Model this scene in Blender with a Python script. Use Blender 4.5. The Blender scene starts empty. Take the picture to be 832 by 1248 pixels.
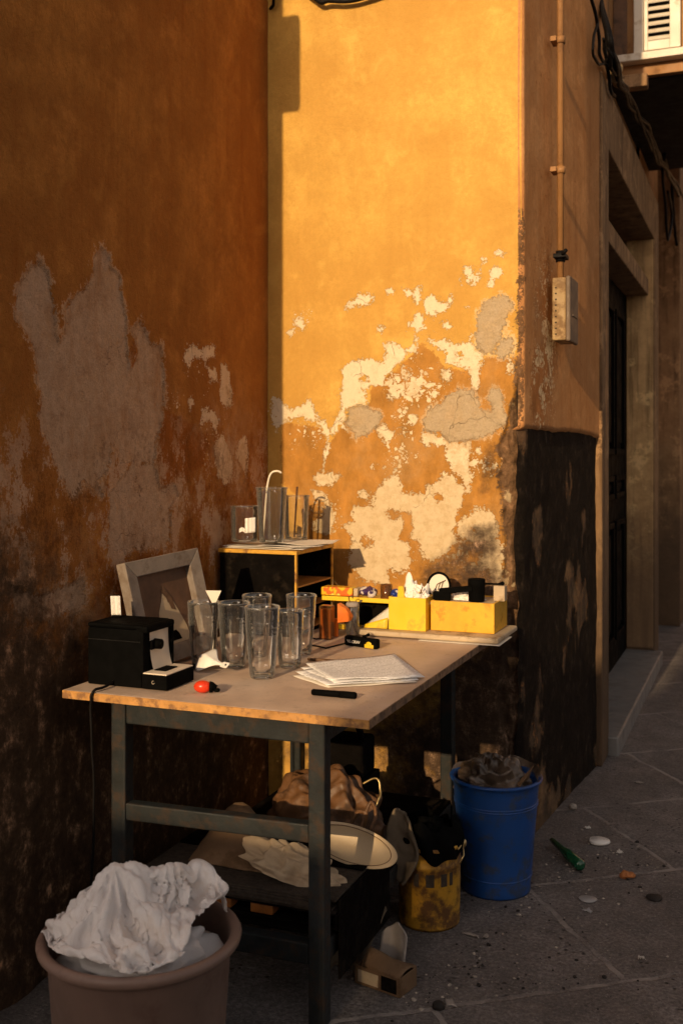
import bpy, bmesh, math, random
import numpy as np
from mathutils import Vector, Matrix, Euler, noise as mnoise
R = math.radians
sc = bpy.context.scene
COL = sc.collection
rng = random.Random(7)

# ------------------------------------------------------------------ survey of the place
# eye height, focal length and heading were measured from the photograph's vanishing points; these helpers turn
# such measurements into metres on a given real plane (ground, table top, wall) so things stand where they stood
F_, HZ_, EYE, TH = 1295., 550., 1.36, R(21.65)
c_, s_ = math.cos(TH), math.sin(TH)
def ray(px):
    k = (px-416)/F_
    return k*c_-s_, k*s_+c_
def T(px, py, z=.75):
    d = (EYE-z)*F_/(py-HZ_); r = ray(px)
    return Vector((r[0]*d, r[1]*d, z))
def atY(px, py, Y):
    r = ray(px); d = Y/r[1]
    return Vector((r[0]*d, Y, EYE-(py-HZ_)/F_*d))
def atX(px, py, X):
    r = ray(px); d = X/r[0]
    return Vector((X, r[1]*d, EYE-(py-HZ_)/F_*d))
XL, YB, XR = -1.72, 3.59, -.765        # long wall, sunlit wall, side wall of the corner building
TT = .75                                # table height

# ------------------------------------------------------------------ objects, labels
ORG = {}
def tag(o, label=None, cat=None, group=None, kind=None):
    if label: o['label'] = label
    if cat: o['category'] = cat
    if group: o['group'] = group
    if kind: o['kind'] = kind
    return o
def root(name, label, cat, loc=(0, 0, 0), group=None, local=False, rz=0):
    o = bpy.data.objects.new(name, None); COL.objects.link(o)
    o.location = loc; o.rotation_euler = (0, 0, rz); o.empty_display_size = .05
    ORG[o.name] = Vector((0, 0, 0)) if local else Vector(loc)
    return tag(o, label, cat, group)
def copy_tree(o, parent=None):
    n = o.copy(); COL.objects.link(n); n.parent = parent
    for ch in list(o.children): copy_tree(ch, n)
    return n

class MB:
    def __init__(s): s.V = []; s.F = []; s.S = []
    def add(s, V, F, smooth=True, M=None):
        b = len(s.V)
        s.V += [tuple(M @ Vector(v)) if M else tuple(v) for v in V]
        s.F += [tuple(i+b for i in f) for f in F]; s.S += [smooth]*len(F)
        return s
    def addbm(s, bm, smooth=False, M=None):
        bm.verts.ensure_lookup_table(); bm.verts.index_update()
        s.add([v.co.copy() for v in bm.verts], [[v.index for v in f.verts] for f in bm.faces], smooth, M); bm.free(); return s
    def box(s, x0, x1, y0, y1, z0, z1, bev=0., M=None, seg=2):
        bm = bmesh.new(); bmesh.ops.create_cube(bm, size=1)
        for v in bm.verts:
            v.co = Vector((x0+(x1-x0)*(v.co.x+.5), y0+(y1-y0)*(v.co.y+.5), z0+(z1-z0)*(v.co.z+.5)))
        if bev: bmesh.ops.bevel(bm, geom=bm.edges[:], offset=bev, segments=seg, profile=.5, affect='EDGES')
        return s.addbm(bm, False, M)
    def tube(s, pts, r, n=8, closed=False, M=None):
        pts = [Vector(p) for p in pts]; m = len(pts)
        rs = r if isinstance(r, (list, tuple)) else [r]*m
        V = []; F = []; up = None
        for i, p in enumerate(pts):
            a = pts[(i-1) % m] if (i or closed) else p; b = pts[(i+1) % m] if (i < m-1 or closed) else p
            t = (b-a).normalized()
            if up is None:
                up = Vector((0, 0, 1)) if abs(t.z) < .9 else Vector((1, 0, 0))
            u = (up-t*up.dot(t)).normalized(); w = t.cross(u); up = u
            for k in range(n):
                an = 2*math.pi*k/n; V.append(p+(u*math.cos(an)+w*math.sin(an))*rs[i])
        L = m if closed else m-1
        for i in range(L):
            for k in range(n):
                j = (i+1) % m
                F.append((i*n+k, i*n+(k+1) % n, j*n+(k+1) % n, j*n+k))
        if not closed: F += [tuple(range(n))[::-1], tuple((m-1)*n+k for k in range(n))]
        return s.add(V, F, True, M)
    def lathe(s, prof, c=(0, 0, 0), n=40, M=None, f=None):
        V = []; F = []
        for (r, z) in prof:
            for k in range(n):
                a = 2*math.pi*k/n
                rr = max(r, 1e-5); rr = rr*f(a, z, r) if f else rr
                V.append((c[0]+rr*math.cos(a), c[1]+rr*math.sin(a), c[2]+z))
        for i in range(len(prof)-1):
            for k in range(n):
                F.append((i*n+k, i*n+(k+1) % n, (i+1)*n+(k+1) % n, (i+1)*n+k))
        return s.add(V, F, True, M)
    def prism(s, poly, z0, z1, M=None):
        n = len(poly)
        V = [(x, y, z0) for x, y in poly]+[(x, y, z1) for x, y in poly]
        F = [tuple(range(n))[::-1], tuple(range(n, 2*n))]+[(i, (i+1) % n, n+(i+1) % n, n+i) for i in range(n)]
        return s.add(V, F, False, M)
    def grid(s, nu, nv, f, smooth=True, M=None):
        V = [f(i/(nu-1), j/(nv-1)) for i in range(nu) for j in range(nv)]
        F = [(i*nv+j, (i+1)*nv+j, (i+1)*nv+j+1, i*nv+j+1) for i in range(nu-1) for j in range(nv-1)]
        return s.add(V, F, smooth, M)
    def ball(s, c, r, sub=3, amp=0., freq=8., seed=0, smooth=True, M=None, ridged=False):
        bm = bmesh.new(); bmesh.ops.create_icosphere(bm, subdivisions=sub, radius=1)
        r = (r, r, r) if not isinstance(r, (tuple, list)) else r
        for v in bm.verts:
            p = Vector((v.co.x*r[0], v.co.y*r[1], v.co.z*r[2]))
            if amp:
                q = p*freq+Vector((seed*3.1, seed*1.7, seed))
                h = mnoise.fractal(q, .8, 2.1, 4)
                if ridged: h = .5-abs(mnoise.noise(q))*1.6-.5*abs(mnoise.noise(q*2.3))
                p = p+v.co*h*amp
            v.co = p+Vector(c)
        return s.addbm(bm, smooth, M)
    def build(s, name, mat, parent=None, label=None, bev=0, solid=0, sub=0, autosmooth=True):
        off = ORG.get(parent.name, Vector((0, 0, 0))) if parent else Vector((0, 0, 0))
        me = bpy.data.meshes.new(name)
        me.from_pydata([(v[0]-off.x, v[1]-off.y, v[2]-off.z) for v in s.V], [], s.F)
        me.polygons.foreach_set('use_smooth', s.S); me.materials.append(mat)
        bm = bmesh.new(); bm.from_mesh(me); bmesh.ops.recalc_face_normals(bm, faces=bm.faces[:]); bm.to_mesh(me); bm.free()
        me.update()
        o = bpy.data.objects.new(name, me); COL.objects.link(o)
        if parent: o.parent = parent; ORG[o.name] = off
        if label: o['label'] = label
        if sub: o.modifiers.new('sub', 'SUBSURF').levels = sub; o.modifiers['sub'].render_levels = sub
        if solid: m = o.modifiers.new('solid', 'SOLIDIFY'); m.thickness = solid; m.offset = 0
        if bev: m = o.modifiers.new('bevel', 'BEVEL'); m.width = bev; m.segments = 2; m.limit_method = 'ANGLE'
        return o
    def solo(s, name, mat, label, cat, loc, group=None, **k):
        loc = Vector(loc); s.V = [tuple(Vector(v)-loc) for v in s.V]
        o = s.build(name, mat, **k); o.location = loc; ORG[o.name] = loc
        return tag(o, label, cat, group)

def TR(loc, rz=0, rx=0, ry=0):
    return Matrix.Translation(Vector(loc)) @ Euler((rx, ry, rz)).to_matrix().to_4x4()

# ------------------------------------------------------------------ node helpers
class NT:
    def __init__(s, name):
        s.m = bpy.data.materials.new(name); s.m.use_nodes = True; s.t = s.m.node_tree; s.t.nodes.clear()
        s.out = s.t.nodes.new('ShaderNodeOutputMaterial')
        s.tc = s.t.nodes.new('ShaderNodeTexCoord')
    def put(s, sock, v):
        if isinstance(v, bpy.types.NodeSocket): s.t.links.new(v, sock)
        elif isinstance(v, (tuple, list)) and len(v) == 3 and sock.type == 'RGBA': sock.default_value = (*v, 1)
        else: sock.default_value = v
    def node(s, typ, ins=None, **kw):
        n = s.t.nodes.new(typ)
        for k, v in kw.items(): setattr(n, k, v)
        for k, v in (ins or {}).items(): s.put(n.inputs[k], v)
        return n
    def obj(s): return s.tc.outputs['Object']
    def gen(s): return s.tc.outputs['Generated']
    def mapping(s, vec, scale=(1, 1, 1), rot=(0, 0, 0), loc=(0, 0, 0)):
        return s.node('ShaderNodeMapping', {'Vector': vec, 'Scale': scale, 'Rotation': rot, 'Location': loc}).outputs[0]
    def noise(s, scale, detail=4, rough=.55, vec=None, dist=0.):
        return s.node('ShaderNodeTexNoise', {'Vector': vec or s.obj(), 'Scale': scale, 'Detail': detail, 'Roughness': rough, 'Distortion': dist}).outputs[0]
    def vor(s, scale, vec=None, feature='F1', rand=1.):
        return s.node('ShaderNodeTexVoronoi', {'Vector': vec or s.obj(), 'Scale': scale, 'Randomness': rand}, feature=feature).outputs['Distance']
    def attr(s, name): return s.node('ShaderNodeAttribute', attribute_name=name).outputs['Fac']
    def m_(s, op, a, b=0., clamp=False, c=0.):
        n = s.node('ShaderNodeMath', operation=op, use_clamp=clamp)
        s.put(n.inputs[0], a); s.put(n.inputs[1], b); s.put(n.inputs[2], c)
        return n.outputs[0]
    def rng(s, v, a, b, c=0., d=1., smooth=True):
        return s.node('ShaderNodeMapRange', {0: v, 1: a, 2: b, 3: c, 4: d}, interpolation_type='SMOOTHSTEP' if smooth else 'LINEAR').outputs[0]
    def mix(s, f, a, b, mode='MIX'):
        n = s.node('ShaderNodeMix', data_type='RGBA', blend_type=mode)
        s.put(n.inputs[0], f); s.put(n.inputs[6], a); s.put(n.inputs[7], b)
        return n.outputs[2]
    def ramp(s, f, stops):
        n = s.node('ShaderNodeValToRGB', {0: f}); e = n.color_ramp.elements
        while len(e) < len(stops): e.new(.5)
        for q, (p, c) in zip(e, stops): q.position = p; q.color = (*c, 1)
        return n.outputs[0]
    def bump(s, h, dist=.002, strength=1., normal=None):
        i = {'Height': h, 'Distance': dist, 'Strength': strength}
        if normal: i['Normal'] = normal
        return s.node('ShaderNodeBump', i).outputs[0]
    def pbr(s, col, rough=.6, metal=0., normal=None, spec=.5, **ex):
        i = {'Base Color': col, 'Roughness': rough, 'Metallic': metal, 'Specular IOR Level': spec}
        if normal: i['Normal'] = normal
        for k, v in ex.items(): i[k.replace('_', ' ')] = v
        n = s.node('ShaderNodeBsdfPrincipled', i)
        s.t.links.new(n.outputs[0], s.out.inputs[0])
        return s.m

def basic(name, col, rough=.6, var=.25, scale=14., bump=.0, bscale=60., metal=0., dirt=None, dscale=9., damt=.5, spec=.4, **ex):
    """paint, plastic, wood, cloth: a base colour with uneven tone, grime in patches and a fine relief"""
    t = NT(name)
    n1 = t.noise(scale, 5, .6)
    d = tuple(v*(1-var) for v in col); l = tuple(min(1, v*(1+var*.7)) for v in col)
    cl = t.ramp(n1, [(.3, d), (.7, l)])
    ro = t.rng(t.noise(scale*2.2, 3), .3, .7, max(0, rough-.1), min(1, rough+.1))
    if dirt:
        k = t.rng(t.noise(dscale, 7, .68), .62-damt*.32, .72-damt*.2)
        cl = t.mix(k, cl, dirt)
        ro = t.m_('ADD', ro, t.m_('MULTIPLY', k, .15), True)
    nm = t.bump(t.noise(bscale, 5, .6), .002, bump) if bump else None
    return t.pbr(cl, ro, metal, nm, spec, **ex)
SUN_E, SKY_E, SKY_TINT = 4.2, .15, (1., .86, .76)
# ------------------------------------------------------------------ materials
def wall_material(name, p1, p2, deep, plaster, plaster2, grey, dark, streak=1., fine=1., stone=(.10, .055, .03)):
    """lime paint over plaster; the float attributes painted on the wall mesh (metres of signed distance, or 0..1)
    say where the paint has come away, where old render shows, where damp and painted shade darken it"""
    t = NT(name)
    o = t.obj()
    peel, gr, tone, dk, sp, stn = [t.attr(k) for k in ('peel', 'grey', 'tone', 'dark', 'speck', 'stone')]
    nA = t.m_('SUBTRACT', t.noise(26, 8, .68, o), .5)
    nB = t.m_('SUBTRACT', t.noise(120, 5, .65, o), .5)
    jag = t.m_('ADD', t.m_('ADD', t.m_('MULTIPLY', nA, .085), t.m_('MULTIPLY', nB, .06)), t.m_('MULTIPLY', t.m_('SUBTRACT', t.noise(330, 3, .6, o), .5), .022))
    pe = t.m_('ADD', peel, jag)
    ge = t.m_('ADD', gr, t.m_('MULTIPLY', jag, .8))
    mp = t.rng(pe, -.0006, .0012); mg = t.rng(ge, -.001, .002)
    # small flakes
    vadd = t.node('ShaderNodeVectorMath', operation='MULTIPLY_ADD')
    t.t.links.new(t.node('ShaderNodeTexNoise', {'Vector': o, 'Scale': 34., 'Detail': 3.}).outputs['Color'], vadd.inputs[0])
    vadd.inputs[1].default_value = (.03, .03, .03); t.t.links.new(o, vadd.inputs[2])
    f1 = t.vor(52, vadd.outputs[0]); f2 = t.vor(118, vadd.outputs[0])
    spn = t.m_('MULTIPLY', sp, t.rng(t.noise(11, 3, .6), .36, .62))
    fl = t.m_('MAXIMUM', t.rng(t.m_('SUBTRACT', t.m_('MULTIPLY', spn, .44), f1), -.02, .02), t.rng(t.m_('SUBTRACT', t.m_('MULTIPLY', spn, .36), f2), -.03, .03))
    mp = t.m_('MAXIMUM', mp, fl)
    # paint
    big = t.noise(2.3, 6, .6, o)
    paint = t.ramp(big, [(.32, p1), (.68, p2)])
    vs = t.noise(1., 7, .62, t.mapping(o, (26, 26, 1.6)))
    ws = t.noise(1., 6, .7, t.mapping(o, (9, 9, 7)), .6)
    paint = t.mix(t.rng(t.noise(7, 9, .74, t.mapping(o, (1, 1, .8))), .38, .64, .60, 0.), paint, tuple(v*.76 for v in p1))
    paint = t.mix(t.rng(t.noise(1.4, 5, .6, o), .40, .60, .72, 0.), paint, tuple(a*.55+b*.45 for a, b in zip(p1, deep)))
    paint = t.mix(t.rng(t.noise(75, 6, .75), .38, .60, .30, 0.), paint, tuple(v*.72 for v in p1))
    paint = t.mix(t.rng(vs, .46, .74, 0., .50*streak), paint, deep)
    paint = t.mix(t.rng(ws, .50, .72, 0., .55), paint, tuple(v*.86 for v in p2))
    paint = t.mix(t.rng(t.noise(5.5, 8, .72, o), .52, .70, 0., .4), paint, tuple(min(1, v*1.12+.01) for v in p2))
    mid = t.m_('ADD', t.m_('ADD', tone, t.m_('MULTIPLY', nA, 1.2)), t.m_('MULTIPLY', nB, .8))
    deepc = t.ramp(t.noise(16, 7, .7, t.mapping(o, (1, 1, .55))), [(.3, tuple(v*.62 for v in deep)), (.5, deep), (.7, tuple(v*1.35 for v in deep))])
    paint = t.mix(t.m_('MULTIPLY', t.rng(mid, .34, .54), .95), paint, deepc)
    # scuffs: faint pale scratches in the worn zone
    scr = t.m_('MULTIPLY', t.rng(t.noise(1., 9, .75, t.mapping(o, (110, 110, 22))), .62, .72), t.rng(tone, .2, .7, 0., .45))
    paint = t.mix(scr, paint, plaster2)
    # under-layers
    pl = t.ramp(t.m_('SUBTRACT', t.noise(20, 10, .78), t.m_('MULTIPLY', tone, .07)), [(.24, tuple(v*.72 for v in plaster2)), (.34, plaster2), (.47, plaster), (.70, tuple(min(1, v*1.08) for v in plaster))])
    zz_ = t.node('ShaderNodeSeparateXYZ', {0: o}).outputs[2]
    pl = t.mix(t.m_('MULTIPLY', t.rng(t.m_('ADD', zz_, t.m_('MULTIPLY', nA, .5)), 1.42, 1.18), .62), pl, t.mix(t.noise(40, 6, .7), tuple(v*.75 for v in plaster2), tuple(v*1.25 for v in plaster2)))
    crack = t.vor(7.5, vadd.outputs[0], 'DISTANCE_TO_EDGE'); ck = t.m_('MULTIPLY', t.rng(crack, .0, .006, 1., 0.), t.rng(t.noise(5, 3), .52, .62))
    gl = t.ramp(t.m_('ADD', t.m_('MULTIPLY', t.noise(34, 8, .75), .6), t.m_('MULTIPLY', t.noise(150, 4, .7), .4)), [(.25, tuple(v*.62 for v in grey)), (.5, grey), (.75, tuple(min(1, v*1.22) for v in grey))])
    lipn = t.noise(13, 8, .72, o)
    lip = t.m_('MULTIPLY', t.m_('MULTIPLY', t.rng(t.m_('ADD', ge, t.m_('MULTIPLY', lipn, .07)), .022, .030), t.rng(gr, -.06, -.02)), .8)
    col = t.mix(mp, paint, pl)
    col = t.mix(lip, col, t.mix(.45, pl, paint))
    worn = streak > .5 and fine > 2
    gl = t.mix(t.rng(t.noise(6, 9, .76, o), .44, .66, 0., .75 if worn else .35), gl, t.mix(.5, gl, tuple(v*.9 for v in p1)))
    gl = t.mix(t.rng(t.noise(1., 8, .74, t.mapping(o, (14, 14, 3.5))), .50, .70, 0., .55 if worn else .1), gl, tuple(v*1.1 for v in p1))
    mg = t.m_('MULTIPLY', mg, t.rng(t.noise(11, 10, .78, o), .36, .50, .30 if worn else .7, 1.))
    col = t.mix(mg, col, gl)
    if worn:
        zone = t.m_('MULTIPLY', t.rng(zz_, 1.60, 1.25), t.rng(zz_, .74, .98))
        flk = t.m_('ADD', t.noise(6.5, 11, .78, t.mapping(o, (1, 1, .6))), t.m_('MULTIPLY', nB, .25))
        col = t.mix(t.m_('MULTIPLY', zone, t.rng(flk, .52, .555, 0, .75)), col, gl)
        col = t.mix(t.m_('MULTIPLY', zone, t.rng(flk, .46, .40, 0, .6)), col, tuple(v*.45 for v in deep))
    wash = t.m_('MULTIPLY', t.rng(t.noise(3.2, 9, .72, o), .47, .66), t.rng(tone, .05, .5, 0., .45 if streak > .5 else .20))
    col = t.mix(wash, col, plaster2)
    # shade along the broken edges, painted in as a dark line
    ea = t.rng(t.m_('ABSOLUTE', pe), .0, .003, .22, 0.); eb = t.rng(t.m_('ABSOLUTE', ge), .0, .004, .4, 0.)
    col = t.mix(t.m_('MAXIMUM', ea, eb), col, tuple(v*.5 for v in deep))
    ck = t.m_('MULTIPLY', ck, t.m_('MAXIMUM', mp, mg))
    col = t.mix(t.m_('MULTIPLY', ck, .55), col, tuple(v*.35 for v in deep))
    # broken corner stone
    se = t.m_('ADD', stn, t.m_('MULTIPLY', jag, 1.1)); ms = t.rng(se, -.001, .004)
    sc_ = t.ramp(t.noise(30, 8, .75), [(.3, tuple(v*.35 for v in stone)), (.5, stone), (.72, tuple(min(1, v*2.1) for v in stone))])
    sc_ = t.mix(t.rng(t.noise(12, 5, .6), .58, .64), sc_, plaster2)
    col = t.mix(ms, col, sc_)
    # damp and soot, with painted shade at the foot of the sunlit wall
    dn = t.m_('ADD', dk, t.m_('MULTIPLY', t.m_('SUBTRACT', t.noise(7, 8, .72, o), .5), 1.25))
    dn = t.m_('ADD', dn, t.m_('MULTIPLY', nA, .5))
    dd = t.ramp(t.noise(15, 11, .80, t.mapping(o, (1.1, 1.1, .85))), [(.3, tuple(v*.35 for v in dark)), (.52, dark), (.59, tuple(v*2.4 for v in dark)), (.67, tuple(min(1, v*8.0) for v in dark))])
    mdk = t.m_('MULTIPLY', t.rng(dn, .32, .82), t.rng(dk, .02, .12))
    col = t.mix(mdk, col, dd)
    h = t.m_('MULTIPLY', mp, -.35)
    h = t.m_('ADD', h, t.m_('MULTIPLY', mg, -.8)); h = t.m_('ADD', h, t.m_('MULTIPLY', ms, -1.2))
    h = t.m_('ADD', h, t.m_('MULTIPLY', t.noise(170, 6, .7), .36*fine)); h = t.m_('ADD', h, t.m_('MULTIPLY', t.noise(26, 7, .62), .75*fine))
    h = t.m_('ADD', h, t.m_('MULTIPLY', t.m_('MAXIMUM', t.m_('MAXIMUM', mdk, ms), t.m_('MULTIPLY', mg, .9)), t.m_('MULTIPLY', t.noise(60, 8, .75), 2.6)))
    h = t.m_('SUBTRACT', h, t.m_('MULTIPLY', ck, 1.))
    return t.pbr(col, t.rng(mdk, 0, 1, .86, .80), 0., t.bump(h, .005, 1.), .10)

M = {}
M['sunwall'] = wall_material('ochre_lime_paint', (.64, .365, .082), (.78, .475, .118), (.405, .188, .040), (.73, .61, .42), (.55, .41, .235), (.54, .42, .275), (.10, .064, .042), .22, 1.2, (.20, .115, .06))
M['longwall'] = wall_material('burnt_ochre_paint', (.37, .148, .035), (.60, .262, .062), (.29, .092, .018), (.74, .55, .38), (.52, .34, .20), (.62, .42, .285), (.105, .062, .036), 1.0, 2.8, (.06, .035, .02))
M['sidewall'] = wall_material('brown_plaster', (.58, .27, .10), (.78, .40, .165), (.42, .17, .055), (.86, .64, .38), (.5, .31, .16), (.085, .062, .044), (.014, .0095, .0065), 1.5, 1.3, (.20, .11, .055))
M['plainwall'] = basic('plain_plaster', (.42, .24, .11), .9, .25, 2.5, .4, 40)
M['paleplaster'] = basic('pale_plaster', (.55, .43, .30), .9, .2, 2.0, .3, 40)
def stone_mat(name, c1, c2, dk):
    t = NT(name); o = t.obj()
    col = t.ramp(t.noise(9, 9, .72), [(.28, c1), (.72, c2)])
    z = t.node('ShaderNodeSeparateXYZ', {0: o}).outputs[2]
    st = t.noise(1., 7, .65, t.mapping(o, (22, 22, 1.3)))
    col = t.mix(t.rng(st, .46, .70, 0, .8), col, tuple(v*.38 for v in c1))
    col = t.mix(t.rng(t.noise(5, 9, .78), .53, .60, 0, .55), col, tuple(min(1, v*1.5) for v in c2))
    low = t.m_('ADD', t.rng(z, 1.9, .3), t.m_('MULTIPLY', t.m_('SUBTRACT', t.noise(6, 8, .7), .5), .9))
    col = t.mix(t.rng(low, .3, 1.0, 0, .85), col, dk)
    h = t.m_('ADD', t.noise(60, 8, .75), t.m_('MULTIPLY', t.noise(9, 5), 1.2))
    return t.pbr(col, .82, 0., t.bump(h, .005, 1.), .3)
M['surround'] = stone_mat('door_stone', (.19, .105, .05), (.36, .22, .11), (.07, .045, .028))
M['jamb'] = stone_mat('jamb_painted_sun', (.45, .265, .11), (.74, .48, .23), (.16, .10, .06))  # sunlight on the far jamb painted in as paler, warmer stone
def ground_mat():
    t = NT('alley_stone'); o = t.obj()
    wob = t.node('ShaderNodeVectorMath', {1: (.05, .05, 0)}, operation='MULTIPLY_ADD')
    t.t.links.new(t.node('ShaderNodeTexNoise', {'Vector': o, 'Scale': 5., 'Detail': 6., 'Roughness': .7}).outputs['Color'], wob.inputs[0]); t.t.links.new(o, wob.inputs[2])
    v = t.mapping(wob.outputs[0], (1, 1, 1), (0, 0, R(-36)), (.16, .02, 0))
    b = t.node('ShaderNodeTexBrick', {'Vector': v, 'Scale': 1., 'Mortar Size': .010, 'Mortar Smooth': .25, 'Brick Width': 1.05, 'Row Height': .62, 'Color1': (.2, .2, .2, 1), 'Color2': (.8, .8, .8, 1), 'Mortar': (0, 0, 0, 1)})
    mort = b.outputs['Fac']
    tonev = t.node('ShaderNodeRGBToBW', {0: b.outputs['Color']}).outputs[0]
    n = t.noise(7, 10, .75)
    col = t.ramp(n, [(.25, (.10, .089, .086)), (.5, (.25, .222, .213)), (.75, (.43, .39, .375))])
    col = t.mix(t.rng(tonev, .1, .9, 0, .40), col, (.15, .133, .128))
    # chisel lines across the slabs
    ch = t.noise(1., 6, .7, t.mapping(o, (7, 150, 1), (0, 0, R(-30))))
    col = t.mix(t.rng(ch, .56, .72, 0, .35), col, (.17, .15, .14))
    col = t.mix(t.rng(t.noise(16, 8, .8), .52, .68, 0, .55), col, (.34, .30, .275))
    col = t.mix(t.rng(t.noise(24, 8, .8), .34, .46, .75, 0), col, (.035, .029, .026))
    col = t.mix(t.rng(t.noise(1.7, 5, .6), .36, .56, .45, 0), col, (.115, .10, .096))
    col = t.mix(t.rng(t.noise(85, 5, .75), .40, .62, .7, 0), col, (.07, .061, .058))
    col = t.mix(t.rng(t.noise(130, 4, .75), .54, .66, 0, .6), col, (.42, .38, .35))
    # pale dust and lime
    col = t.mix(t.m_('MULTIPLY', t.rng(t.noise(2.6, 9, .75), .56, .70), t.rng(t.noise(60, 5, .7), .42, .62)), col, (.30, .26, .235))
    pit = t.vor(34); pit2 = t.vor(90)
    gritm = t.rng(t.noise(3.3, 6, .7), .48, .6)
    col = t.mix(t.m_('MULTIPLY', t.rng(pit, .10, .22, 1, 0), gritm), col, (.03, .025, .022))
    col = t.mix(t.m_('MULTIPLY', t.rng(pit2, .09, .16, .9, 0), t.rng(t.noise(9, 5), .55, .62)), col, (.33, .29, .25))
    col = t.mix(t.m_('MULTIPLY', mort, t.rng(t.noise(8, 4), .36, .62, .1, .8)), col, (.40, .355, .33))
    h = t.m_('ADD', t.noise(45, 10, .75), t.m_('MULTIPLY', t.noise(6, 6, .6), 1.5))
    h = t.m_('SUBTRACT', h, t.m_('MULTIPLY', mort, .8)); h = t.m_('ADD', h, t.m_('MULTIPLY', ch, .5))
    h = t.m_('SUBTRACT', h, t.m_('MULTIPLY', t.m_('MULTIPLY', t.rng(pit, .08, .25, 1, 0), gritm), .8))
    return t.pbr(col, t.rng(t.noise(11, 7, .7), .3, .7, .45, .8), 0., t.bump(h, .012, 1.), .4)
M['ground'] = ground_mat()
def tabletop_mat():
    t = NT('worn_laminate'); o = t.obj()
    col = t.ramp(t.noise(6, 9, .68), [(.25, (.38, .275, .22)), (.5, (.55, .41, .31)), (.75, (.68, .53, .42))])
    col = t.mix(t.m_('MULTIPLY', t.rng(t.noise(38, 8, .75), .54, .66), .35), col, (.22, .14, .10))
    col = t.mix(t.m_('MULTIPLY', t.rng(t.noise(1., 8, .7, t.mapping(o, (90, 9, 9), (0, 0, .4))), .62, .70), .3), col, (.68, .56, .46))
    h = t.m_('ADD', t.noise(90, 7, .7), t.m_('MULTIPLY', t.noise(1., 6, .7, t.mapping(o, (140, 12, 12), (0, 0, .4))), .6))
    return t.pbr(col, t.rng(t.noise(12, 6, .7), .3, .7, .42, .7), 0., t.bump(h, .0012, .7), .4)
M['tabletop'] = tabletop_mat()
M['tableedge'] = basic('orange_edge_wood', (.50, .25, .07), .6, .3, 22, .6, 80, dirt=(.24, .12, .05), dscale=30, damt=.40)
M['tableside'] = basic('shaded_edge_wood', (.25, .15, .085), .65, .3, 22, .6, 80, dirt=(.10, .06, .04), dscale=26, damt=.5)  # edge wood again, darker: shade of the right side put into the colour
M['steel'] = basic('rusty_painted_steel', (.014, .017, .018), .6, .35, 20, .5, 70, spec=.3, dirt=(.034, .022, .015), dscale=24, damt=.45)
M['black'] = basic('black_plastic', (.003, .003, .003), .75, .3, 30, .08, 200, spec=.03)
M['blackmatt'] = basic('black_painted_wood', (.005, .004, .0035), .85, .4, 18, .3, 90, spec=.03, dirt=(.016, .012, .009), dscale=14, damt=.3)
M['cream'] = basic('cream_plastic', (.72, .62, .50), .4, .08, 8, .05)
M['whiteplastic'] = basic('white_plastic', (.80, .77, .73), .35, .06, 10, .05)
M['yellowedge'] = basic('yellow_edge_paint', (.62, .33, .035), .55, .2, 30, .3, 90, dirt=(.22, .10, .03), dscale=22, damt=.35)
M['yellow'] = basic('yellow_plastic', (.80, .52, .022), .42, .07, 8, .06, 120, dirt=(.62, .36, .03), dscale=14, damt=.25)
M['yellowwood'] = basic('yellow_stained_wood', (.74, .40, .025), .55, .18, 12, .25, 70, dirt=(.55, .27, .025), dscale=21, damt=.28)
M['plywood'] = basic('pale_board', (.50, .39, .26), .65, .2, 10, .3, 60, dirt=(.26, .18, .10), dscale=12, damt=.3)
M['framewood'] = basic('grey_weathered_frame', (.235, .195, .165), .75, .25, 12, .5, 60, dirt=(.17, .13, .10), dscale=16, damt=.4)
M['red'] = basic('red_plastic', (.66, .045, .012), .32, .1, 10, .04)
M['orange'] = basic('orange_plastic', (.85, .20, .02), .4, .1, 10, .04)
M['blueplastic'] = basic('blue_plastic', (.010, .062, .25), .42, .2, 5, .12, 90, dirt=(.035, .055, .11), dscale=17, damt=.42)
M['bucketyellow'] = basic('stained_yellow_plastic', (.60, .315, .03), .55, .25, 9, .25, 60, dirt=(.13, .06, .02), dscale=13, damt=.62)
M['mauve'] = basic('mauve_brown_plastic', (.205, .135, .108), .5, .18, 6, .15, 70, dirt=(.15, .09, .07), dscale=9, damt=.4)
def cloth_mat(name, c1, c2, stain, weave=420):
    t = NT(name); o = t.obj()
    col = t.ramp(t.noise(5, 6, .6), [(.3, c1), (.7, c2)])
    col = t.mix(t.m_('MULTIPLY', t.rng(t.noise(7, 6, .65), .52, .68), .5), col, stain)
    w = t.m_('ADD', t.m_('SINE', t.m_('MULTIPLY', t.node('ShaderNodeSeparateXYZ', {0: o}).outputs[0], weave*3)), t.noise(weave*.6, 2))
    h = t.m_('ADD', t.m_('MULTIPLY', w, .06), t.m_('MULTIPLY', t.noise(40, 6, .6), 1.))
    return t.pbr(col, .9, 0., t.bump(h, .0025, .7), .15)
M['whitecloth'] = cloth_mat('white_cotton', (.66, .62, .60), (.82, .79, .78), (.60, .48, .38))
M['canvas'] = cloth_mat('stained_canvas', (.42, .31, .20), (.58, .46, .32), (.26, .16, .09))
M['leather'] = basic('brown_leather', (.13, .062, .026), .5, .4, 14, .7, 45, dirt=(.05, .025, .012), dscale=12, damt=.45)
M['cardboard'] = basic('brown_cardboard', (.17, .10, .052), .8, .25, 9, .4, 70, dirt=(.11, .062, .03), dscale=8, damt=.4)
M['greyfabric'] = basic('grey_brown_fabric', (.14, .105, .07), .9, .3, 12, .6, 60)
M['rag'] = basic('dull_grey_rag', (.33, .29, .26), .9, .2, 12, .6, 60)
M['porcelain'] = basic('cream_enamel', (.52, .385, .23), .45, .08, 6, .05)
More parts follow.
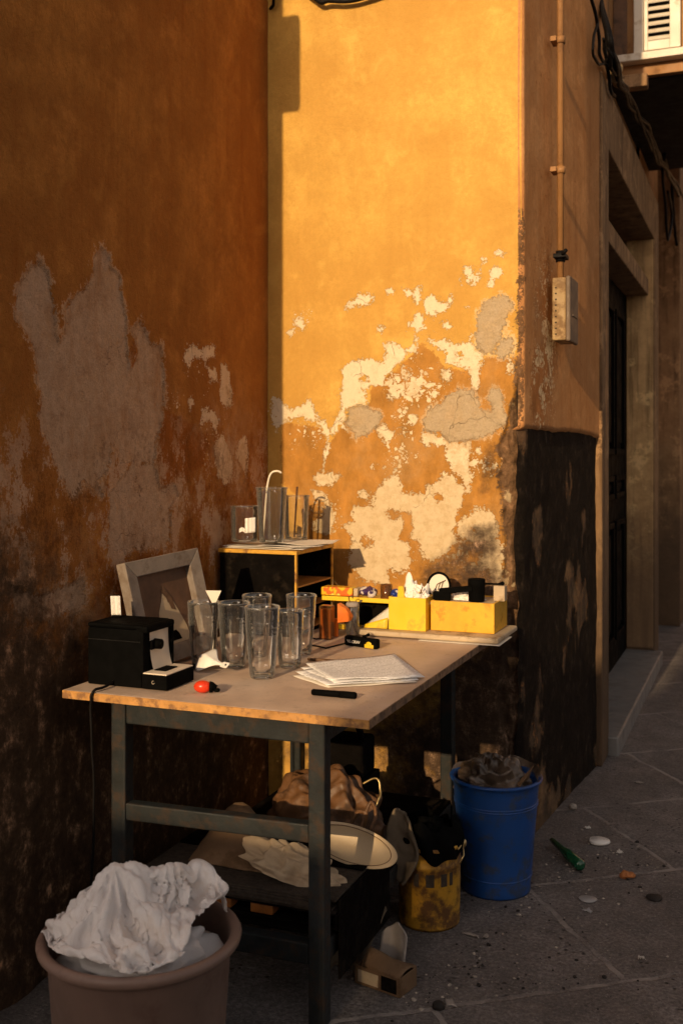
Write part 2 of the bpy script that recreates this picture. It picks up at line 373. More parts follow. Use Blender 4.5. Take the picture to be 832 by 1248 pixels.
M['rustmetal'] = basic('dull_wire', (.12, .10, .08), .45, .3, 20, .2, metal=.8)
M['brass'] = basic('worn_brass', (.55, .40, .18), .35, .25, 20, .2, metal=.9)
M['conduit'] = basic('ochre_painted_pipe', (.33, .165, .06), .65, .2, 8, .2, 80, dirt=(.20, .10, .04), dscale=10, damt=.3)
M['boxpaint'] = basic('beige_meter_box', (.38, .26, .12), .6, .2, 8, .2, 60, dirt=(.20, .12, .055), dscale=16, damt=.5)
M['boxlid'] = basic('grey_brown_box_lid', (.15, .105, .07), .6, .2, 8, .2, 60)
M['doorpaint'] = basic('black_door_paint', (.004, .004, .004), .7, .3, 6, .25, 50, spec=.03)
M['marble'] = basic('grey_marble_sill', (.21, .205, .20), .45, .25, 5, .2, 40, dirt=(.16, .15, .14), dscale=5, damt=.4)
M['cable'] = basic('black_cable', (.005, .004, .004), .6, .2, 30, .1, spec=.15)
M['shutter'] = basic('white_shutter_paint', (.74, .68, .58), .5, .08, 8, .15, 60, dirt=(.5, .40, .28), dscale=8, damt=.25)
M['soffit'] = basic('black_soffit', (.006, .005, .005), .8, .2, 8, .2)
M['glow_wood'] = basic('honey_wood', (.46, .22, .06), .5, .3, 10, .2, 60)
M['greenglass'] = basic('green_bottle_glass', (.006, .075, .03), .12, .2, 10, 0, spec=.8)
M['amber'] = None
def glass_mat(name, col=(1, 1, 1), edge=.45, refl=1., film=.03, rough=0., rim=.34):
    """thin clear glass: straight-through view, darker where the wall is seen edge on, Fresnel reflections, a trace of dust, pale rim highlights painted in"""
    t = NT(name)
    nm = t.bump(t.noise(26, 3, .5), .0008, .3)
    lw = t.node('ShaderNodeLayerWeight', {'Blend': .5, 'Normal': nm}).outputs['Facing']
    k = t.m_('POWER', lw, 3.5)
    tc = t.mix(k, col, tuple(v*edge for v in col))
    tr = t.node('ShaderNodeBsdfTransparent', {'Color': tc}); gl = t.node('ShaderNodeBsdfGlossy', {'Color': (1, 1, 1), 'Roughness': .03+rough, 'Normal': nm})
    fr = t.node('ShaderNodeFresnel', {'IOR': 1.5, 'Normal': nm}).outputs[0]
    ms = t.node('ShaderNodeMixShader', {0: t.m_('MULTIPLY', fr, refl, True)}); t.t.links.new(tr.outputs[0], ms.inputs[1]); t.t.links.new(gl.outputs[0], ms.inputs[2])
    df = t.node('ShaderNodeBsdfDiffuse', {'Color': tuple(.75*c for c in col)})
    tl = t.node('ShaderNodeBsdfTranslucent', {'Color': tuple(.75*c for c in col)})
    dm = t.node('ShaderNodeMixShader', {0: .5}); t.t.links.new(df.outputs[0], dm.inputs[1]); t.t.links.new(tl.outputs[0], dm.inputs[2])
    m2 = t.node('ShaderNodeMixShader', {0: t.m_('ADD', t.rng(t.noise(18, 6, .7), .40, .85, film*.3, film), t.m_('MULTIPLY', t.m_('POWER', lw, 3.), rim))}); t.t.links.new(ms.outputs[0], m2.inputs[1]); t.t.links.new(dm.outputs[0], m2.inputs[2])  # rim highlights painted in as pale diffuse colour at grazing view
    t.t.links.new(m2.outputs[0], t.out.inputs[0])
    return t.m
M['glass'] = glass_mat('clear_glass', (.99, .99, .98), .90, 1.6, .085)
M['jarglass'] = glass_mat('thin_jar_glass', (.99, .99, .98), .92, 1.5, .03, 0., .38)
M['pressed'] = glass_mat('pressed_glass', (.993, .993, .985), .93, 1.7, .016, 0., .32)
M['straw'] = basic('pale_straw_plastic', (.82, .74, .60), .35, .08, 10, 0)
M['amber'] = glass_mat('amber_glass', (.72, .42, .15), .5, 1., .45, .05)
M['clearbag'] = None
def bag_mat():
    t = NT('smoky_plastic_bag')
    col = t.ramp(t.noise(14, 6, .6), [(.3, (.030, .020, .014)), (.6, (.12, .085, .06)), (.75, (.34, .27, .20))])
    return t.pbr(col, .28, 0., t.bump(t.noise(35, 5, .6), .004, .7), .6)
M['bag'] = bag_mat()
def paper_mat(name, col=(.80, .76, .70), ink=(.30, .27, .25), rows=16, printed=True, flip=False):
    t = NT(name); g = t.gen()
    x, y, z = t.node('ShaderNodeSeparateXYZ', {0: g}).outputs[:3]
    if flip: x, y = y, x
    base = t.ramp(t.noise(9, 5), [(.3, tuple(v*.93 for v in col)), (.7, col)])
    if printed:
        fr = t.m_('FRACT', t.m_('MULTIPLY', y, float(rows)))
        row = t.m_('FLOOR', t.m_('MULTIPLY', y, float(rows)))
        cv = t.node('ShaderNodeCombineXYZ', {0: t.m_('MULTIPLY', x, 70.), 1: t.m_('MULTIPLY', row, 7.3), 2: 0.})
        w = t.noise(1., 3, .7, cv.outputs[0])
        on = t.m_('MULTIPLY', t.rng(fr, .30, .36), t.rng(fr, .66, .60))
        on = t.m_('MULTIPLY', on, t.rng(w, .42, .5))
        on = t.m_('MULTIPLY', on, t.m_('MULTIPLY', t.m_('MULTIPLY', t.rng(x, .08, .09), t.rng(x, .93, .91)), t.m_('MULTIPLY', t.rng(y, .07, .08), t.rng(y, .93, .92))))
        base = t.mix(t.m_('MULTIPLY', on, .9), base, ink)
    return t.pbr(base, .8, 0., t.bump(t.noise(12, 4), .003, .4), .2)
M['paper'] = paper_mat('printed_paper', rows=26)
M['plainpaper'] = paper_mat('plain_paper', (.78, .72, .62), printed=False)
M['tagpaper'] = paper_mat('tag_paper', (.86, .84, .80), (.15, .14, .13), 9)
M['tissue'] = cloth_mat('white_tissue', (.78, .74, .70), (.88, .85, .82), (.7, .62, .52))
def pack_mat(name, a, b, c, scale=26, vec=(1, 1, 1)):
    t = NT(name); v = t.vor(scale, t.mapping(t.obj(), vec)); n = t.noise(scale*1.2, 2)
    col = t.mix(t.rng(n, .48, .52), a, b); col = t.mix(t.rng(v, .22, .26, 1, 0), col, c)
    return t.pbr(col, .32, 0., None, .5)
M['pack_orange'] = pack_mat('yellow_wrapper', (.82, .46, .02), (.75, .14, .02), (.85, .62, .12), 40)
M['pack_purple'] = pack_mat('purple_wrapper', (.04, .018, .09), (.62, .56, .52), (.03, .015, .07), 34)
M['pack_blue'] = pack_mat('blue_wrapper', (.012, .03, .20), (.02, .05, .32), (.6, .6, .62), 40)
def picture_mat():
    t = NT('faded_picture'); g = t.gen(); 
    col = t.ramp(t.noise(7, 6, .65), [(.3, (.075, .038, .022)), (.7, (.17, .088, .05))])
    return t.pbr(col, .6, 0., None, .3)
M['picture'] = picture_mat()
M['pebble'] = basic('pale_grit', (.40, .35, .30), .85, .5, 60, .3)
M['darkgrit'] = basic('dark_grit', (.020, .016, .014), .8, .5, 60, .3)
M['greydisc'] = basic('grey_disc', (.34, .33, .33), .5, .1, 10)
M['brick'] = basic('orange_brick', (.45, .17, .055), .85, .35, 18, .6, 60)
M['orangeblock'] = basic('worn_orange_block', (.30, .105, .02), .6, .4, 40, .3, 60)
M['magazine'] = basic('dark_page_edges', (.05, .036, .026), .8, .5, 60, .4, 120)
M['leaf'] = basic('dry_leaf', (.30, .24, .12), .7, .2)
M['baypaint'] = basic('brown_bay_plaster', (.33, .18, .075), .85, .25, 4, .4, 60, dirt=(.2, .1, .04), dscale=5, damt=.3)
# ------------------------------------------------------------------ walls
def lattice(P, freq, seed):
    """smooth value noise on numpy points (N,2)"""
    r = np.random.RandomState(seed); tb = r.rand(64, 64)
    q = P*freq; i = np.floor(q).astype(int); f = q-i; f = f*f*(3-2*f)
    g = lambda a, b: tb[(i[:, 0]+a) % 64, (i[:, 1]+b) % 64]
    return (g(0, 0)*(1-f[:, 0])+g(1, 0)*f[:, 0])*(1-f[:, 1])+(g(0, 1)*(1-f[:, 0])+g(1, 1)*f[:, 0])*f[:, 1]
def fbm(P, freq, seed, oct=4):
    a = 0; w = .5
    for k in range(oct):
        a = a+w*(lattice(P, freq*2.03**k, seed+k)-.5); w *= .5
    return a
def sdpoly(P, poly, far=.09):
    poly = np.array(poly); out = np.full(len(P), -far)
    lo = poly.min(0)-far; hi = poly.max(0)+far
    k = np.where((P[:, 0] > lo[0]) & (P[:, 0] < hi[0]) & (P[:, 1] > lo[1]) & (P[:, 1] < hi[1]))[0]
    if not len(k): return out
    p = P[k]; d = np.full(len(p), 1e9); ins = np.zeros(len(p), bool)
    for a, b in zip(poly, np.roll(poly, -1, 0)):
        e = b-a; w = p-a
        t = np.clip((w@e)/max(e@e, 1e-12), 0, 1)[:, None]
        d = np.minimum(d, ((w-t*e)**2).sum(1))
        c1 = (p[:, 1] >= a[1]) != (p[:, 1] >= b[1])
        xx = a[0]+(p[:, 1]-a[1])/np.where(abs(e[1]) < 1e-9, 1e-9, e[1])*e[0]
        ins ^= c1 & (p[:, 0] < xx)
    out[k] = np.maximum(np.where(ins, 1, -1)*np.sqrt(d), -far)
    return out
def blob(P, c, r):
    q = np.sqrt((((P-np.array(c))/np.array(r))**2).sum(1)); return np.clip(1-q, 0, 1)
def wall_mesh(name, U, Z, pos, A, mat, parent):
    nu, nz = len(U), len(Z)
    off = ORG[parent.name]
    V = pos-np.array(off)
    idx = np.arange(nu*nz).reshape(nu, nz)
    F = np.stack([idx[:-1, :-1], idx[1:, :-1], idx[1:, 1:], idx[:-1, 1:]], -1).reshape(-1, 4)
    me = bpy.data.meshes.new(name); me.from_pydata(V.tolist(), [], F.tolist())
    me.polygons.foreach_set('use_smooth', [True]*len(F))
    for k, a in A.items():
        at = me.attributes.new(k, 'FLOAT', 'POINT'); at.data.foreach_set('value', np.asarray(a, np.float32))
    me.materials.append(mat); me.update()
    o = bpy.data.objects.new(name, me); COL.objects.link(o); o.parent = parent; ORG[o.name] = off
    return o

# measured outlines of the bare patches, (u, v) on two enlargements of the wall
def sunpt(u, v):
    p = atY(300+u/2.311, 260+v/2.311, YB); return (p.x, p.z)
def longpt(u, v):
    p = atX(u/2.447, 280+v/2.447, XL); return (p.y, p.z)
def ell(cx, cy, rx, ry, n=10): return [(cx+rx*math.cos(2*math.pi*k/n), cy+ry*math.sin(2*math.pi*k/n)) for k in range(n)]
def pl(s): 
    q = [int(v) for v in s.split()]; return list(zip(q[::2], q[1::2]))
SUN_WHITE = [pl(x) for x in (
 '75 515 95 520 120 555 150 540 180 530 195 560 205 580 225 590 235 610 250 590 265 560 270 480 265 440 300 415 340 410 385 415 395 395 385 365 410 360 435 375 450 385 465 370 475 345 482 350 478 390 450 405 420 425 400 450 385 485 330 492 335 520 345 545 310 545 280 560 290 580 270 590 285 610 260 600 255 615 235 630 232 665 228 695 218 725 215 690 225 650 215 610 195 585 150 578 120 575 105 595 85 615 75 590',
 '310 235 345 222 360 235 350 255 315 262', '280 250 300 248 305 265 290 277 278 268', '135 300 155 293 168 315 160 332 140 325 125 345 120 335 135 320',
 '440 213 465 215 470 225 455 233', '470 215 492 205 495 245 480 255 468 240', '497 245 520 230 545 240 570 260 560 275 535 280 525 292 505 280',
 '478 275 492 270 500 300 498 325 480 335 475 328 455 325 458 312 475 305',
 '512 352 540 362 570 358 600 370 620 360 640 330 645 340 630 360 645 385 665 390 668 410 655 440 660 470 652 500 640 490 632 470 628 435 605 440 590 425 562 420 565 400 550 380 530 375',
 '550 305 570 305 580 320 560 330', '615 150 630 145 640 170 655 165 655 190 640 200 620 185', '664 130 671 130 661 165 654 160', '550 445 570 437 582 455 570 475 552 470',
 '490 620 520 613 560 630 600 640 640 632 625 690 635 720 635 780 620 790 600 745 575 710 560 690 555 655 530 650 505 660 495 640',
 '365 605 385 588 400 600 420 620 405 640 400 660 385 640', '455 572 480 570 485 585 470 597 455 590',
 '355 790 375 765 395 745 415 738 430 755 445 780 470 785 500 790 520 765 545 750 560 730 590 745 620 770 615 800 595 850 585 900 590 930 560 960 520 990 500 970 480 920 460 910 470 880 455 840 435 845 440 880 430 920 460 930 465 980 455 1005 430 1015 410 995 395 1000 400 1040 370 1045 330 1035 300 1000 285 985 300 930 275 885 300 870 295 830 320 820 355 825',
 '600 860 640 835 680 830 700 850 712 890 700 920 720 960 728 1010 720 1060 690 1060 680 1000 660 1010 610 1010 605 995 650 990 670 950 640 930 610 920 595 890',
 '190 740 215 725 245 728 265 740 250 760 235 770 200 765', '185 780 220 790 235 820 250 860 240 900 220 905 190 890 185 870 215 850 220 820 190 800',
 '470 470 495 480 490 500 470 495', '415 505 432 498 440 515 425 525', '400 515 412 512 412 528 400 528')]
SUN_WHITE += [ell(*e) for e in ((708, 113, 15, 9), (703, 167, 17, 15), (688, 195, 9, 15), (575, 244, 8, 7), (602, 192, 6, 12), (625, 262, 5, 5), (742, 430, 12, 26), (406, 221, 6, 6), (380, 326, 8, 8), (445, 450, 14, 16), (328, 795, 12, 12), (516, 770, 12, 9), (355, 716, 6, 6), (384, 716, 6, 6), (440, 616, 7, 7), (412, 730, 7, 6), (650, 668, 8, 7))]
SUN_HOLE = [ell(*e) for e in ((340, 925, 17, 17), (415, 850, 16, 14), (540, 800, 10, 8), (330, 465, 10, 8), (600, 395, 6, 6), (640, 890, 9, 8))]
SUN_GREY = [pl(x) for x in ('650 300 660 260 690 235 720 228 745 240 748 270 730 300 720 330 715 360 700 380 680 395 655 380 645 350', '700 380 730 350 750 345 755 370 745 395 720 405 690 395',
 '495 590 520 555 545 535 570 510 600 495 635 500 650 520 660 550 690 560 680 520 690 500 710 495 725 515 722 560 740 565 740 590 720 605 690 620 650 635 610 645 575 640 545 620 520 615 500 605',
 '285 545 330 540 355 555 380 565 375 595 350 610 340 630 310 630 295 605 280 590 285 565')]
SUN_DEEP = [pl('95 585 215 600 235 640 290 560 345 530 350 470 420 440 490 360 530 385 560 430 640 440 670 400 780 400 780 1200 200 1200 170 1000 150 800 95 760')]
SUN_BROWN = [pl('640 640 745 600 745 700 715 830 640 830 610 800 620 760'), pl('440 1000 520 940 610 860 720 850 740 1150 440 1150')]
LONG_GREY = [pl(x) for x in (
 '50 180 90 110 120 95 145 130 160 200 170 260 165 300 180 340 200 300 200 220 230 195 265 165 280 130 280 80 305 55 325 75 330 110 360 140 365 210 378 260 380 340 390 420 400 410 415 370 410 320 395 300 420 270 435 300 450 340 480 345 485 380 490 440 490 520 480 580 465 650 460 700 440 690 400 700 360 690 350 650 335 650 330 700 310 730 290 760 310 790 300 800 275 770 250 750 220 795 200 770 180 720 160 690 150 640 130 610 120 560 130 500 115 450 110 370 80 300 50 260',
 '330 790 400 690 460 700 480 770 520 760 535 790 510 830 510 930 490 945 350 960 320 940 330 880', '30 1060 60 1075 130 1090 200 1060 250 1040 255 1120 200 1140 150 1160 50 1150')]
LONG_WHITE = [pl(x) for x in ('545 370 560 345 585 345 600 355 620 345 640 345 640 380 610 385 580 380 560 410 548 400', '660 395 675 400 690 460 695 520 670 535 655 500 655 450', '560 510 575 490 580 520 565 540',
 '600 530 640 540 655 570 640 600 620 570 600 590', '640 650 660 610 680 640 695 680 690 740 670 760 650 740 640 700', '710 625 730 615 742 660 735 740 715 700 700 660', '610 400 640 410 650 450 630 460')]
LONG_DEEP = [pl('480 560 500 540 600 600 620 640 600 700 540 720 490 775 470 720'), pl('380 350 412 300 412 400 392 430')]

def unions(P, polys, far=.09):
    a = np.full(len(P), -far)
    for q in polys: a = np.maximum(a, sdpoly(P, q, far))
    return a
def corner_in(z):
    """how far the broken corner is worn back, by height"""
    z = np.asarray(z, float); q = np.stack([z*0+.3, z], 1)
    w = np.clip((1.62-z)/.12, 0, 1)*.014+np.clip((2.1-z)/.3, 0, 1)*.003+.001
    return w*(1+2.2*fbm(q, 9, 11, 4))+np.clip((1.62-z)/.1, 0, 1)*.02*np.clip(fbm(q, 4, 23, 3)*3, 0, 1)

def SW(y): return XR+.095*np.clip(np.asarray(y, float)-YB, 0, 1.2)
# corner building, the one with the sunlit wall and the door
cb = root('corner_building', 'ochre corner building with peeling sunlit wall, stone door surround and sooty base', 'building', (XR, YB, 0))
xs = np.linspace(XL-.02, XR, 250)
zs = np.concatenate([np.arange(0, 2.3, .0048), np.arange(2.3, 5.21, .04)])
UU, ZZ = np.meshgrid(xs, zs, indexing='ij'); P = np.stack([UU.ravel(), ZZ.ravel()], 1)
ci = corner_in(P[:, 1])
fromc = XR-P[:, 0]
X = P[:, 0]-ci*np.clip(1-fromc/.06, 0, 1)
stone_w = .004+np.clip((1.70-P[:, 1])/.35, 0, 1)*.060+.035*np.clip((2.2-P[:, 1])/.3, 0, 1)*np.clip(fbm(P, 5, 31, 3)+.15, 0, 1)+.10*fbm(np.stack([P[:, 0]*.4, P[:, 1]], 1), 6, 5, 4)*np.clip((2.1-P[:, 1])/.5, 0, 1)
stone = np.where(P[:, 1] < 2.15, stone_w-fromc, -.08)
sunk = np.clip(stone/.012, 0, 1)
Y = YB+.019*sunk*np.clip((1.75-P[:, 1])/.3, .25, 1)*(1+1.6*fbm(P, 34, 41, 3))+.005*fbm(P, 1.6, 3, 3)+.004*fbm(P, 30, 8, 3)*np.clip(1.2-P[:, 1], 0, 1)
Y = Y+ci*.6*np.clip(1-fromc/.02, 0, 1)
sw = [[sunpt(*q) for q in g] for g in SUN_WHITE]; sg = [[sunpt(*q) for q in g] for g in SUN_GREY]; sh = [[sunpt(*q) for q in g] for g in SUN_HOLE]
peel = np.minimum(unions(P, sw), -unions(P, sh)); grey = unions(P, sg)
deep = np.clip((unions(P, [[sunpt(*q) for q in g] for g in SUN_DEEP], .2)+.012)/.03, 0, 1)*.78
brown = np.clip((unions(P, [[sunpt(*q) for q in g] for g in SUN_BROWN], .2)+.03)/.09, 0, 1)
speck = np.clip(sum(k*blob(P, sunpt(a, b), (r/2.311/1295*3.75,)*2) for a, b, r, k in ((465, 490, 120, 1.9), (440, 640, 90, 1.1), (440, 720, 80, .7), (640, 700, 80, 1.0), (690, 560, 70, .6), (380, 960, 150, .9), (600, 930, 130, .9), (170, 620, 100, .8), (220, 850, 90, 1.0), (715, 950, 110, 1.1), (160, 300, 60, .6), (520, 370, 70, .7), (700, 720, 60, .6), (90, 560, 60, .8))), 0, 1.0)*1.45
dk = np.clip((.56*brown)+np.clip((.84-P[:, 1])/.5, 0, 1)*1.15*np.clip(1.15-fromc*1.2, .35, 1)+np.clip((1.0-fromc*3.4), 0, 1)*np.clip((1.25-P[:, 1])/.6, 0, 1)*.55, 0, 1.1)  # damp and grime, plus shade low on the wall painted in
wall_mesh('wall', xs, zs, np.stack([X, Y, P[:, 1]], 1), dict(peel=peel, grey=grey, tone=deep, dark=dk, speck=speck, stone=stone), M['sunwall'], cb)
# the wall round the corner: lower, sooty, with the plaster coat gone
ys = np.concatenate([np.arange(YB, 4.80, .008)]); zl = np.concatenate([np.arange(0, 1.5, .008), [5.2]])
UU, ZZ = np.meshgrid(ys, zl, indexing='ij'); P = np.stack([UU.ravel(), ZZ.ravel()], 1)
ci = corner_in(P[:, 1]); fc = P[:, 0]-YB
Xs = SW(P[:, 0])-ci*np.clip(1-fc/.05, 0, 1)-.006*np.clip(fc/.02, 0, 1)+.014*fbm(P, 4, 61, 4)*np.clip(fc/.03, 0, 1)+.006*fbm(P*np.array([1., .8]), 17, 71, 4)*np.clip(fc/.03, 0, 1)
Ys = P[:, 0]+ci*.6*np.clip(1-fc/.02, 0, 1)
low = P[:, 1] < 1.49
full = np.full(len(P), 1.)
pn = fbm(P*np.array([1., .55]), 5, 83, 5)
wall_mesh('wall', ys, zl, np.stack([Xs, Ys, P[:, 1]], 1), dict(peel=full*-.1, grey=(pn-.085)*.25, tone=full*.9, dark=np.clip(1.15-1.3*np.clip((pn-.04)*6, 0, .6), 0, 1.25), speck=.35*np.clip(fbm(P, 6, 9)+.2, 0, 1), stone=full*-.1), M['sidewall'], cb)
# upper plaster coat of the side wall, proud of the masonry with a broken lower edge
ys = np.concatenate([[YB-.0018], np.arange(YB+.003, 4.80, .01)]); zl = np.concatenate([np.arange(0, 1.0, .012), np.arange(1.0, 3.77, .05)])
UU, ZZ = np.meshgrid(ys, zl, indexing='ij'); zedge = 1.432+.010*fbm(np.stack([UU.ravel(), UU.ravel()*0], 1), 9, 4, 4)-.03*np.clip((UU.ravel()-4.35)/.5, 0, 1)
P = np.stack([UU.ravel(), zedge+ZZ.ravel()*1.0], 1)
fc = P[:, 0]-YB
Xp = SW(P[:, 0])+.004+.004*fbm(P, 2.2, 15, 3)-np.clip(1-fc/.012, 0, 1)*.003-np.where(ZZ.ravel() < .001, .02, 0)
Xp = Xp+.003-np.where(fc < 0, .016, 0)
scr = np.clip((blob(P, (3.85, 1.75), (.2, .45))*1.2+blob(P, (3.75, 1.55), (.12, .2))), 0, 1)
wall_mesh('plaster_coat', ys, zl, np.stack([Xp, P[:, 0], P[:, 1]], 1), dict(peel=np.full(len(P), -.1), grey=np.full(len(P), -.1), tone=.25+.5*scr, dark=.12*np.clip((1.7-P[:, 1])/.3, 0, 1), speck=scr*1.5, stone=np.where(P[:, 1] < 2.2, .006-fc+.03*fbm(P, 9, 6), -.1)), M['sidewall'], cb)
mb = MB(); mb.box(-9, XL-.1, YB+.01, 17, 0, 5.2); mb.box(XL-.1, XR-.30, YB+.06, 17, 0, 5.19); mb.box(XR-.31, XR-.02, YB+.06, 4.86, 0.001, 5.18)
mb.box(XR-.31, XR-.02, 7.36, 17, .001, 5.18); mb.box(XR-.31, XR-.021, 4.86, 7.36, 2.9, 5.17)
mb.build('masonry', M['plainwall'], cb)
# stone door surround
XF = -.644; Y0, Y1, Y2, Y3 = 4.66, 4.87, 7.05, 7.30
d = MB(); d.box(XR-.2, XF, Y0, Y1, 0, 3.0, .008); d.box(XR-.2, XF, Y2, Y3, 0, 2.999, .008)
d.box(XR-.2, XF-.002, Y1-.002, Y2+.002, 2.72, 3.0, .006)
ds = d.build('door_surround', M['surround'], cb)
MB().box(XR-.055, XF-.012, Y2-.006, Y2+.06, .10, 2.718, .004).build('door_jamb', M['jamb'], cb)
MB().box(XR-.26, XF-.04, Y1-.006, Y2-.002, 2.36, 2.465, .006).build('transom_bar', M['surround'], cb)
dr = MB(); xd = -.822
dr.box(xd-.05, xd, Y1, Y2, .08, 2.36)
dl = dr.build('door', M['doorpaint'], cb)
for k in range(4):
    a = Y1+.06+k*.49; b = a+.40
    for z0, z1 in ((.25, .95), (1.08, 1.22), (1.34, 2.2)):
        q = MB(); 
        for (ya, yb, za, zb) in ((a, b, z0, z0+.035), (a, b, z1-.035, z1), (a, a+.035, z0+.035, z1-.035), (b-.035, b, z0+.035, z1-.035)): q.box(xd-.001, xd+.022, ya, yb, za, zb, .006)
        q.box(xd-.001, xd+.010, a+.07, b-.07, z0+.07 if z1-z0 > .2 else z0+.05, z1-.07 if z1-z0 > .2 else z1-.05, .004)
        q.build('panel', M['doorpaint'], dl)
tw = MB(); tw.box(xd-.06, xd-.04, Y1, Y2, 2.46, 2.72); tw.build('transom_window', M['soffit'], cb)
MB().box(xd-.05, XF+.045, Y1-.02, Y2+.02, -.02, .085, .008).build('door_sill', M['marble'], cb)
# farther along: wall beyond the door, then a pilaster
yy = np.concatenate([np.arange(7.28, 9.0, .03), np.arange(9., 17, .5)]); zl = np.concatenate([np.arange(0, 2.4, .03), np.arange(2.4, 5.21, .2)])
UU, ZZ = np.meshgrid(yy, zl, indexing='ij'); P = np.stack([UU.ravel(), ZZ.ravel()], 1)
drip = [[(7.9, 1.35), (8.1, 1.5), (8.16, .95), (8.5, .70), (8.52, .62), (8.0, .72), (7.55, .80), (7.5, .74), (7.8, .80), (7.95, .95)]]
wall_mesh('wall', yy, zl, np.stack([XR+.006*fbm(P, 3, 2), P[:, 0], P[:, 1]], 1), dict(peel=unions(P, drip)-.02, grey=np.full(len(P), -.1), tone=np.full(len(P), .0), dark=np.where(P[:, 1] < 1.43, 1.1, 0), speck=np.full(len(P), .1), stone=np.full(len(P), -.1)), M['sidewall'], cb)
MB().box(XR-.1, -.60, 8.62, 9.3, 0, 5.2, .01).build('pilaster', M['surround'], cb)
# projecting bay with a shuttered window above the alley
by = 5.95; zb = atX(757, 82, XR).z
bz = atY(757, 70, by).z
bay = MB().box(XR-.1, .35, by, 7.9, bz-.02, 5.6).build('bay', M['baypaint'], cb)
s0 = atY(752, 76, by); 
MB().box(s0.x, .40, by-.09, by+.02, bz-.055, bz-.015, .004).build('window_sill', M['shutter'], bay)
MB().box(XR-.05, .36, by+.03, 7.92, bz-.13, bz-.021).build('soffit', M['soffit'], bay)
MB().box(XR+.02, .36, by-.02, by+.03, bz-.12, bz-.056, .003).build('fascia', M['conduit'], bay)
MB().box(XR+.05, XR+.19, by-.10, by-.021, bz-.20, bz-.13, .006).build('bracket', M['surround'], bay)
a = atY(778, 60, by).x; b = atY(785, 60, by).x; c = atY(817, 60, by).x
f = MB(); f.box(a-.022, b, by-.045, by-.001, bz-.014, bz+1.4, .004)
f.build('window_frame', M['shutter'], bay)
for x0 in (b+.003, b+.003+(c-b)+.11):
    sh_ = MB(); w = c-b-.004
    sh_.box(x0, x0+.02, by-.058, by-.02, bz, bz+1.38, .003); sh_.box(x0+w-.0, x0+w+.055, by-.058, by-.02, bz, bz+1.38, .003)
    sh_.box(x0+.02, x0+w, by-.058, by-.02, bz, bz+.05, .003)
    for k in range(32):
        z = bz+.06+k*.040
        sh_.box(-.5, .5, -.022, .022, -.0035, .0035, 0, TR((x0+.02+(w-.02)/2, by-.036, z+.01), 0, R(38)) @ Matrix.Diagonal((w-.02, 1, 1, 1)))
    sh_.build('shutter', M['shutter'], bay)
    MB().box(x0+.02, x0+w, by-.012, by-.003, bz, bz+1.38).build('window_pane', M['soffit'], bay)
b_ = MB(); b_.box(XR+.002, a-.06, by-.012, by-.0005, bz-.01, 5.4, .003); b_.build('corner_panel', M['leather'], bay)

# long wall on the other side of the corner
lb = root('plaster_building', 'burnt ochre plaster building with a large bare grey patch on its shaded wall', 'building', (XL, 1.9, 0))
yl = np.concatenate([np.linspace(1.88, YB+.02, 300)]); zl = np.concatenate([np.arange(0, 2.25, .0062), np.arange(2.25, 5.01, .05)])
UU, ZZ = np.meshgrid(yl, zl, indexing='ij'); P = np.stack([UU.ravel(), ZZ.ravel()], 1)
lg = [[longpt(*q) for q in g] for g in LONG_GREY]; lw = [[longpt(*q) for q in g] for g in LONG_WHITE]; ld = [[longpt(*q) for q in g] for g in LONG_DEEP]
rough = np.clip((1.0-P[:, 1])/.5, 0, 1)*np.clip((2.95-P[:, 0])/.5, .3, 1)
gsd = unions(P, lg)
Xw = XL+.006*fbm(P, 2.2, 51, 3)+rough*.035*fbm(P*np.array([1., .8]), 5, 57, 4)-.004*np.clip(gsd/.004+.5, 0, 1)+.0035*fbm(P, 45, 3, 3)*(.4+rough)
lsp = np.clip(sum(k*blob(P, longpt(a, b), (r/2.447/1295*3.2, r/2.447/1295*3.2)) for a, b, r, k in ((590, 450, 120, .8), (640, 600, 120, .9), (520, 520, 70, .8), (470, 440, 60, .6), (420, 830, 120, .5), (700, 760, 120, .45), (160, 850, 200, .25), (620, 700, 90, .7))), 0, 1)
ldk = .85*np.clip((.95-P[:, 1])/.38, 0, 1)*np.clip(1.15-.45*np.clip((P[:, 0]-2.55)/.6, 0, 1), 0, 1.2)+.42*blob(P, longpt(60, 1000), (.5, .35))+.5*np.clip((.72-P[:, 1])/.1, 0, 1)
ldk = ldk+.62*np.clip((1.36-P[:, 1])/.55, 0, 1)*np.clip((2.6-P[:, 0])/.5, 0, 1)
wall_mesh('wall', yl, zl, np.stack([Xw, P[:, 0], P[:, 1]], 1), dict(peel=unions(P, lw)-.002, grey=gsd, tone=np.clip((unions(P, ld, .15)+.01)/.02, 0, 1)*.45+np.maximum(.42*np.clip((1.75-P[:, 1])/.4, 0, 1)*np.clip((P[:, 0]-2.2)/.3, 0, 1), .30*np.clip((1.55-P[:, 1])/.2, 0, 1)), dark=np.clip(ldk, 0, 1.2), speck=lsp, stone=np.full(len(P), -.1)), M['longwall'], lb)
MB().box(-9, XL-.025, 1.89, YB, 0, 5.0).build('masonry', M['plainwall'], lb)
shadow_caster = root('shadow_block', 'added block out of view high on the long plaster wall, casting a stepped shadow', 'cabinet', (XL, 1.93, 3.05))  # unseen block added to cast the stepped shadow near the corner
hb = 3.10
MB().box(XL-.01, XL+.066, 1.90, 2.0, hb, hb+.335, .006).build('body', M['boxpaint'], shadow_caster)
MB().box(XL+.066, XL+.071, 1.905, 1.995, hb+.01, hb+.325, .002).build('lid', M['boxlid'], shadow_caster)

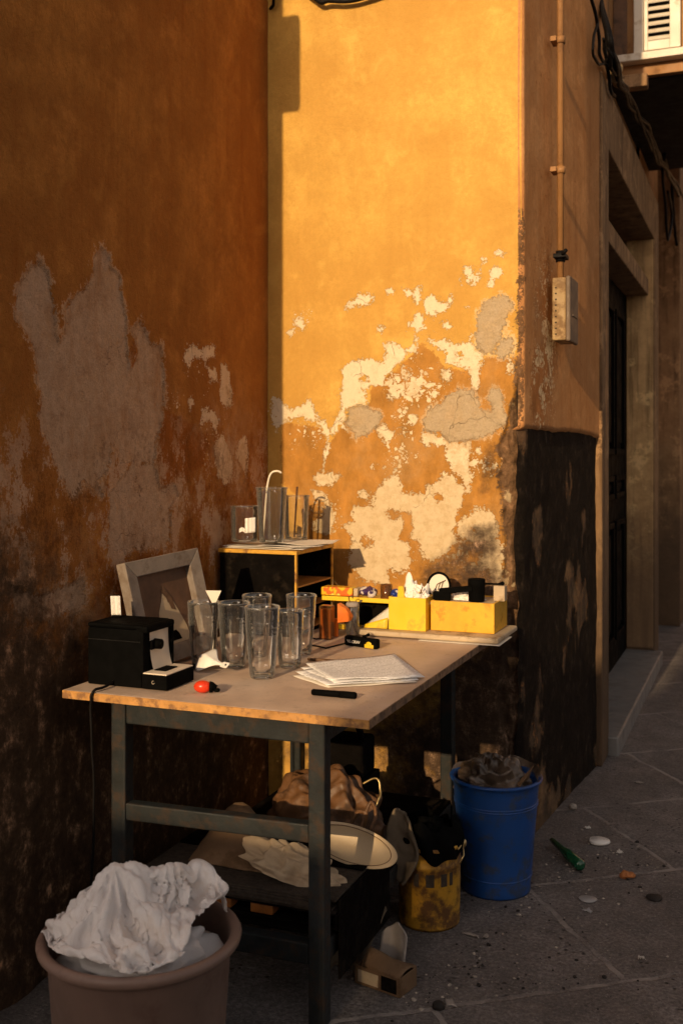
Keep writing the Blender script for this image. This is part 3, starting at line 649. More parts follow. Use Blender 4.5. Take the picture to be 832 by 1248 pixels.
# unseen wall and stepped house, added to cut off the low sun; far house
TAN = math.tan(R(16.)); AZ = R(2.06)
zr = .05+TAN*(YB+6.)
hs = root('sun_blocking_wall', 'added unseen plaster wall with coping, blocking the low sun', 'wall', (-3, -6, 0))
MB().box(-9, -1.24, -6.2, -6, 0, zr-.05).build('wall', M['paleplaster'], hs); MB().box(-9, -1.24, -6.22, -5.98, zr-.048, zr, .004).build('coping', M['surround'], hs)
h2 = root('sun_blocking_house', 'added unseen plaster house with flat roof and stepped side, blocking the low sun', 'house', (-.5, -6, 0))
MB().prism([(-1.235, 0), (-.98, 0), (-.98, zr+.75), (-1.19, zr+.60), (-1.225, zr+.3)], -9.0, -6.01, Matrix(((1, 0, 0, 0), (0, 0, 1, 0), (0, 1, 0, 0), (0, 0, 0, 1)))).build('stepped_blocker', M['paleplaster'], h2)  # added blocker, top edge shaped so its shadow rises to the right
MB().box(-.975, 5, -10, -6.005, 0, 6.1).build('wall', M['paleplaster'], h2); MB().box(-.975, 5.1, -10.1, -5.9, 6.1, 6.25).build('roof', M['surround'], h2)
fh = root('far_house', 'brown plaster house closing the far end of the alley', 'house', (3, 17, 0))
MB().box(-1.2, 9, 17, 22, 0, 7.).build('wall', M['baypaint'], fh); MB().box(-1.4, 9.2, 16.7, 22.2, 7., 7.2).build('roof', M['surround'], fh)
for k in range(4):
    for z in (1.2, 4.1):
        x = -.2+k*2.1; wn = MB(); wn.box(x, x+.07, 16.96, 17.01, z, z+1.5); wn.box(x+.83, x+.9, 16.96, 17.01, z, z+1.5); wn.box(x+.07, x+.83, 16.96, 17.01, z, z+.07); wn.box(x+.07, x+.83, 16.96, 17.01, z+1.43, z+1.5)
        wo = wn.build('window', M['shutter'], fh); MB().box(x+.07, x+.83, 16.985, 16.995, z+.07, z+1.43).build('pane', M['soffit'], wo)
g = MB(); g.add([(-60, -60, 0), (60, -60, 0), (60, 60, 0), (-60, 60, 0)], [(0, 1, 2, 3)], False)
go = g.build('ground', M['ground']); go['kind'] = 'structure'
XS = float(SW(4.2))
# ------------------------------------------------------------------ on the walls
zc1 = atX(682, 350, XS).z; yc = atX(682, 200, XS+.02).y
cp = root('conduit_pipe', 'thin ochre painted pipe running down the brown wall to the meter box', 'pipe', (XS, yc, zc1))
MB().tube([(XS+.022, yc, zc1-.02), (XS+.022, yc, 5.0)], .0125, 12).build('pipe', M['conduit'], cp)
for py in (63, 217):
    z = atX(682, py, XS).z; q = MB(); q.lathe([(.0128, -.012), (.0175, -.012), (.0175, .012), (.0128, .012)], (XS+.022, yc, z), 14)
    q.box(XS-.01, XS+.012, yc-.032, yc+.032, z-.009, z+.009, .002); q.build('clamp', M['conduit'], cp)
z = atX(684, 321, XS).z; q = MB(); q.box(XS+.0, XS+.045, yc-.03, yc+.045, z-.008, z+.008, .003); q.tube([(XS+.03, yc-.02, z), (XS+.05, yc-.045, z+.014)], .007, 8); q.tube([(XS+.022, yc, z-.02), (XS+.022, yc, z+.02)], .017, 10)
q.build('cable_clip', M['cable'], cp)
ya = float(atX(674, 400, XS).y); yb2 = ya+.165; z0 = 1.762; z1 = 1.99
mbx = root('meter_box', 'small beige box with grey lid at the foot of the ochre pipe', 'box', (XS, ya+.08, z0))
MB().box(XS-.005, XS+.045, ya, yb2, z0, z1, .006).build('body', M['boxpaint'], mbx)
q = MB(); q.box(XS+.045, XS+.062, ya-.005, yb2+.005, z0-.004, z1+.004, .005); q.box(XS+.062, XS+.066, ya+.03, yb2-.03, z0+.09, z0+.096); q.build('lid', M['boxlid'], mbx)
q = MB()
for k in range(9): q.box(XS+.006, XS+.012, ya-.0008, ya+.0005, z0+.02+k*.021, z0+.025+k*.021)
q.build('vent_slots', M['soffit'], mbx)

# cables along the side wall
cbn = root('cable_bundle', 'thick bundle of black cables sagging along the side wall above the door', 'cables', (XF, 4.6, 3.0))
def strand(pts, r, jit, seed, n=40):
    rr = random.Random(seed); P = [Vector(p) for p in pts]; out = []
    ph = [rr.uniform(0, 6) for _ in range(4)]
    for k in range(n):
        t = k/(n-1)*(len(P)-1); i = min(int(t), len(P)-2); f = t-i
        a, b, c, d = P[max(i-1, 0)], P[i], P[i+1], P[min(i+2, len(P)-1)]
        p = .5*((2*b)+(c-a)*f+(2*a-5*b+4*c-d)*f*f+(3*b-a-3*c+d)*f**3)
        out.append(p+Vector((abs(jit*math.sin(k*.55+ph[0])), jit*math.sin(k*.41+ph[1]), jit*math.sin(k*.6+ph[2]))))
    return out
XC = XF+.025
main = [(722, -30), (737, 50), (751, 96), (766, 125), (784, 160), (800, 192), (815, 217), (833, 250), (850, 282)]
mp_ = [atX(px, py, XC if py > 30 else XR+.05) for px, py in main]
for k in range(6):
    q = MB(); q.tube(strand([p+Vector((rng.uniform(0, .02), 0, rng.uniform(-.03, .02))) for p in mp_], rng.choice([.011, .015, .02]), .012, k, 60), rng.choice([.006, .008, .011]), 8); q.build('cable', M['cable'], cbn)
for pts, r in (([(716, -20), (727, 30), (731, 70), (742, 82)], .007), ([(727, 28), (721, 58), (727, 76), (738, 72), (734, 45)], .006), ([(735, 50), (739, 80), (744, 112), (748, 116)], .008),
               ([(806, 205), (810, 250), (813, 292), (818, 262), (813, 232)], .010), ([(818, 222), (820, 262), (824, 300)], .012), ([(812, 178), (808, 190), (812, 206)], .016)):
    q = MB(); q.tube(strand([atX(px, py, XC-.01) for px, py in pts], r, .004, 3, 26), r, 8); q.build('cable', M['cable'], cbn)
q = MB(); p = atX(748, 84, XC); q.ball(p, (.03, .06, .045), 3, .02, 20, 2); q.ball(p+Vector((.0, .14, .0)), (.026, .05, .03), 3, .02, 20, 5); q.build('tape_wrap', M['boxpaint'], cbn)
# iron hook and wire up in the corner
hk = root('wall_hook', 'small iron hook with a wire at the top of the corner', 'hook', (XL+.03, YB-.02, 2.93))
p0 = atY(333, 6, YB-.02); MB().tube([p0+Vector((-.03, .03, .0)), p0, p0+Vector((.012, -.02, .03)), p0+Vector((.02, -.02, .06))], .006, 8).build('hook', M['cable'], hk)
p1 = atY(394, 1, YB-.03); p2 = atY(440, -3, YB-.03)
MB().tube(strand([p0+Vector((.03, .0, .12)), p1+Vector((-.03, 0, .012)), p1+Vector((.02, 0, -.002)), p2, p2+Vector((.3, 0, .05))], .008, .001, 1, 30), .009, 8).build('wire', M['cable'], hk)

# ------------------------------------------------------------------ the table
TX0, TX1, TY0, TY1 = -1.665, -.832, 2.262, 3.50
tb = root('work_table', 'steel framed work table with worn stone coloured top and orange edge', 'table', ((TX0+TX1)/2, (TY0+TY1)/2, 0))
bm = bmesh.new(); bmesh.ops.create_cube(bm, size=1)
tp = MB().box(TX0, TX1, TY0, TY1, TT-.0215, TT, .003).build('tabletop', M['tabletop'], tb)
eb = MB()
eb.grid(160, 5, lambda u, v: (TX0+.003+(TX1-TX0-.006)*u, TY0-.0025-.0012*mnoise.noise(Vector((u*30, v*2, 0))), TT-.001-.0195*v))
e2 = MB(); e2.grid(200, 5, lambda u, v: (TX1+.0025+.0012*mnoise.noise(Vector((u*40, v*2, 3))), TY0+(TY1-TY0)*u, TT-.001-.0195*v))
eb.box(TX0+.001, TX1+.002, TY0-.002, TY0+.001, TT-.0205, TT-.0007); e2.box(TX1-.001, TX1+.002, TY0-.0015, TY1, TT-.0205, TT-.0008); e2.build('edge_band', M['tableside'], tp)
eb.build('edge_band', M['tableedge'], tp)
LX = (-1.545, -.998); LY = (2.30, 3.40); lw_ = .042
def sq(mb, x0, x1, y0, y1, z0, z1): mb.box(x0, x1, y0, y1, z0, z1, .004)
for x in LX:
    for y in LY:
        q = MB(); sq(q, x, x+lw_, y, y+lw_, 0.002, TT-.0225); q.build('leg', M['steel'], tb)
for y in LY:
    q = MB(); sq(q, LX[0]+lw_, LX[1], y+.003, y+.035, .668, TT-.0225); q.build('apron_rail', M['steel'], tb)
for x in LX:
    q = MB(); sq(q, x+.003, x+.035, LY[0]+lw_, LY[1], .668, TT-.0225); q.build('apron_rail', M['steel'], tb)
q = MB(); q.box(-.5, .5, 0.003, .038, -.022, .022, .004, TR(((LX[0]+lw_+LX[1])/2, LY[0], .450)) @ Matrix.Rotation(-R(1.2), 4, 'Y') @ Matrix.Diagonal((LX[1]-LX[0]-lw_, 1, 1, 1)))
q.build('middle_rail', M['steel'], tb)
for y in LY:
    q = MB(); sq(q, LX[0]+lw_, LX[1], y+.003, y+.038, .145, .195); q.build('lower_rail', M['steel'], tb)
for x in LX:
    q = MB(); sq(q, x+.003, x+.038, LY[0]+lw_, LY[1], .145, .195); q.build('lower_rail', M['steel'], tb)
MB().box(LX[0]+.006, LX[1]+.036, LY[0]+.045, LY[1]-.003, .196, .206, .002).build('shelf', M['blackmatt'], tb)

# ------------------------------------------------------------------ drinking glasses
def tumbler(mb, H, rb, rt, rings=(.62, .68, .735, .79), flute=.05, wall=.0024, base=.011):
    def rad(z):
        k = z/H; r = rb+(rt-rb)*k**.85
        for q in rings: r += .0022*math.exp(-((k-q)/.012)**2)
        if k > .94: r += .0006*math.exp(-((k-.98)/.02)**2)
        return r
    f = lambda a, z, r: 1+(flute*.5*(abs(math.cos(a*5))-.5) if .03*H < z < .56*H else 0)*min(1, (z-.03*H)/(.06*H) if z < .3*H else (.56*H-z)/(.10*H))
    out = [(0, .0015), (rb*.72, .0015), (rb*.9, 0), (rb, .004)]+[(rad(H*k/46), H*k/46) for k in range(2, 47)]
    n = len(out)
    inn = [(rad(H)-.0006, H+.0009), (rad(H)-wall*.9, H+.0002)]+[(rad(H*k/20)-wall, H*k/20) for k in range(19, 2, -1) if H*k/20 > base+.004]+[(rb*.86, base+.002), (rb*.6, base), (0, base)]
    g = lambda a, z, r: f(a, z, r) if r > rad(z)-wall*.5 else 1
    mb.lathe(out+inn, n=60, f=g)
    return mb
def glass_at(px, py, H, rb, rt, label, group='ribbed glasses on the table', mat='pressed', src=None, rz=0):
    p = T(px, py, TT+.0006)
    o = tumbler(MB(), H, rb, rt).build('drinking_glass', M[mat]) if src is None else src.copy()
    if src is not None: COL.objects.link(o)
    o.location = p; o.rotation_euler = (0, 0, rz)
    return tag(o, label, 'glass', group)
g1 = glass_at(319.5, 826, .192, .033, .0475, 'ribbed glass standing nearest the table edge, in front of the others')
gl_a = glass_at(248, 811, .182, .0325, .0455, 'ribbed glass holding a small white paper triangle, beside the picture frame')
gl_b = glass_at(285, 813, .183, .0325, .0455, 'ribbed glass standing right behind the white scoop', rz=.3)
gl_c = glass_at(353, 813, .160, .031, .040, 'shorter glass touching the corner of the printed paper sheets', rz=.8)
gl_d = glass_at(367, 797, .178, .030, .046, 'glass standing closest to the amber tube, behind the shorter glass', rz=.2)
gl_e = glass_at(313, 800, .183, .030, .044, 'glass almost hidden behind the foremost ribbed glass', rz=.5)

# ------------------------------------------------------------------ capsule coffee machine and cards
a = T(106.3, 834); b = T(203.5, 843.7); X0, X1, Yf, Yb = -1.642, -1.404, 2.338, 2.478
xm = -1.478; zt = TT+.163
cm = root('coffee_machine', 'small black boxy coffee machine with cream front and drip tray', 'coffee machine', ((X0+X1)/2, (Yf+Yb)/2, TT))
q = MB(); q.box(X0, xm-.001, Yf, Yb, TT+.002, zt-.012, .004); q.box(X0-.001, xm+.0, Yf-.001, Yb+.001, zt-.0115, zt, .005); q.box(xm-.012, xm+.014, Yf+.128, Yb-.002, TT+.04, zt-.011, .002); q.box(xm-.012, xm+.004, Yf+.001, Yf+.034, TT+.04, zt-.011, .002); q.box(xm-.02, xm+.016, Yf, Yb, zt-.02, zt-.001, .006)
q.build('body', M['black'], cm)
q = MB(); q.grid(8, 20, lambda u, v: (xm+.002+.012*(1-v)**3-.000*math.sin(math.pi*v), Yf+.035+.092*u, TT+.044+.107*v)); q.build('front_panel', M['cream'], cm)
q = MB(); q.box(xm, X1, Yf-.0005, Yb, TT+.002, TT+.039, .003); q.build('drip_tray', M['black'], cm)
dt = MB(); dt.box(xm+.001, X1-.002, Yf+.002, Yb-.002, TT+.0395, TT+.043, .0015); dto = dt.build('tray_cover', M['cream'], cm)
q = MB(); q.box(xm+.016, xm+.05, Yf+.035, Yb-.045, TT+.0435, TT+.046, .001); q.build('drip_grille', M['black'], dto)
q = MB(); q.tube([(xm-.0, Yf+.060, zt-.055), (xm+.022, Yf+.060, zt-.055)], [.014, .013], 20); q.box(xm+.0, xm+.010, Yf+.034, Yf+.062, zt-.068, zt-.043, .004); q.build('spout', M['black'], cm)
q = MB(); q.box(X0+.002, xm-.004, Yf-.0006, Yf+.001, TT+.120, TT+.1212); 
q.build('seam', M['soffit'], cm)
q = MB(); q.tube([((xm+X1)/2-.002+.004*math.cos(t*math.pi*2/20), Yf-.0012, TT+.021+.004*math.sin(t*math.pi*2/20)) for t in range(4, 20)], .0005, 5); q.build('power_mark', M['cream'], cm)
pa = T(152, 838); 
cw = [(X0+.05, Yf+.01, TT+.03)]
q = MB(); q.tube(strand([(-1.565, Yf-.001, TT+.012), (-1.567, TY0+.02, TT+.007), (-1.572, TY0-.009, TT-.002), (-1.575, TY0-.008, TT-.05), (-1.572, 2.262, .55), (-1.580, 2.27, .36), (-1.602, 2.29, .16), (-1.63, 2.31, .012)], .003, .002, 4, 50), .0036, 8)
q.build('power_cord', M['cable'], cm)
# little printed card on the machine
tc = T(139.5, 700, TT); dcard = 2.86; r_ = ray(138.5); cx, cy = r_[0]*2.775, r_[1]*2.775
pt = root('price_card', 'small white printed card standing upright on the coffee machine', 'card', (-1.615, 2.43, zt), local=True, rz=R(20))
q = MB(); q.grid(6, 10, lambda u, v: ((u-.5)*.026-.003*v, .002*math.sin(u*3), .006+.052*v)); q.build('card', M['tagpaper'], pt, solid=.0008)
q = MB(); q.box(-.012, .012, -.004, .004, .0005, .007, .001); q.build('clip', M['black'], pt)

# ------------------------------------------------------------------ picture frame leaning on the long wall
fl_ = atX(133, 681, XL+.055); fr_ = atX(229, 667, XL+.055)
Wf = .30; Hf = .305; fw = .046; fd = .034
pf = root('picture_frame', 'thick grey picture frame with faded brown picture leaning against the wall', 'picture frame', (0, 0, 0), local=True)
y_l = fl_.y; lean = R(13)
# local frame: u along wall (+Y), v up, w out of the wall; leaned back and a touch twisted
MF = TR((-1.585, (fl_.y+fr_.y)/2+.006, TT+.0045), R(-9)) @ Matrix.Rotation(-lean, 4, 'Y') @ Matrix.Rotation(R(3.0), 4, 'X')
pf.location = MF.translation; pf.rotation_euler = MF.to_euler()
Wf = abs(fr_.y-fl_.y)*.77
def bar(poly, n): 
    return MB().add(poly, n, False)
iw, ih = Wf-2*fw, Hf-2*fw
def fbar(o1, o2, i1, i2, name):
    # outer edge o1-o2, inner edge i1-i2 (y,z); raised outer lip, bevel falling inwards
    V = [(0, *o1), (0, *o2), (fd, *o1), (fd, *o2), (fd-.006, *i1), (fd-.006, *i2), (0.004, *i1), (0.004, *i2)]
    F = [(0, 1, 3, 2), (2, 3, 5, 4), (4, 5, 7, 6), (6, 7, 1, 0), (0, 2, 4, 6), (1, 7, 5, 3)]
    MB().add(V, F, False).build(name, M['framewood'], pf, bev=.0025)
h_ = Wf/2
fbar((-h_, Hf), (h_, Hf), (-h_+fw, Hf-fw), (h_-fw, Hf-fw), 'frame_rail'); fbar((-h_, 0), (h_, 0), (-h_+fw, fw), (h_-fw, fw), 'frame_rail')
fbar((-h_, .0), (-h_, Hf), (-h_+fw, fw), (-h_+fw, Hf-fw), 'frame_rail'); fbar((h_, .0), (h_, Hf), (h_-fw, fw), (h_-fw, Hf-fw), 'frame_rail')
MB().box(.002, .006, -h_+fw-.004, h_-fw+.004, fw-.004, Hf-fw+.004).build('picture', M['picture'], pf)
def flat(poly, x, name, mat): 
    V = [(x, y, z) for y, z in poly]; MB().add(V, [tuple(range(len(V)))], False).build(name, M[mat], pf)
U_ = lambda u, v: (-h_+fw+iw*u, fw+ih*v)
flat([U_(*p) for p in ((.22, .0), (.23, .16), (.30, .24), (.34, .46), (.42, .60), (.48, .74), (.52, .66), (.54, .56), (.62, .60), (.70, .44), (.80, .20), (.84, 0))], .0072, 'pale_figure', 'plywood')
flat([U_(*p) for p in ((.42, .04), (.44, .12), (.50, .17), (.58, .18), (.63, .12), (.66, .04))], .0082, 'dark_shape', 'blackmatt')
flat([U_(*p) for p in ((.45, .72), (.50, .80), (.56, .70), (.62, .62), (.66, .44), (.58, .47), (.53, .62))], .0080, 'dark_shape', 'leather')

# ------------------------------------------------------------------ shelf cabinet with papers and jars on top
BX0, BX1, BY0, BY1 = -1.698, -1.415, 3.166, 3.485; BH = .283; z0 = TT+.001
sb = root('desk_cabinet', 'black desk cabinet with yellow edges and open shelves on its right side', 'cabinet', ((BX0+BX1)/2, (BY0+BY1)/2, TT))
q = MB(); q.box(BX0+.001, BX1-.007, BY0+.002, BY0+.010, z0, z0+BH-.013, .001); q.box(BX0, BX0+.008, BY0+.011, BY1, z0, z0+BH-.013, .001); q.box(BX0+.009, BX1-.007, BY1-.008, BY1, z0, z0+BH-.013, .001)
q.box(BX0+.009, BX1-.008, BY0+.011, BY1-.009, z0, z0+.006, .001)
q.build('carcass', M['blackmatt'], sb)
q = MB(); q.box(BX0-.003, BX1+.003, BY0-.003, BY1+.003, z0+BH-.0125, z0+BH, .0015)
tpb = q.build('top', M['yellowedge'], sb)
q = MB(); q.box(BX1-.0065, BX1, BY0, BY0+.012, z0, z0+BH-.013, .001); q.build('edge_strip', M['yellowedge'], sb)
q = MB(); q.box(BX1-.0065, BX1, BY1-.010, BY1+.001, z0, z0+BH-.013, .001); q.build('edge_strip', M['yellowedge'], sb)
for k in range(3):
    q = MB(); z = z0+.012+.073*k+.002; q.box(BX0+.009, BX1-.002, BY0+.0125, BY1-.0105, z, z+.0055, .001); q.build('shelf', M['glow_wood'], sb)
zb_ = z0+BH+.0005
ps = root('paper_pile', 'loose sheets of paper covering the top of the black cabinet', 'papers', (-1.50, 3.26, zb_))
def sheet(cx, cy, z, w, h, rz, curl=.004, seed=0, mat='paper', parent=None, name='sheet', lift=None):
    ca, sa = math.cos(rz), math.sin(rz)
    def f(u, v):
        x = (u-.5)*w; y = (v-.5)*h
        dz = curl*(mnoise.noise(Vector((u*2.3+seed, v*2.1, seed)))+.6)*(.25+abs(u-.5)+abs(v-.5))
        if lift: dz += lift(u, v)
        return (cx+x*ca-y*sa, cy+x*sa+y*ca, z+max(dz, 0))
    return MB().grid(14, 14, f).build(name, M[mat], parent, solid=.0004)
sheet(-1.545, 3.31, zb_+.0005, .29, .28, .02, .004, 1, 'plainpaper', ps); sheet(-1.56, 3.30, zb_+.004, .26, .25, -.05, .004, 2, 'plainpaper', ps)
sheet(-1.475, 3.30, zb_+.008, .22, .21, .22, .006, 3, 'paper', ps); sheet(-1.455, 3.33, zb_+.013, .21, .20, .10, .006, 4, 'plainpaper', ps)
zj = zb_+.0165
def jar(px, pyb, w, h, name, label, taper=.9, straight=False):
    """thin clear tumbler with a fold of rim"""
    d = 3.55; p = T(px, pyb, zj)
    mb = MB(); r1 = w; r0 = w*taper
    out = [(0, .001), (r0*.8, .001), (r0, .003)]+[(r0+(r1-r0)*k/14, h*k/14) for k in range(1, 15)]
    inn = [(r1+.0022, h+.001), (r1+.0026, h+.005), (r1-.001, h+.0055), (r1-.0018, h)]+[(r0+(r1-r0)*k/14-.0018, h*k/14) for k in range(13, 0, -1)]+[(r0*.85, .005), (0, .005)]
    mb.lathe(out+inn, n=48)
    o = mb.build(name, M['jarglass']); o.location = p
    return tag(o, label, 'glass')
j1 = jar(298, 660.5, .047, .118, 'glass_jar', 'short wide jar with a white label on the cabinet, nearest the long wall', .97)
j2 = jar(331, 661.5, .052, .182, 'glass_jar', 'tall jar with a bent pale straw on the cabinet', .80)
j3 = jar(361, 657.5, .045, .150, 'glass_jar', 'jar with a dark stick on the cabinet, nearest the sunlit wall', .88)
pj = j1.location
lb_ = root('jar_label', 'white paper label folded over the side of the short jar', 'label', (pj.x+.038, pj.y-.047, zj))
q = MB(); q.grid(6, 8, lambda u, v: (pj.x+.028+.034*u, pj.y-.052-.004*math.sin(u*2.5)+.012*u, zj+.034+.050*v+.004*u)); q.grid(5, 5, lambda u, v: (pj.x+.006+.024*u, pj.y-.0525-.004*u*u, zj+.034+.006*math.sin(u*3)+.014*v)); q.build('paper', M['tagpaper'], lb_, solid=.0005)
p2 = j2.location
q = MB(); st = strand([p2+Vector((-.028, -.012, .006)), p2+Vector((-.018, -.015, .10)), p2+Vector((-.008, -.018, .19)), p2+Vector((.004, -.018, .232)), p2+Vector((.026, -.015, .243)), p2+Vector((.040, -.01, .236))], .004, .0003, 1, 40); q.tube(st, .0034, 10)
q.solo('drinking_straw', M['straw'], 'pale bent straw standing in the tall jar', 'straw', p2)
p3 = j3.location
q = MB(); q.tube([p3+Vector((-.008, .0, .008)), p3+Vector((.002, .003, .185))], [.003, .004], 8); q.solo('dark_stick', M['leather'], 'thin dark stick standing in the jar nearest the sunlit wall', 'stick', p3)
q = MB(); px_ = atY(407, 700, 3.40)
q.tube([(px_.x, 3.385, TT+.001), (px_.x-.004, 3.388, TT+.10), (px_.x-.002, 3.392, TT+.17), (px_.x+.012, 3.40, TT+.15)], .0016, 6)
q.grid(8, 4, lambda u, v: (px_.x+.012+.045*u, 3.40-.012*(v-.5)*math.sin(math.pi*u), TT+.15-.030*u+.012*(v-.5)*math.sin(math.pi*u)))
q.solo('dry_stem', M['leaf'], 'dry plant stem with one leaf beside the black cabinet', 'plant', (px_.x, 3.385, TT))
# ------------------------------------------------------------------ candy stand, tubes, boxes
zw = TT
cs0 = atY(395, 727, 3.36); cs1 = atY(487, 727, 3.36)
ks = root('sweet_stand', 'low black stand with a yellow rimmed tray on top', 'stand', ((cs0.x+cs1.x)/2, 3.40, TT))
zt_ = cs0.z
q = MB(); q.box(cs0.x+.06, cs1.x+.02, 3.395, 3.47, TT+.001, zt_-.008, .003); q.build('box', M['blackmatt'], ks)
q = MB(); q.box(cs0.x, cs1.x+.02, 3.34, 3.475, zt_-.0075, zt_+.001, .002); q.box(cs0.x, cs1.x+.02, 3.338, 3.342, zt_-.009, zt_+.006, .001); q.build('tray', M['yellow'], ks)
q = MB(); q.box(cs0.x+.04, cs1.x+.02, 3.375, 3.39, TT+.001, TT+.018, .002); q.build('base_strip', M['yellow'], ks)
w_ = lambda px: atY(px, 720, 3.36).x
q = MB(); q.box(w_(393), w_(431), 3.345, 3.40, zt_+.0065, zt_+.035, .004); q.solo('sweet_packet', M['pack_orange'], 'yellow and orange wrapped packet on the tray', 'packet', (w_(412), 3.37, zt_))
q = MB(); q.box(w_(431)+.002, w_(437), 3.35, 3.40, zt_+.0065, zt_+.034, .003); q.solo('small_carton', M['plywood'], 'narrow pale carton between the orange and purple packets', 'carton', (w_(434), 3.37, zt_))
q = MB(); q.ball(((w_(438)+w_(460))/2, 3.375, zt_+.022), (.031, .025, .0155), 3, .012, 30, 4); q.solo('sweet_packet', M['pack_purple'], 'purple and white wrapped packet on the tray', 'packet', (w_(449), 3.37, zt_))
q = MB(); q.ball((w_(480), 3.37, zt_+.021), (.018, .018, .014), 3, .008, 40, 9); q.solo('sweet_packet', M['pack_blue'], 'small blue wrapped sweet at the end of the tray', 'packet', (w_(480), 3.37, zt_))
aj = atY(466, 735, 3.325)
q = MB(); q.lathe([(0, 0), (.018, 0), (.0195, .004), (.020, .050), (.0185, .050), (.018, .006), (0, .006)], (aj.x, 3.362, zt_+.0015), 32)
q.solo('amber_cup', M['amber'], 'small amber glass cup at the front of the sweet tray', 'cup', (aj.x, 3.362, zt_))
# amber square tube
p = T(398.5, 779); 
at = root('amber_tube', 'square amber plastic tube standing on the table', 'tube', (p.x, p.y, TT))
q = MB(); q.box(p.x-.022, p.x+.020, p.y-.018, p.y+.018, TT+.001, TT+.110, .003); q.build('tube', M['amber'], at)
q = MB(); q.box(p.x-.019, p.x+.017, p.y-.014, p.y+.015, TT+.003, TT+.098, .003); q.build('filling', M['glow_wood'], at)
oc = T(409, 762); 
q = MB(); q.add([(p.x+.024, p.y+.03, TT+.050), (p.x+.024, p.y+.03, TT+.112), (p.x+.052, p.y+.035, TT+.095), (p.x+.068, p.y+.04, TT+.07), (p.x+.06, p.y+.038, TT+.055), (p.x+.024, p.y+.06, TT+.050), (p.x+.024, p.y+.06, TT+.112), (p.x+.052, p.y+.06, TT+.095), (p.x+.068, p.y+.06, TT+.07), (p.x+.06, p.y+.06, TT+.055)],
      [(0, 1, 2, 3, 4), (9, 8, 7, 6, 5), (0, 5, 6, 1), (1, 6, 7, 2), (2, 7, 8, 3), (3, 8, 9, 4), (4, 9, 5, 0)], False)
q.box(p.x-.004, p.x+.018, p.y+.040, p.y+.056, TT+.001, TT+.06, .002)
q.solo('orange_funnel', M['orange'], 'bright orange pointed plastic piece behind the amber tube', 'plastic piece', (p.x+.04, p.y+.045, TT))
p = T(429.5, 775)
vj = root('glass_vial', 'clear capped vial with yellow contents beside the amber tube', 'vial', (p.x, p.y, TT))
q = MB(); q.lathe([(0, .001), (.021, .001), (.0225, .004), (.0225, .095), (.0205, .097), (.0205, .006), (0, .006)], (p.x, p.y, TT), 32); q.build('glass', M['glass'], vj)
q = MB(); q.lathe([(0, .006), (.015, .006), (.017, .012), (.017, .030), (.013, .034), (0, .034)], (p.x, p.y, TT), 24); q.build('powder', M['rag'], vj)
q = MB(); q.box(p.x-.010, p.x+.009, p.y-.009, p.y+.009, TT+.034, TT+.070, .003); q.build('contents', M['yellow'], vj)
q = MB(); q.lathe([(0, .112), (.018, .112), (.0215, .108), (.0225, .098), (.0205, .0975)], (p.x, p.y, TT), 32); q.build('cap', M['rag'], vj)
q = MB(); q.tube([(p.x-.01, p.y, TT+.112), (p.x-.014, p.y, TT+.126), (p.x-.004, p.y, TT+.132), (p.x+.002, p.y, TT+.124)], .002, 6); q.tube([(p.x+.024, p.y, TT+.11), (p.x+.033, p.y-.003, TT+.119)], .004, 8); q.build('wire_loop', M['rustmetal'], vj)

# board, boxes
zo = TT+.0015
q = MB(); q.box(-1.03, -.765, 3.262, 3.44, zo, zo+.0012); q.solo('white_card', M['plainpaper'], 'white card sticking out under the pale wooden board', 'card', (-.9, 3.3, zo))
q = MB(); q.box(-1.26, -.772, 3.276, 3.555, zo+.0022, zo+.020, .006, None, 3); q.solo('wooden_board', M['plywood'], 'pale rounded board under the yellow boxes, overhanging the table', 'board', (-1.0, 3.4, zo))
zb2 = zo+.0206
xb0, xb1 = -1.150, -1.022
yb = root('yellow_tub', 'bright yellow square tub stuffed with white tissue', 'tub', ((xb0+xb1)/2, 3.36, zb2))
q = MB(); hh = .108
for (x0, x1, y0, y1) in ((xb0, xb1, 3.318, 3.3215), (xb0, xb1, 3.4185, 3.422), (xb0, xb0+.0035, 3.3215, 3.4185), (xb1-.0035, xb1, 3.3215, 3.4185)): q.box(x0, x1, y0, y1, zb2, zb2+hh, .0012)
q.box(xb0+.003, xb1-.003, 3.321, 3.419, zb2+.001, zb2+.004); q.build('body', M['yellow'], yb)
q = MB(); q.add([(xb0+.022, 3.335, zb2+hh-.02), (xb0+.052, 3.332, zb2+hh-.02), (xb0+.045, 3.333, zb2+hh+.034), (xb0+.027, 3.335, zb2+hh+.034), (xb0+.022, 3.35, zb2+hh-.02), (xb0+.052, 3.35, zb2+hh-.02), (xb0+.045, 3.35, zb2+hh+.034), (xb0+.027, 3.35, zb2+hh+.034)], [(0, 1, 2, 3), (7, 6, 5, 4), (0, 3, 7, 4), (1, 5, 6, 2), (3, 2, 6, 7)], False); q.build('tab', M['yellow'], yb, bev=.003)
ti = root('crumpled_tissue', 'white crumpled tissue poking out of the yellow tub', 'tissue', (-1.075, 3.37, zb2+hh))
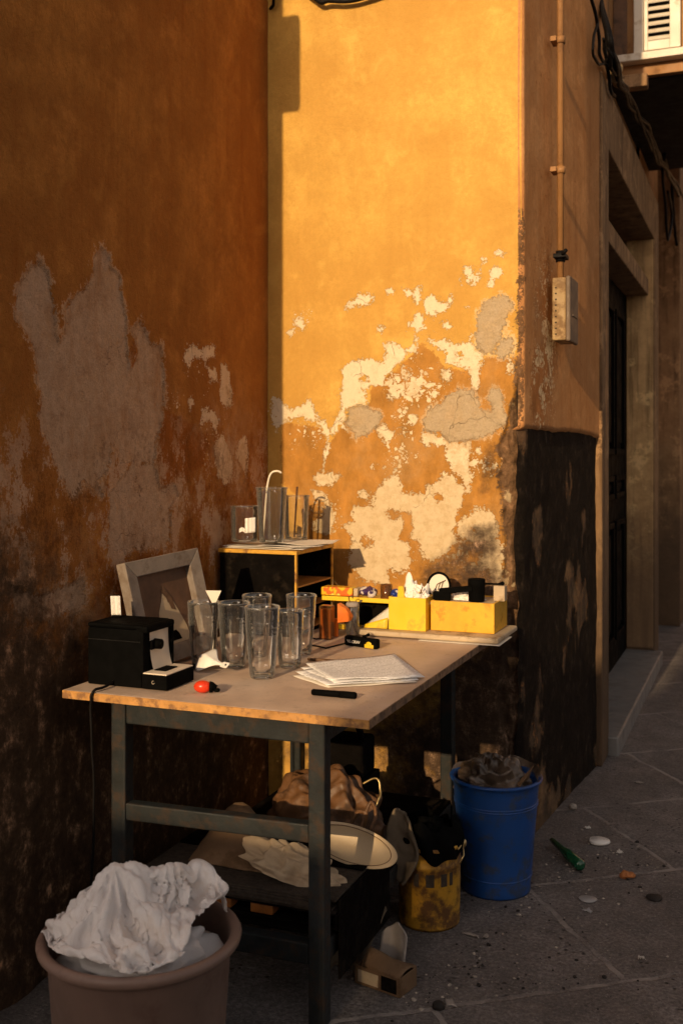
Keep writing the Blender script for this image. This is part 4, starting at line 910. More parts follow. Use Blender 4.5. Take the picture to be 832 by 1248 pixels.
def crumple(cx, cy, cz, rx, ry, rz, seed, amp=.5, n=30, spikes=()):
    def f(u, v):
        a = u*2*math.pi; b = v*math.pi*.5
        x, y, z = math.cos(a)*math.cos(b), math.sin(a)*math.cos(b), math.sin(b)
        p = Vector((math.cos(a)*math.cos(b), math.sin(a)*math.cos(b), z))
        h = 1+amp*(.5-1.5*abs(mnoise.noise(p*1.9+Vector((seed, 0, 0))))+.5*mnoise.noise(p*4.5+Vector((0, seed, 0)))-.35*abs(mnoise.noise(p*8+Vector((0, 0, seed)))))
        for (sa, sb, w, k) in spikes:
            d = (p-Vector((math.cos(sa)*math.cos(sb), math.sin(sa)*math.cos(sb), math.sin(sb)))).length; h += k*math.exp(-(d/w)**2)
        return (cx+x*rx*h, cy+y*ry*h, cz+z*rz*h)
    return MB().grid(n*2+1, n, f)
crumple(-1.085, 3.372, zb2+hh-.022, .034, .034, .050, 3, .6, 30, ((2.6, 1.2, .35, .9), (0, .9, .4, .3))).build('tissue', M['tissue'], ti, sub=1)
crumple(-1.052, 3.365, zb2+hh-.022, .026, .032, .042, 8, .7, 26, ((0.3, .9, .4, .5),)).build('tissue', M['tissue'], ti, sub=1)
q = MB(); q.grid(8, 8, lambda u, v: (-1.075+.055*u, 3.335+.012*v+.01*u, zb2+hh-.03+.055*v*(1-abs(u-.4)*1.3)+.003*math.sin(u*7))); q.solo('folded_paper', M['yellowedge'], 'folded yellow paper tucked in the front of the yellow tub', 'paper', (-1.05, 3.335, zb2+hh), solid=.0006)
q = MB(); q.tube([(-1.052, 3.338, zb2+hh-.03), (-1.047, 3.335, zb2+hh+.012), (-1.038, 3.335, zb2+hh+.034)], [.002, .003, .0015], 6); q.solo('dark_quill', M['leather'], 'small dark curved stick in the yellow tub', 'stick', (-1.05, 3.337, zb2+hh))
# yellow wooden box
xw0, xw1, yw0, yw1 = -1.016, -.803, 3.352, 3.535; hw = .098
yw = root('yellow_box', 'mustard yellow wooden box full of black odds and ends', 'box', ((xw0+xw1)/2, 3.44, zb2))
q = MB()
for (x0, x1, y0, y1) in ((xw0, xw1, yw0, yw0+.008), (xw0, xw1, yw1-.008, yw1), (xw0, xw0+.008, yw0+.008, yw1-.008), (xw1-.008, xw1, yw0+.008, yw1-.008)): q.box(x0, x1, y0, y1, zb2, zb2+hw, .002)
q.box(xw0+.007, xw1-.007, yw0+.007, yw1-.007, zb2+.002, zb2+.008); q.build('body', M['yellowwood'], yw)
MB().box(xw0+.0085, xw1-.0085, yw0+.0085, yw1-.0085, zb2+hw-.008, zb2+hw-.004, .0).build('inner_lid', M['plywood'], yw)
zz = zb2+hw-.0035
ax = atY(580, 740, 3.40).x
q = MB(); q.lathe([(0, .001), (.025, .001), (.0265, .004), (.0275, .05), (.0285, .052), (.0285, .072), (.026, .075), (.012, .073), (0, .073)], (ax, 3.405, zz), 36); q.solo('black_canister', M['black'], 'black lidded canister standing on the yellow box', 'canister', (ax, 3.405, zz))
a1 = atY(530, 737, 3.39); a2 = atY(568, 728, 3.40)
q = MB(); L = (Vector((a2.x+.03, 0, a2.z))-Vector((a1.x, 0, a1.z))).length
q.box(0, .058, -.012, .012, .001, .030, .003, TR((a1.x-.004, 3.385, zz))); q.box(0.02, .135, -.011, .011, .020, .038, .003, TR((a1.x, 3.386, zz), 0) @ Matrix.Rotation(-R(7), 4, 'Y'))
q.solo('black_stapler', M['black'], 'long black stapler lying across the yellow box', 'stapler', (a1.x+.05, 3.385, zz))
mr = atY(536, 724, 3.47)
rm = root('round_mirror', 'small round black rimmed mirror standing in the yellow box', 'mirror', (mr.x, 3.45, zz))
q = MB(); q.tube([(mr.x+.039*math.cos(t*2*math.pi/40), 3.455+.006*math.sin(t*2*math.pi/40), zz+.039+.043*math.sin(t*2*math.pi/40)) for t in range(40)], .0042, 8, True); q.build('rim', M['black'], rm)
q = MB(); q.add([(mr.x+.037*math.cos(t*2*math.pi/40), 3.456+.006*math.sin(t*2*math.pi/40), zz+.039+.041*math.sin(t*2*math.pi/40)) for t in range(40)], [tuple(range(40))], False); q.build('disc', M['plainpaper'], rm)
q = MB()
for k in range(3): q.tube([(mr.x-.015+.012*k, 3.4525, zz+.018+.006*k), (mr.x-.005+.01*k, 3.4525, zz+.045+.004*k), (mr.x+.008+.008*k, 3.4525, zz+.052+.004*k)], .0012, 5)
q.build('scratches', M['leather'], rm)
q = MB(); q.tube([(ax+.02, 3.42, zz+.058), (ax+.062, 3.44, zz+.056), (ax+.075, 3.445, zz+.058)], [.0035, .003, .0055], 8); q.ball((ax+.077, 3.446, zz+.058), .007, 2); q.solo('black_lever', M['black'], 'thin black lever with a knob behind the black canister', 'lever', (ax+.05, 3.44, zz+.05))
q = MB(); q.box(ax+.05, ax+.088, 3.43, 3.465, zz+.0005, zz+.051, .003); q.solo('pale_block', M['plywood'], 'pale block at the back corner of the yellow box', 'block', (ax+.07, 3.45, zz))
crumple(-.915, 3.44, zz+.001, .05, .03, .030, 5, .5, 22).solo('paper_scrap', M['tissue'], 'white crumpled paper behind the stapler on the yellow box', 'paper', (-.915, 3.44, zz))
# folded yellow-white paper by the tub
pa, pb, pc, pd = T(440, 764, TT+.02), T(472, 768, TT+.02), T(472, 752, TT+.05), T(452, 756, TT+.03)
fp = root('folded_leaflet', 'folded yellow and white leaflet leaning on the yellow tub', 'leaflet', (-1.19, 3.34, zb2))
q = MB(); q.grid(6, 6, lambda u, v: (-1.252+.099*u, 3.325+.05*v, zb2+.002+.075*u*v+.004*math.sin(u*3)*(1-v))); q.build('white_side', M['plainpaper'], fp, solid=.0005)
q = MB(); q.grid(6, 6, lambda u, v: (-1.236+.083*u, 3.312+.010*v, zb2+.002+.036*v*(.25+.75*u))); q.build('yellow_side', M['yellow'], fp, solid=.0005)

# small things on the table top
def on_table(px, py, z=TT): return T(px, py, z)
p = T(452, 788)
mk = root('black_marker', 'chunky black marker with faint white lettering and a yellow tip', 'marker', T(441, 789), local=True, rz=R(-17)); mk.location.z = TT
q = MB(); q.box(-.063, .063, -.012, .012, .001, .032, .006, None, 3); q.build('body', M['black'], mk)
q = MB(); q.box(.020, .054, -.0145, -.0121, .003, .014, .001); q.ball((.036, -.013, .015), (.011, .002, .008), 2); q.build('yellow_tip', M['yellow'], mk)
q = MB(); q.tube([(-.0, .004, .032), (.012, .004, .036), (.024, .004, .042)], [.004, .004, .005], 8); q.build('clip', M['black'], mk)
cu = bpy.data.curves.new('lettering', 'FONT'); cu.body = 'VE CRXV'; cu.size = .0125; cu.align_x = 'CENTER'; cu.extrude = .0002
lt = bpy.data.objects.new('lettering', cu); COL.objects.link(lt); lt.parent = mk; lt.location = (-.024, -.0123, .012); lt.rotation_euler = (R(90), 0, 0); cu.materials.append(M['whiteplastic'])
bpy.context.view_layer.update(); lme = bpy.data.meshes.new_from_object(lt.evaluated_get(bpy.context.evaluated_depsgraph_get())); lme.materials.clear(); lme.materials.append(M['whiteplastic'])
bpy.data.objects.remove(lt); lt = bpy.data.objects.new('lettering', lme); COL.objects.link(lt); lt.parent = mk; lt.location = (-.024, -.0123, .012); lt.rotation_euler = (R(90), 0, 0)
w1, w2, w3, w4 = T(377, 775), T(392, 779.5), T(393, 789), T(421, 783)
q = MB(); q.tube([T(377, 776, TT+.003), T(385, 779, TT+.003), T(391, 778, TT+.003)], .0022, 6); q.tube([T(377, 786, TT+.003), T(391, 788.5, TT+.003), T(397, 790, TT+.003), T(421, 784, TT+.003)], .0026, 6); q.tube([T(391, 788.5, TT+.003), T(391, 788.5, TT+.02)], .002, 6)
q.solo('bent_wire', M['cable'], 'bent black wire lying at the foot of the amber tube', 'wire', T(392, 786))
def pen(px0, py0, px1, py1, r, label, name='pen', mat='black', cap=True):
    a, b = T(px0, py0, TT+r+.0005), T(px1, py1, TT+r+.0005); d = (b-a)
    o = root(name, label, 'pen', (a+b)/2-Vector((0, 0, r)))
    MB().tube([a, a+d*.03, a+d*.62, a+d*.63], [r*.7, r*.95, r, r*.9], 14).build('barrel', M[mat], o)
    MB().tube([a+d*.632, a+d*.97, b], [r*1.06, r*1.04, r*.8], 14).build('cap', M[mat], o)
pen(380, 843.5, 434, 848, .0085, 'thick black pen lying in front of the printed sheets')
pen(375, 803.5, 409, 806, .0045, 'thin dark pen lying behind the printed sheets', 'pen', 'leather')
# printed sheets
pst = root('printed_sheets', 'fanned sheaf of printed sheets on the bare part of the table', 'papers', (-1.03, 2.72, TT))
A_, B_, C_, D_ = T(356, 824), T(398, 838.5), T(518, 830), T(482, 800)
def quadsheet(A, B, C, D, z, seed, mat, up=.004):
    def f(u, v):
        p = (A*(1-u)+B*u)*(1-v)+(D*(1-u)+C*u)*v
        return (p.x, p.y, z+up*max(0, mnoise.noise(Vector((u*2+seed, v*2, seed)))+.35)*(.3+abs(v-.5)+abs(u-.5)))
    return MB().grid(16, 16, f).build('sheet', M[mat], pst, solid=.0004)
M['paper2'] = paper_mat('printed_paper_sideways', (.87, .86, .86), (.36, .34, .33), 24)
quadsheet(T(356, 825), T(400, 839.5), T(508, 833), T(476, 804), TT+.001, 1, 'plainpaper', .004)
quadsheet(T(360, 821), T(398, 838), T(510, 831), T(478, 803), TT+.0035, 2, 'paper2', .004)
quadsheet(T(366, 817), T(408, 836), T(518, 829), T(482, 801), TT+.006, 5, 'paper2', .004)
quadsheet(T(372, 813), T(404, 834), T(512, 829), T(480, 801), TT+.009, 8, 'paper2', .004)
# white scoop
p = T(262, 812)
sp_ = root('white_scoop', 'white plastic scoop with a hole in its handle', 'scoop', T(258, 818), local=True, rz=R(-24)); sp_.rotation_euler = (R(38), 0, R(-24)); sp_.location.z = TT+.024; sp_.scale = (1.12, 1.12, 1.12)
def scoop(u, v):
    L = .115; x = (u-.42)*L
    w = .034*(1-((u-.28)/.34)**2)**.5 if u < .5 else None
    w = .004+.034*math.exp(-((u-.26)/.25)**2) if u < .8 else .0085
    w *= min(1, (u+.02)/.10, (1.03-u)/.05)
    y = (v-.5)*2*w; dep = .016*math.exp(-((u-.3)/.28)**2)
    return (x, y, .002+dep*(1-abs(v-.5)*2)**1.0*1.2+.010*math.exp(-((u-.3)/.28)**2)*.3)
q = MB(); q.grid(36, 13, scoop); q.build('scoop', M['whiteplastic'], sp_, solid=.0014)
q = MB(); q.lathe([(0, 0), (.0024, 0), (.0024, .0016), (0, .0016)], (.058, 0, .0026), 14); q.build('hole', M['blackmatt'], sp_)
pq = T(240, 816); q = MB(); q.box(-.03, .016, -.010, .010, .001, .012, .004, TR(pq, R(-25))); q.solo('black_pen_cap', M['black'], 'short black plastic piece lying between the scoop and the coffee machine', 'plastic piece', pq)
# red gadget
rg = root('red_knob', 'small round red gadget with a black end at the table edge', 'gadget', T(249, 845), local=True, rz=R(20)); rg.location.z = TT
q = MB(); q.ball((-.004, 0, .0165), (.023, .0165, .0158), 3); q.build('body', M['red'], rg)
q = MB(); q.tube([(.014, 0, .0155), (.022, 0, .0155), (.024, 0, .0155), (.030, 0, .0125)], [.0148, .0125, .009, .008], 16); q.ball((.032, -.004, .009), (.009, .006, .006), 2); q.build('black_end', M['black'], rg)
# little white paper triangle in the first glass
p = gl_a.location; q = MB(); tx = p.x+.035
Vt = [(tx-.022, p.y-.012, TT+.216), (tx+.022, p.y+.0, TT+.216), (tx+.005, p.y-.004, TT+.178), (tx-.003, p.y-.006, TT+.178), (tx-.002, p.y-.012, TT+.02), (tx+.001, p.y-.012, TT+.02)]
q.add(Vt, [(0, 1, 2, 3), (3, 2, 5, 4)], False); q.solo('paper_triangle', M['plainpaper'], 'small white paper triangle on a stick in a ribbed glass', 'paper', (tx, p.y, TT), solid=.0008)
# draped cloth: a simulated sheet of 62 x 62 points, step by step along each row
CLOTH = [
    749, -17, -15, -15, -14, -12, -11, -11, -12, -14, -14, -12, -6, 5, -3, -3, -11, -8, -3, -16, -12, -17, -15, -9, -13, -21, -24, -18, -23, -20, -20, -15, -18, -21, -21, -22, -19, -18, -15, -9, -12, -15, -8, -13, -8, -3, -9, -13, -13, -1, 6, -2, -13, -11, -7, -13, -8, -14, -7, -15, -12, -16,
    764, -16, -15, -13, -11, -11, -15, -15, -15, -6, -12, -13, -12, 0, 2, -7, -12, -12, -9, -5, -17, -15, -12, -16, -15, -18, -23, -25, -19, -22, -23, -20, -15, -19, -19, -15, -18, -14, -16, -14, -6, -13, -15, -8, -13, -8, -2, -12, -12, -11, -2, 5, -5, -10, -3, -12, -14, -10, -14, -6, -14, -14,
    769, -5, -13, -14, -12, -11, -9, -13, -16, -19, -5, -14, -10, -13, 1, -5, -8, -12, -13, -10, -6, -18, -15, -18, -21, -19, -19, -24, -25, -17, -22, -22, -19, -15, -18, -13, -9, -15, -16, -12, -15, -6, -12, -15, -7, -14, -6, -12, -6, -11, -11, -2, 4, -2, -7, -9, -11, -12, -14, -12, -7, -14,
    778, -9, -4, -11, -12, -9, -13, -8, -13, -19, -19, -4, -14, -12, -14, -8, -2, -7, -12, -12, -13, -12, -19, -15, -21, -22, -24, -18, -24, -23, -17, -20, -17, -19, -17, -9, -15, -9, -14, -11, -15, -16, -10, -8, -13, -8, -15, -7, -6, -10, -11, -11, -1, 3, -10, -8, -4, -6, -13, -12, -12, -6,
    790, -12, -9, -1, -7, -13, -7, -9, -12, -18, -18, -16, -8, -15, -15, -16, -8, -2, -8, -13, -11, -15, -19, -19, -16, -23, -25, -21, -21, -24, -18, -17, -19, -13, -16, -17, -13, -12, -6, -12, -15, -14, -13, -6, -11, -13, -12, -12, -9, -3, -12, -8, -10, -5, 1, -13, -8, 2, -7, -13, -8, -12,
    797, -7, -10, -9, -5, 0, -13, -11, -12, -9, -19, -16, -17, -12, -16, -16, -15, -9, -2, -12, -13, -17, -11, -18, -23, -21, -22, -21, -23, -21, -19, -13, -18, -17, -13, -15, -14, -11, -12, -14, -10, -15, -11, -14, -9, -6, -13, -11, -8, -10, -5, -10, -10, -11, -6, -4, -12, -6, 3, -6, -11, -7,
    802, -2, -7, -10, -10, -3, 0, -13, -10, -18, -14, -18, -15, -20, -18, -13, -13, -13, -11, -3, -14, -12, -18, -14, -21, -19, -21, -22, -21, -20, -15, -18, -15, -16, -15, -16, -16, -14, -15, -16, -10, -6, -16, -8, -15, -9, -9, -3, -10, -9, -13, -13, -5, -8, -10, -4, -13, -12, -1, 5, -5, -9,
    817, -9, -4, -8, -10, -9, -4, -1, -16, -18, -13, -19, -21, -12, -20, -20, -10, -11, -11, -13, -9, -16, -14, -18, -14, -20, -16, -21, -21, -17, -16, -12, -18, -17, -19, -18, -17, -15, -15, -10, -12, -13, -8, -13, -9, -10, -11, -6, -3, -10, -15, -12, -14, -10, 0, -8, -14, -11, -7, 2, 7, -3,
    837, -13, -12, -3, -10, -9, -12, -6, -7, -16, -18, -19, -18, -21, -12, -18, -19, -13, -7, -8, -15, -12, -16, -15, -19, -14, -20, -15, -19, -14, -15, -16, -17, -18, -18, -19, -17, -14, -15, -14, -13, -9, -14, -7, -12, -7, -10, -3, -11, -12, -7, -15, -15, -12, -9, -2, -12, -12, -7, -1, 3, 9,
    859, -15, -13, -15, -4, -12, -12, -14, -12, -9, -14, -19, -20, -17, -20, -18, -10, -15, -15, -11, -12, -16, -10, -17, -12, -18, -15, -16, -18, -15, -14, -14, -17, -16, -18, -19, -17, -18, -12, -12, -13, -14, -10, -11, -6, -10, -8, -5, -9, -13, -14, -14, -10, -15, -13, -8, -3, -9, -9, -1, -1, 2,
    880, -17, -16, -18, -13, -6, -13, -14, -17, -16, -14, -10, -16, -20, -16, -20, -18, -13, -8, -16, -16, -9, -16, -14, -16, -16, -16, -14, -15, -9, -16, -17, -16, -17, -16, -17, -18, -17, -17, -15, -12, -5, -12, -11, -4, -10, -7, -12, -5, -14, -15, -12, -15, -11, -13, -11, -12, -5, 2, -5, 1, 0,
    898, -22, -17, -19, -16, -15, -10, -10, -16, -17, -17, -14, -14, -12, -19, -19, -16, -13, -15, -14, -11, -17, -14, -16, -17, -11, -16, -16, -10, -15, -17, -17, -16, -13, -14, -15, -14, -18, -14, -17, -16, -11, -4, -10, -11, -1, -12, -9, -14, -8, -12, -16, -12, -11, -13, -10, -11, -9, -5, 2, 2, 2,
    910, -19, -22, -17, -17, -17, -17, -12, -11, -17, -15, -14, -16, -17, -14, -18, -10, -18, -10, -16, -17, -14, -15, -18, -14, -16, -17, -10, -15, -15, -17, -16, -16, -14, -7, -15, -12, -16, -18, -14, -15, -15, -12, -11, -5, 1, -7, -12, -12, -15, -15, -8, -13, -14, -7, -13, -7, -11, -5, -7, 0, 8,
    925, -23, -21, -17, -18, -19, -16, -16, -16, -12, -14, -17, -12, -17, -18, -14, -17, -8, -17, -17, -13, -18, -19, -14, -18, -14, -13, -16, -10, -17, -11, -14, -15, -15, -13, -6, -17, -13, -17, -19, -17, -9, -11, -13, -9, -6, 0, -7, -13, -16, -13, -15, -6, -13, -13, -5, -12, -5, -8, -8, -5, 0,
    931, -15, -21, -20, -19, -21, -14, -19, -15, -14, -18, -13, -16, -16, -12, -17, -15, -14, -10, -19, -17, -14, -18, -17, -18, -15, -15, -11, -16, -7, -16, -12, -16, -10, -12, -14, -10, -18, -15, -17, -18, -17, -6, -8, -11, -9, -8, -2, -10, -13, -15, -10, -13, -7, -13, -5, -12, -9, -2, -11, -5, -9,
    938, -20, -12, -22, -21, -21, -11, -20, -20, -17, -13, -17, -16, -10, -15, -12, -16, -15, -19, -16, -13, -18, -16, -18, -12, -16, -15, -13, -11, -14, -9, -15, -12, -12, -15, -11, -16, -11, -19, -19, -15, -17, -14, -2, -6, -10, -10, -10, -7, -14, -6, -11, -8, -11, -9, -12, -6, -13, -8, -1, -11, -9,
    941, -19, -16, -17, -19, -20, -12, -18, -19, -20, -18, -16, -10, -15, -11, -16, -15, -14, -17, -17, -18, -13, -20, -17, -17, -8, -12, -12, -14, -13, -15, -7, -13, -15, -11, -14, -15, -17, -13, -20, -18, -12, -15, -13, 1, -6, -11, -10, -14, -10, -7, -2, -10, -10, -8, -9, -13, -8, -13, -8, -2, -8,
    942, -20, -21, -14, -14, -18, -13, -17, -20, -21, -20, -16, -11, -6, -16, -16, -9, -16, -19, -18, -15, -19, -17, -15, -16, -16, -5, -11, -12, -15, -9, -11, -13, -16, -15, -11, -17, -15, -18, -14, -18, -17, -11, -14, -8, 2, -7, -12, -12, -7, -9, -10, -2, -6, -12, -8, -12, -11, -9, -14, -10, -9,
    939, -19, -20, -19, -9, -13, -18, -14, -19, -21, -20, -17, -6, -9, -13, -16, -17, -17, -10, -17, -19, -19, -17, -12, -18, -14, -14, -5, -13, -10, -10, -9, -14, -13, -18, -15, -12, -19, -15, -19, -14, -18, -9, -13, -13, -5, 3, -9, -11, -11, -3, -11, -10, 0, -9, -14, -9, -13, -15, -7, -14, -15,
    935, -20, -18, -18, -13, -8, -14, -18, -17, -18, -20, -14, -15, -6, -14, -13, -16, -11, -19, -17, -18, -17, -12, -18, -13, -15, -16, -6, -10, -9, -14, -4, -14, -14, -17, -14, -18, -15, -20, -15, -18, -12, -15, -7, -12, -10, -2, 2, -13, -11, -3, -8, -11, -10, -4, -12, -14, -15, -5, -9, -16, -16,
    929, -15, -17, -16, -17, -14, -9, -14, -19, -14, -17, -16, -13, -15, -7, -16, -11, -17, -14, -17, -15, -16, -17, -13, -16, -16, -12, -15, -3, -11, -9, -13, -6, -16, -14, -18, -19, -20, -14, -17, -15, -17, -8, -9, -9, -10, -5, 2, -8, -11, -12, -1, -12, -10, -14, -12, -7, -11, -13, -11, -11, -11,
    921, -14, -7, -16, -15, -17, -16, -14, -12, -16, -13, -12, -15, -14, -16, -7, -16, -12, -16, -17, -17, -11, -16, -13, -17, -15, -16, -12, -10, -1, -11, -13, -9, -18, -17, -18, -21, -19, -15, -9, -17, -15, -15, -10, -1, -5, -7, -4, 1, -14, -13, -6, -6, -14, -14, -13, -12, -6, -5, -13, -7, -14,
    927, -17, -16, -8, -14, -16, -14, -15, -16, -13, -16, -13, -7, -15, -14, -15, -12, -13, -16, -15, -11, -16, -16, -17, -11, -15, -14, -15, -14, -7, 0, -13, -15, -16, -18, -21, -21, -19, -9, -17, -10, -15, -16, -12, -5, 3, -1, -7, 0, -13, -13, -14, 0, -14, -14, -14, -13, -2, -8, -9, -15, -9,
    933, -17, -15, -17, -12, -11, -17, -14, -14, -16, -10, -14, -13, -14, -13, -8, -15, -17, -11, -16, -17, -13, -16, -11, -15, -15, -14, -13, -14, -13, -1, -9, -15, -20, -18, -22, -20, -16, -10, -17, -15, -8, -13, -14, -7, 4, 2, -2, -4, -12, -14, -16, -1, -13, -13, -16, -9, -14, -9, -1, -11, -13,
    943, -15, -18, -17, -14, -16, -14, -12, -17, -13, -16, -8, -14, -9, -13, -16, -15, -11, -17, -14, -16, -15, -16, -14, -7, -15, -12, -14, -15, -15, -13, -5, -19, -13, -22, -19, -20, -10, -16, -12, -16, -13, -12, -9, -8, 2, -5, 6, -5, -5, -17, -14, -8, -7, -17, -10, -16, -7, -14, -11, -9, -7,
    948, -15, -15, -16, -15, -16, -14, -19, -12, -17, -11, -15, -5, -13, -15, -15, -11, -16, -12, -16, -18, -12, -16, -11, -15, -10, -17, -13, -15, -9, -15, -16, -10, -21, -18, -19, -20, -7, -13, -17, -9, -15, -8, -8, -11, -7, -2, -2, 6, -6, -16, -14, -16, -2, -11, -16, -11, -15, -6, -13, -5, -14,
    954, -19, -18, -10, -17, -13, -18, -14, -18, -9, -16, -12, -15, -5, -15, -12, -16, -13, -15, -17, -13, -17, -11, -15, -10, -15, -12, -17, -14, -8, -18, -13, -19, -16, -21, -17, -18, -9, -16, -7, -15, -6, -14, -3, -9, -10, -3, -10, 1, 2, -13, -16, -18, -8, -3, -14, -12, -16, -5, -9, -13, -11,
    955, -19, -19, -11, -10, -17, -12, -20, -14, -17, -9, -18, -14, -8, -4, -16, -15, -14, -17, -13, -16, -14, -14, -9, -16, -12, -16, -11, -15, -17, -12, -19, -16, -20, -17, -20, -10, -16, -7, -13, -11, -6, -13, -9, -2, -8, -12, -8, -2, -1, -4, -19, -15, -11, -4, -8, -16, -10, -16, -5, -7, -15,
    955, -20, -17, -7, -11, -19, -11, -20, -14, -20, -9, -14, -16, -13, -1, -14, -15, -17, -11, -17, -11, -16, -9, -14, -14, -16, -10, -16, -14, -18, -14, -19, -15, -20, -19, -19, -15, -2, -13, -11, -11, -9, -5, -13, -8, -2, -10, -11, 2, -6, -3, -17, -16, -15, -10, -2, -10, -14, -12, -14, -2, -12,
    950, -15, -19, -7, -7, -19, -12, -19, -14, -20, -16, -12, -6, -13, -12, -6, -17, -11, -17, -15, -16, -7, -17, -10, -12, -15, -18, -10, -18, -17, -18, -10, -19, -19, -19, -19, -10, -13, -2, -9, -10, -10, -10, -7, -12, -10, -3, -11, 3, -3, -8, -15, -17, -11, -12, -12, -8, -3, -13, -12, -13, -3,
    945, -10, -18, -11, -3, -18, -15, -14, -19, -13, -14, -14, -12, -5, -15, -10, -11, -16, -16, -14, -16, -11, -16, -17, -15, -14, -14, -11, -8, -17, -16, -16, -14, -18, -20, -17, -14, -12, -8, 0, -6, -10, -9, -10, -10, -10, -13, -7, -3, 5, -11, -14, -14, -7, -13, -12, -12, -1, -14, -9, -12, -6,
    946, -16, -9, -16, -3, -17, -16, -9, -20, -12, -15, -8, -15, -12, -7, -12, -16, -12, -16, -12, -16, -17, -16, -15, -13, -12, -12, -13, -11, -13, -16, -13, -14, -18, -19, -18, -12, -11, -13, -9, 2, -6, -7, -10, -12, -11, -12, -7, -10, 5, -4, -12, -13, -9, -10, -11, -12, -9, -7, -11, -10, -5,
    952, -16, -10, -18, -6, -15, -17, -7, -17, -18, -7, -16, -5, -13, -15, -14, -8, -16, -14, -18, -13, -15, -10, -15, -12, -13, -11, -13, -13, -14, -15, -17, -11, -15, -18, -17, -16, -9, -11, -12, -10, -8, -6, -2, -8, -10, -12, -12, -10, -1, 4, -7, -11, -9, -6, -13, -9, -9, -5, -10, -11, -12,
    954, -9, -19, -10, -16, -11, -17, -5, -18, -12, -11, -15, -8, -10, -12, -13, -14, -15, -15, -14, -14, -14, -13, -6, -12, -13, -12, -15, -16, -12, -18, -13, -17, -11, -17, -18, -12, -16, -11, -7, -12, -8, -11, -11, -8, -4, -3, -12, -8, -9, -2, 1, -7, -5, -9, -11, -3, -10, -11, -11, -9, -3,
    964, -18, -14, -13, -17, -8, -17, -9, -15, -9, -17, -12, -14, -13, -3, -8, -15, -12, -14, -15, -14, -14, -8, -13, -6, -14, -17, -16, -15, -15, -15, -17, -11, -17, -13, -15, -17, -12, -11, -12, -4, -12, -11, -11, -12, -7, -5, -1, -12, -6, -10, -5, -3, -1, 1, -9, -11, -7, -1, -10, -8, -10,
    965, -18, -8, -18, -11, -16, -10, -15, -9, -17, -10, -15, -10, -10, -12, -7, -8, -13, -14, -11, -14, -9, -14, -7, -14, -14, -14, -15, -16, -15, -18, -16, -16, -12, -17, -14, -16, -7, -13, -8, -14, -12, -6, -12, -7, -9, -7, -2, -8, -9, -10, -9, -3, 0, -1, 0, -7, -9, 1, -7, -10, -8,
    966, -8, -18, -10, -16, -12, -15, -11, -15, -9, -11, -14, -5, -12, -10, -7, -9, -12, -12, -13, -12, -16, -7, -13, -10, -14, -14, -15, -17, -18, -16, -18, -17, -18, -9, -16, -12, -14, -6, -12, -9, -13, -11, -6, -11, -5, -8, -8, -6, -14, -4, -6, -5, 0, 4, 0, -6, -9, -3, -1, -11, -5,
    976, -13, -16, -16, -9, -16, -10, -15, -11, -8, -13, -8, -12, -3, -12, -12, -11, -4, -12, -14, -15, -13, -13, -4, -14, -13, -15, -16, -18, -18, -19, -16, -19, -17, -15, -9, -15, -7, -14, -6, -11, -11, -5, -12, -6, -11, -5, -9, -14, -11, -13, 4, 1, 1, 5, -6, -4, -6, -6, 2, -8, -11,
    976, -13, -10, -13, -16, -10, -15, -7, -10, -14, -4, -12, -12, -1, -11, -12, -13, -5, -13, -12, -16, -9, -12, -13, -12, -16, -10, -17, -17, -20, -16, -19, -18, -18, -13, -16, -7, -13, -8, -14, -3, -9, -11, -6, -11, -8, -11, -5, -15, -15, -14, 1, 11, 7, 0, 0, -4, -5, -9, -8, 1, -11,
    986, -16, -15, -8, -11, -15, -11, -7, -12, -8, -12, -7, -11, -3, -10, -10, -15, -13, -6, -15, -11, -16, -7, -13, -14, -13, -13, -17, -18, -17, -18, -19, -18, -19, -15, -15, -7, -9, -13, -9, -11, -3, -8, -7, -13, -5, -14, -10, -17, -12, -12, 0, 13, 7, 8, -4, -3, -8, -2, -10, -6, -13,
    993, -12, -15, -13, -7, -13, -11, -12, -6, -13, -6, -10, -9, -10, -2, -14, -14, -12, -15, -9, -15, -9, -15, -10, -13, -10, -17, -15, -18, -16, -19, -20, -18, -17, -19, -15, -12, -2, -11, -11, -13, -3, -4, -12, -8, -13, -8, -17, -16, -6, -12, -6, 14, 12, 7, 2, -4, -7, -7, -2, -12, -12,
    1006, -15, -15, -9, -14, -9, -15, -8, -13, -4, -13, -5, -7, -12, -11, -6, -14, -15, -12, -16, -7, -15, -11, -15, -10, -16, -12, -17, -12, -18, -20, -17, -21, -18, -15, -18, -15, -3, -7, -13, -9, -12, -1, -8, -12, -14, -6, -16, -18, -8, -7, -10, 6, 15, 6, 10, 2, -3, -9, -9, -4, -12,
    1016, -12, -15, -15, -8, -16, -10, -12, -14, -4, -7, -10, -8, -4, -15, -12, -10, -14, -16, -9, -16, -9, -16, -9, -15, -14, -17, -10, -19, -18, -13, -19, -20, -17, -20, -15, -17, -2, -13, -5, -13, -9, -9, -3, -13, -11, -15, -9, -19, -18, -4, -3, -6, 13, 14, 6, 11, 1, -3, -11, -12, -3,
    1015, -9, -6, -16, -14, -8, -16, -8, -13, -14, 1, -5, -9, -10, -11, -15, -16, -14, -6, -15, -11, -15, -12, -17, -9, -17, -11, -17, -16, -18, -20, -11, -21, -18, -16, -18, -14, -12, -2, -13, -5, -11, -11, -10, -3, -16, -17, -9, -18, -21, -15, -1, -2, 4, 16, 9, 14, 3, 3, -5, -12, -11,
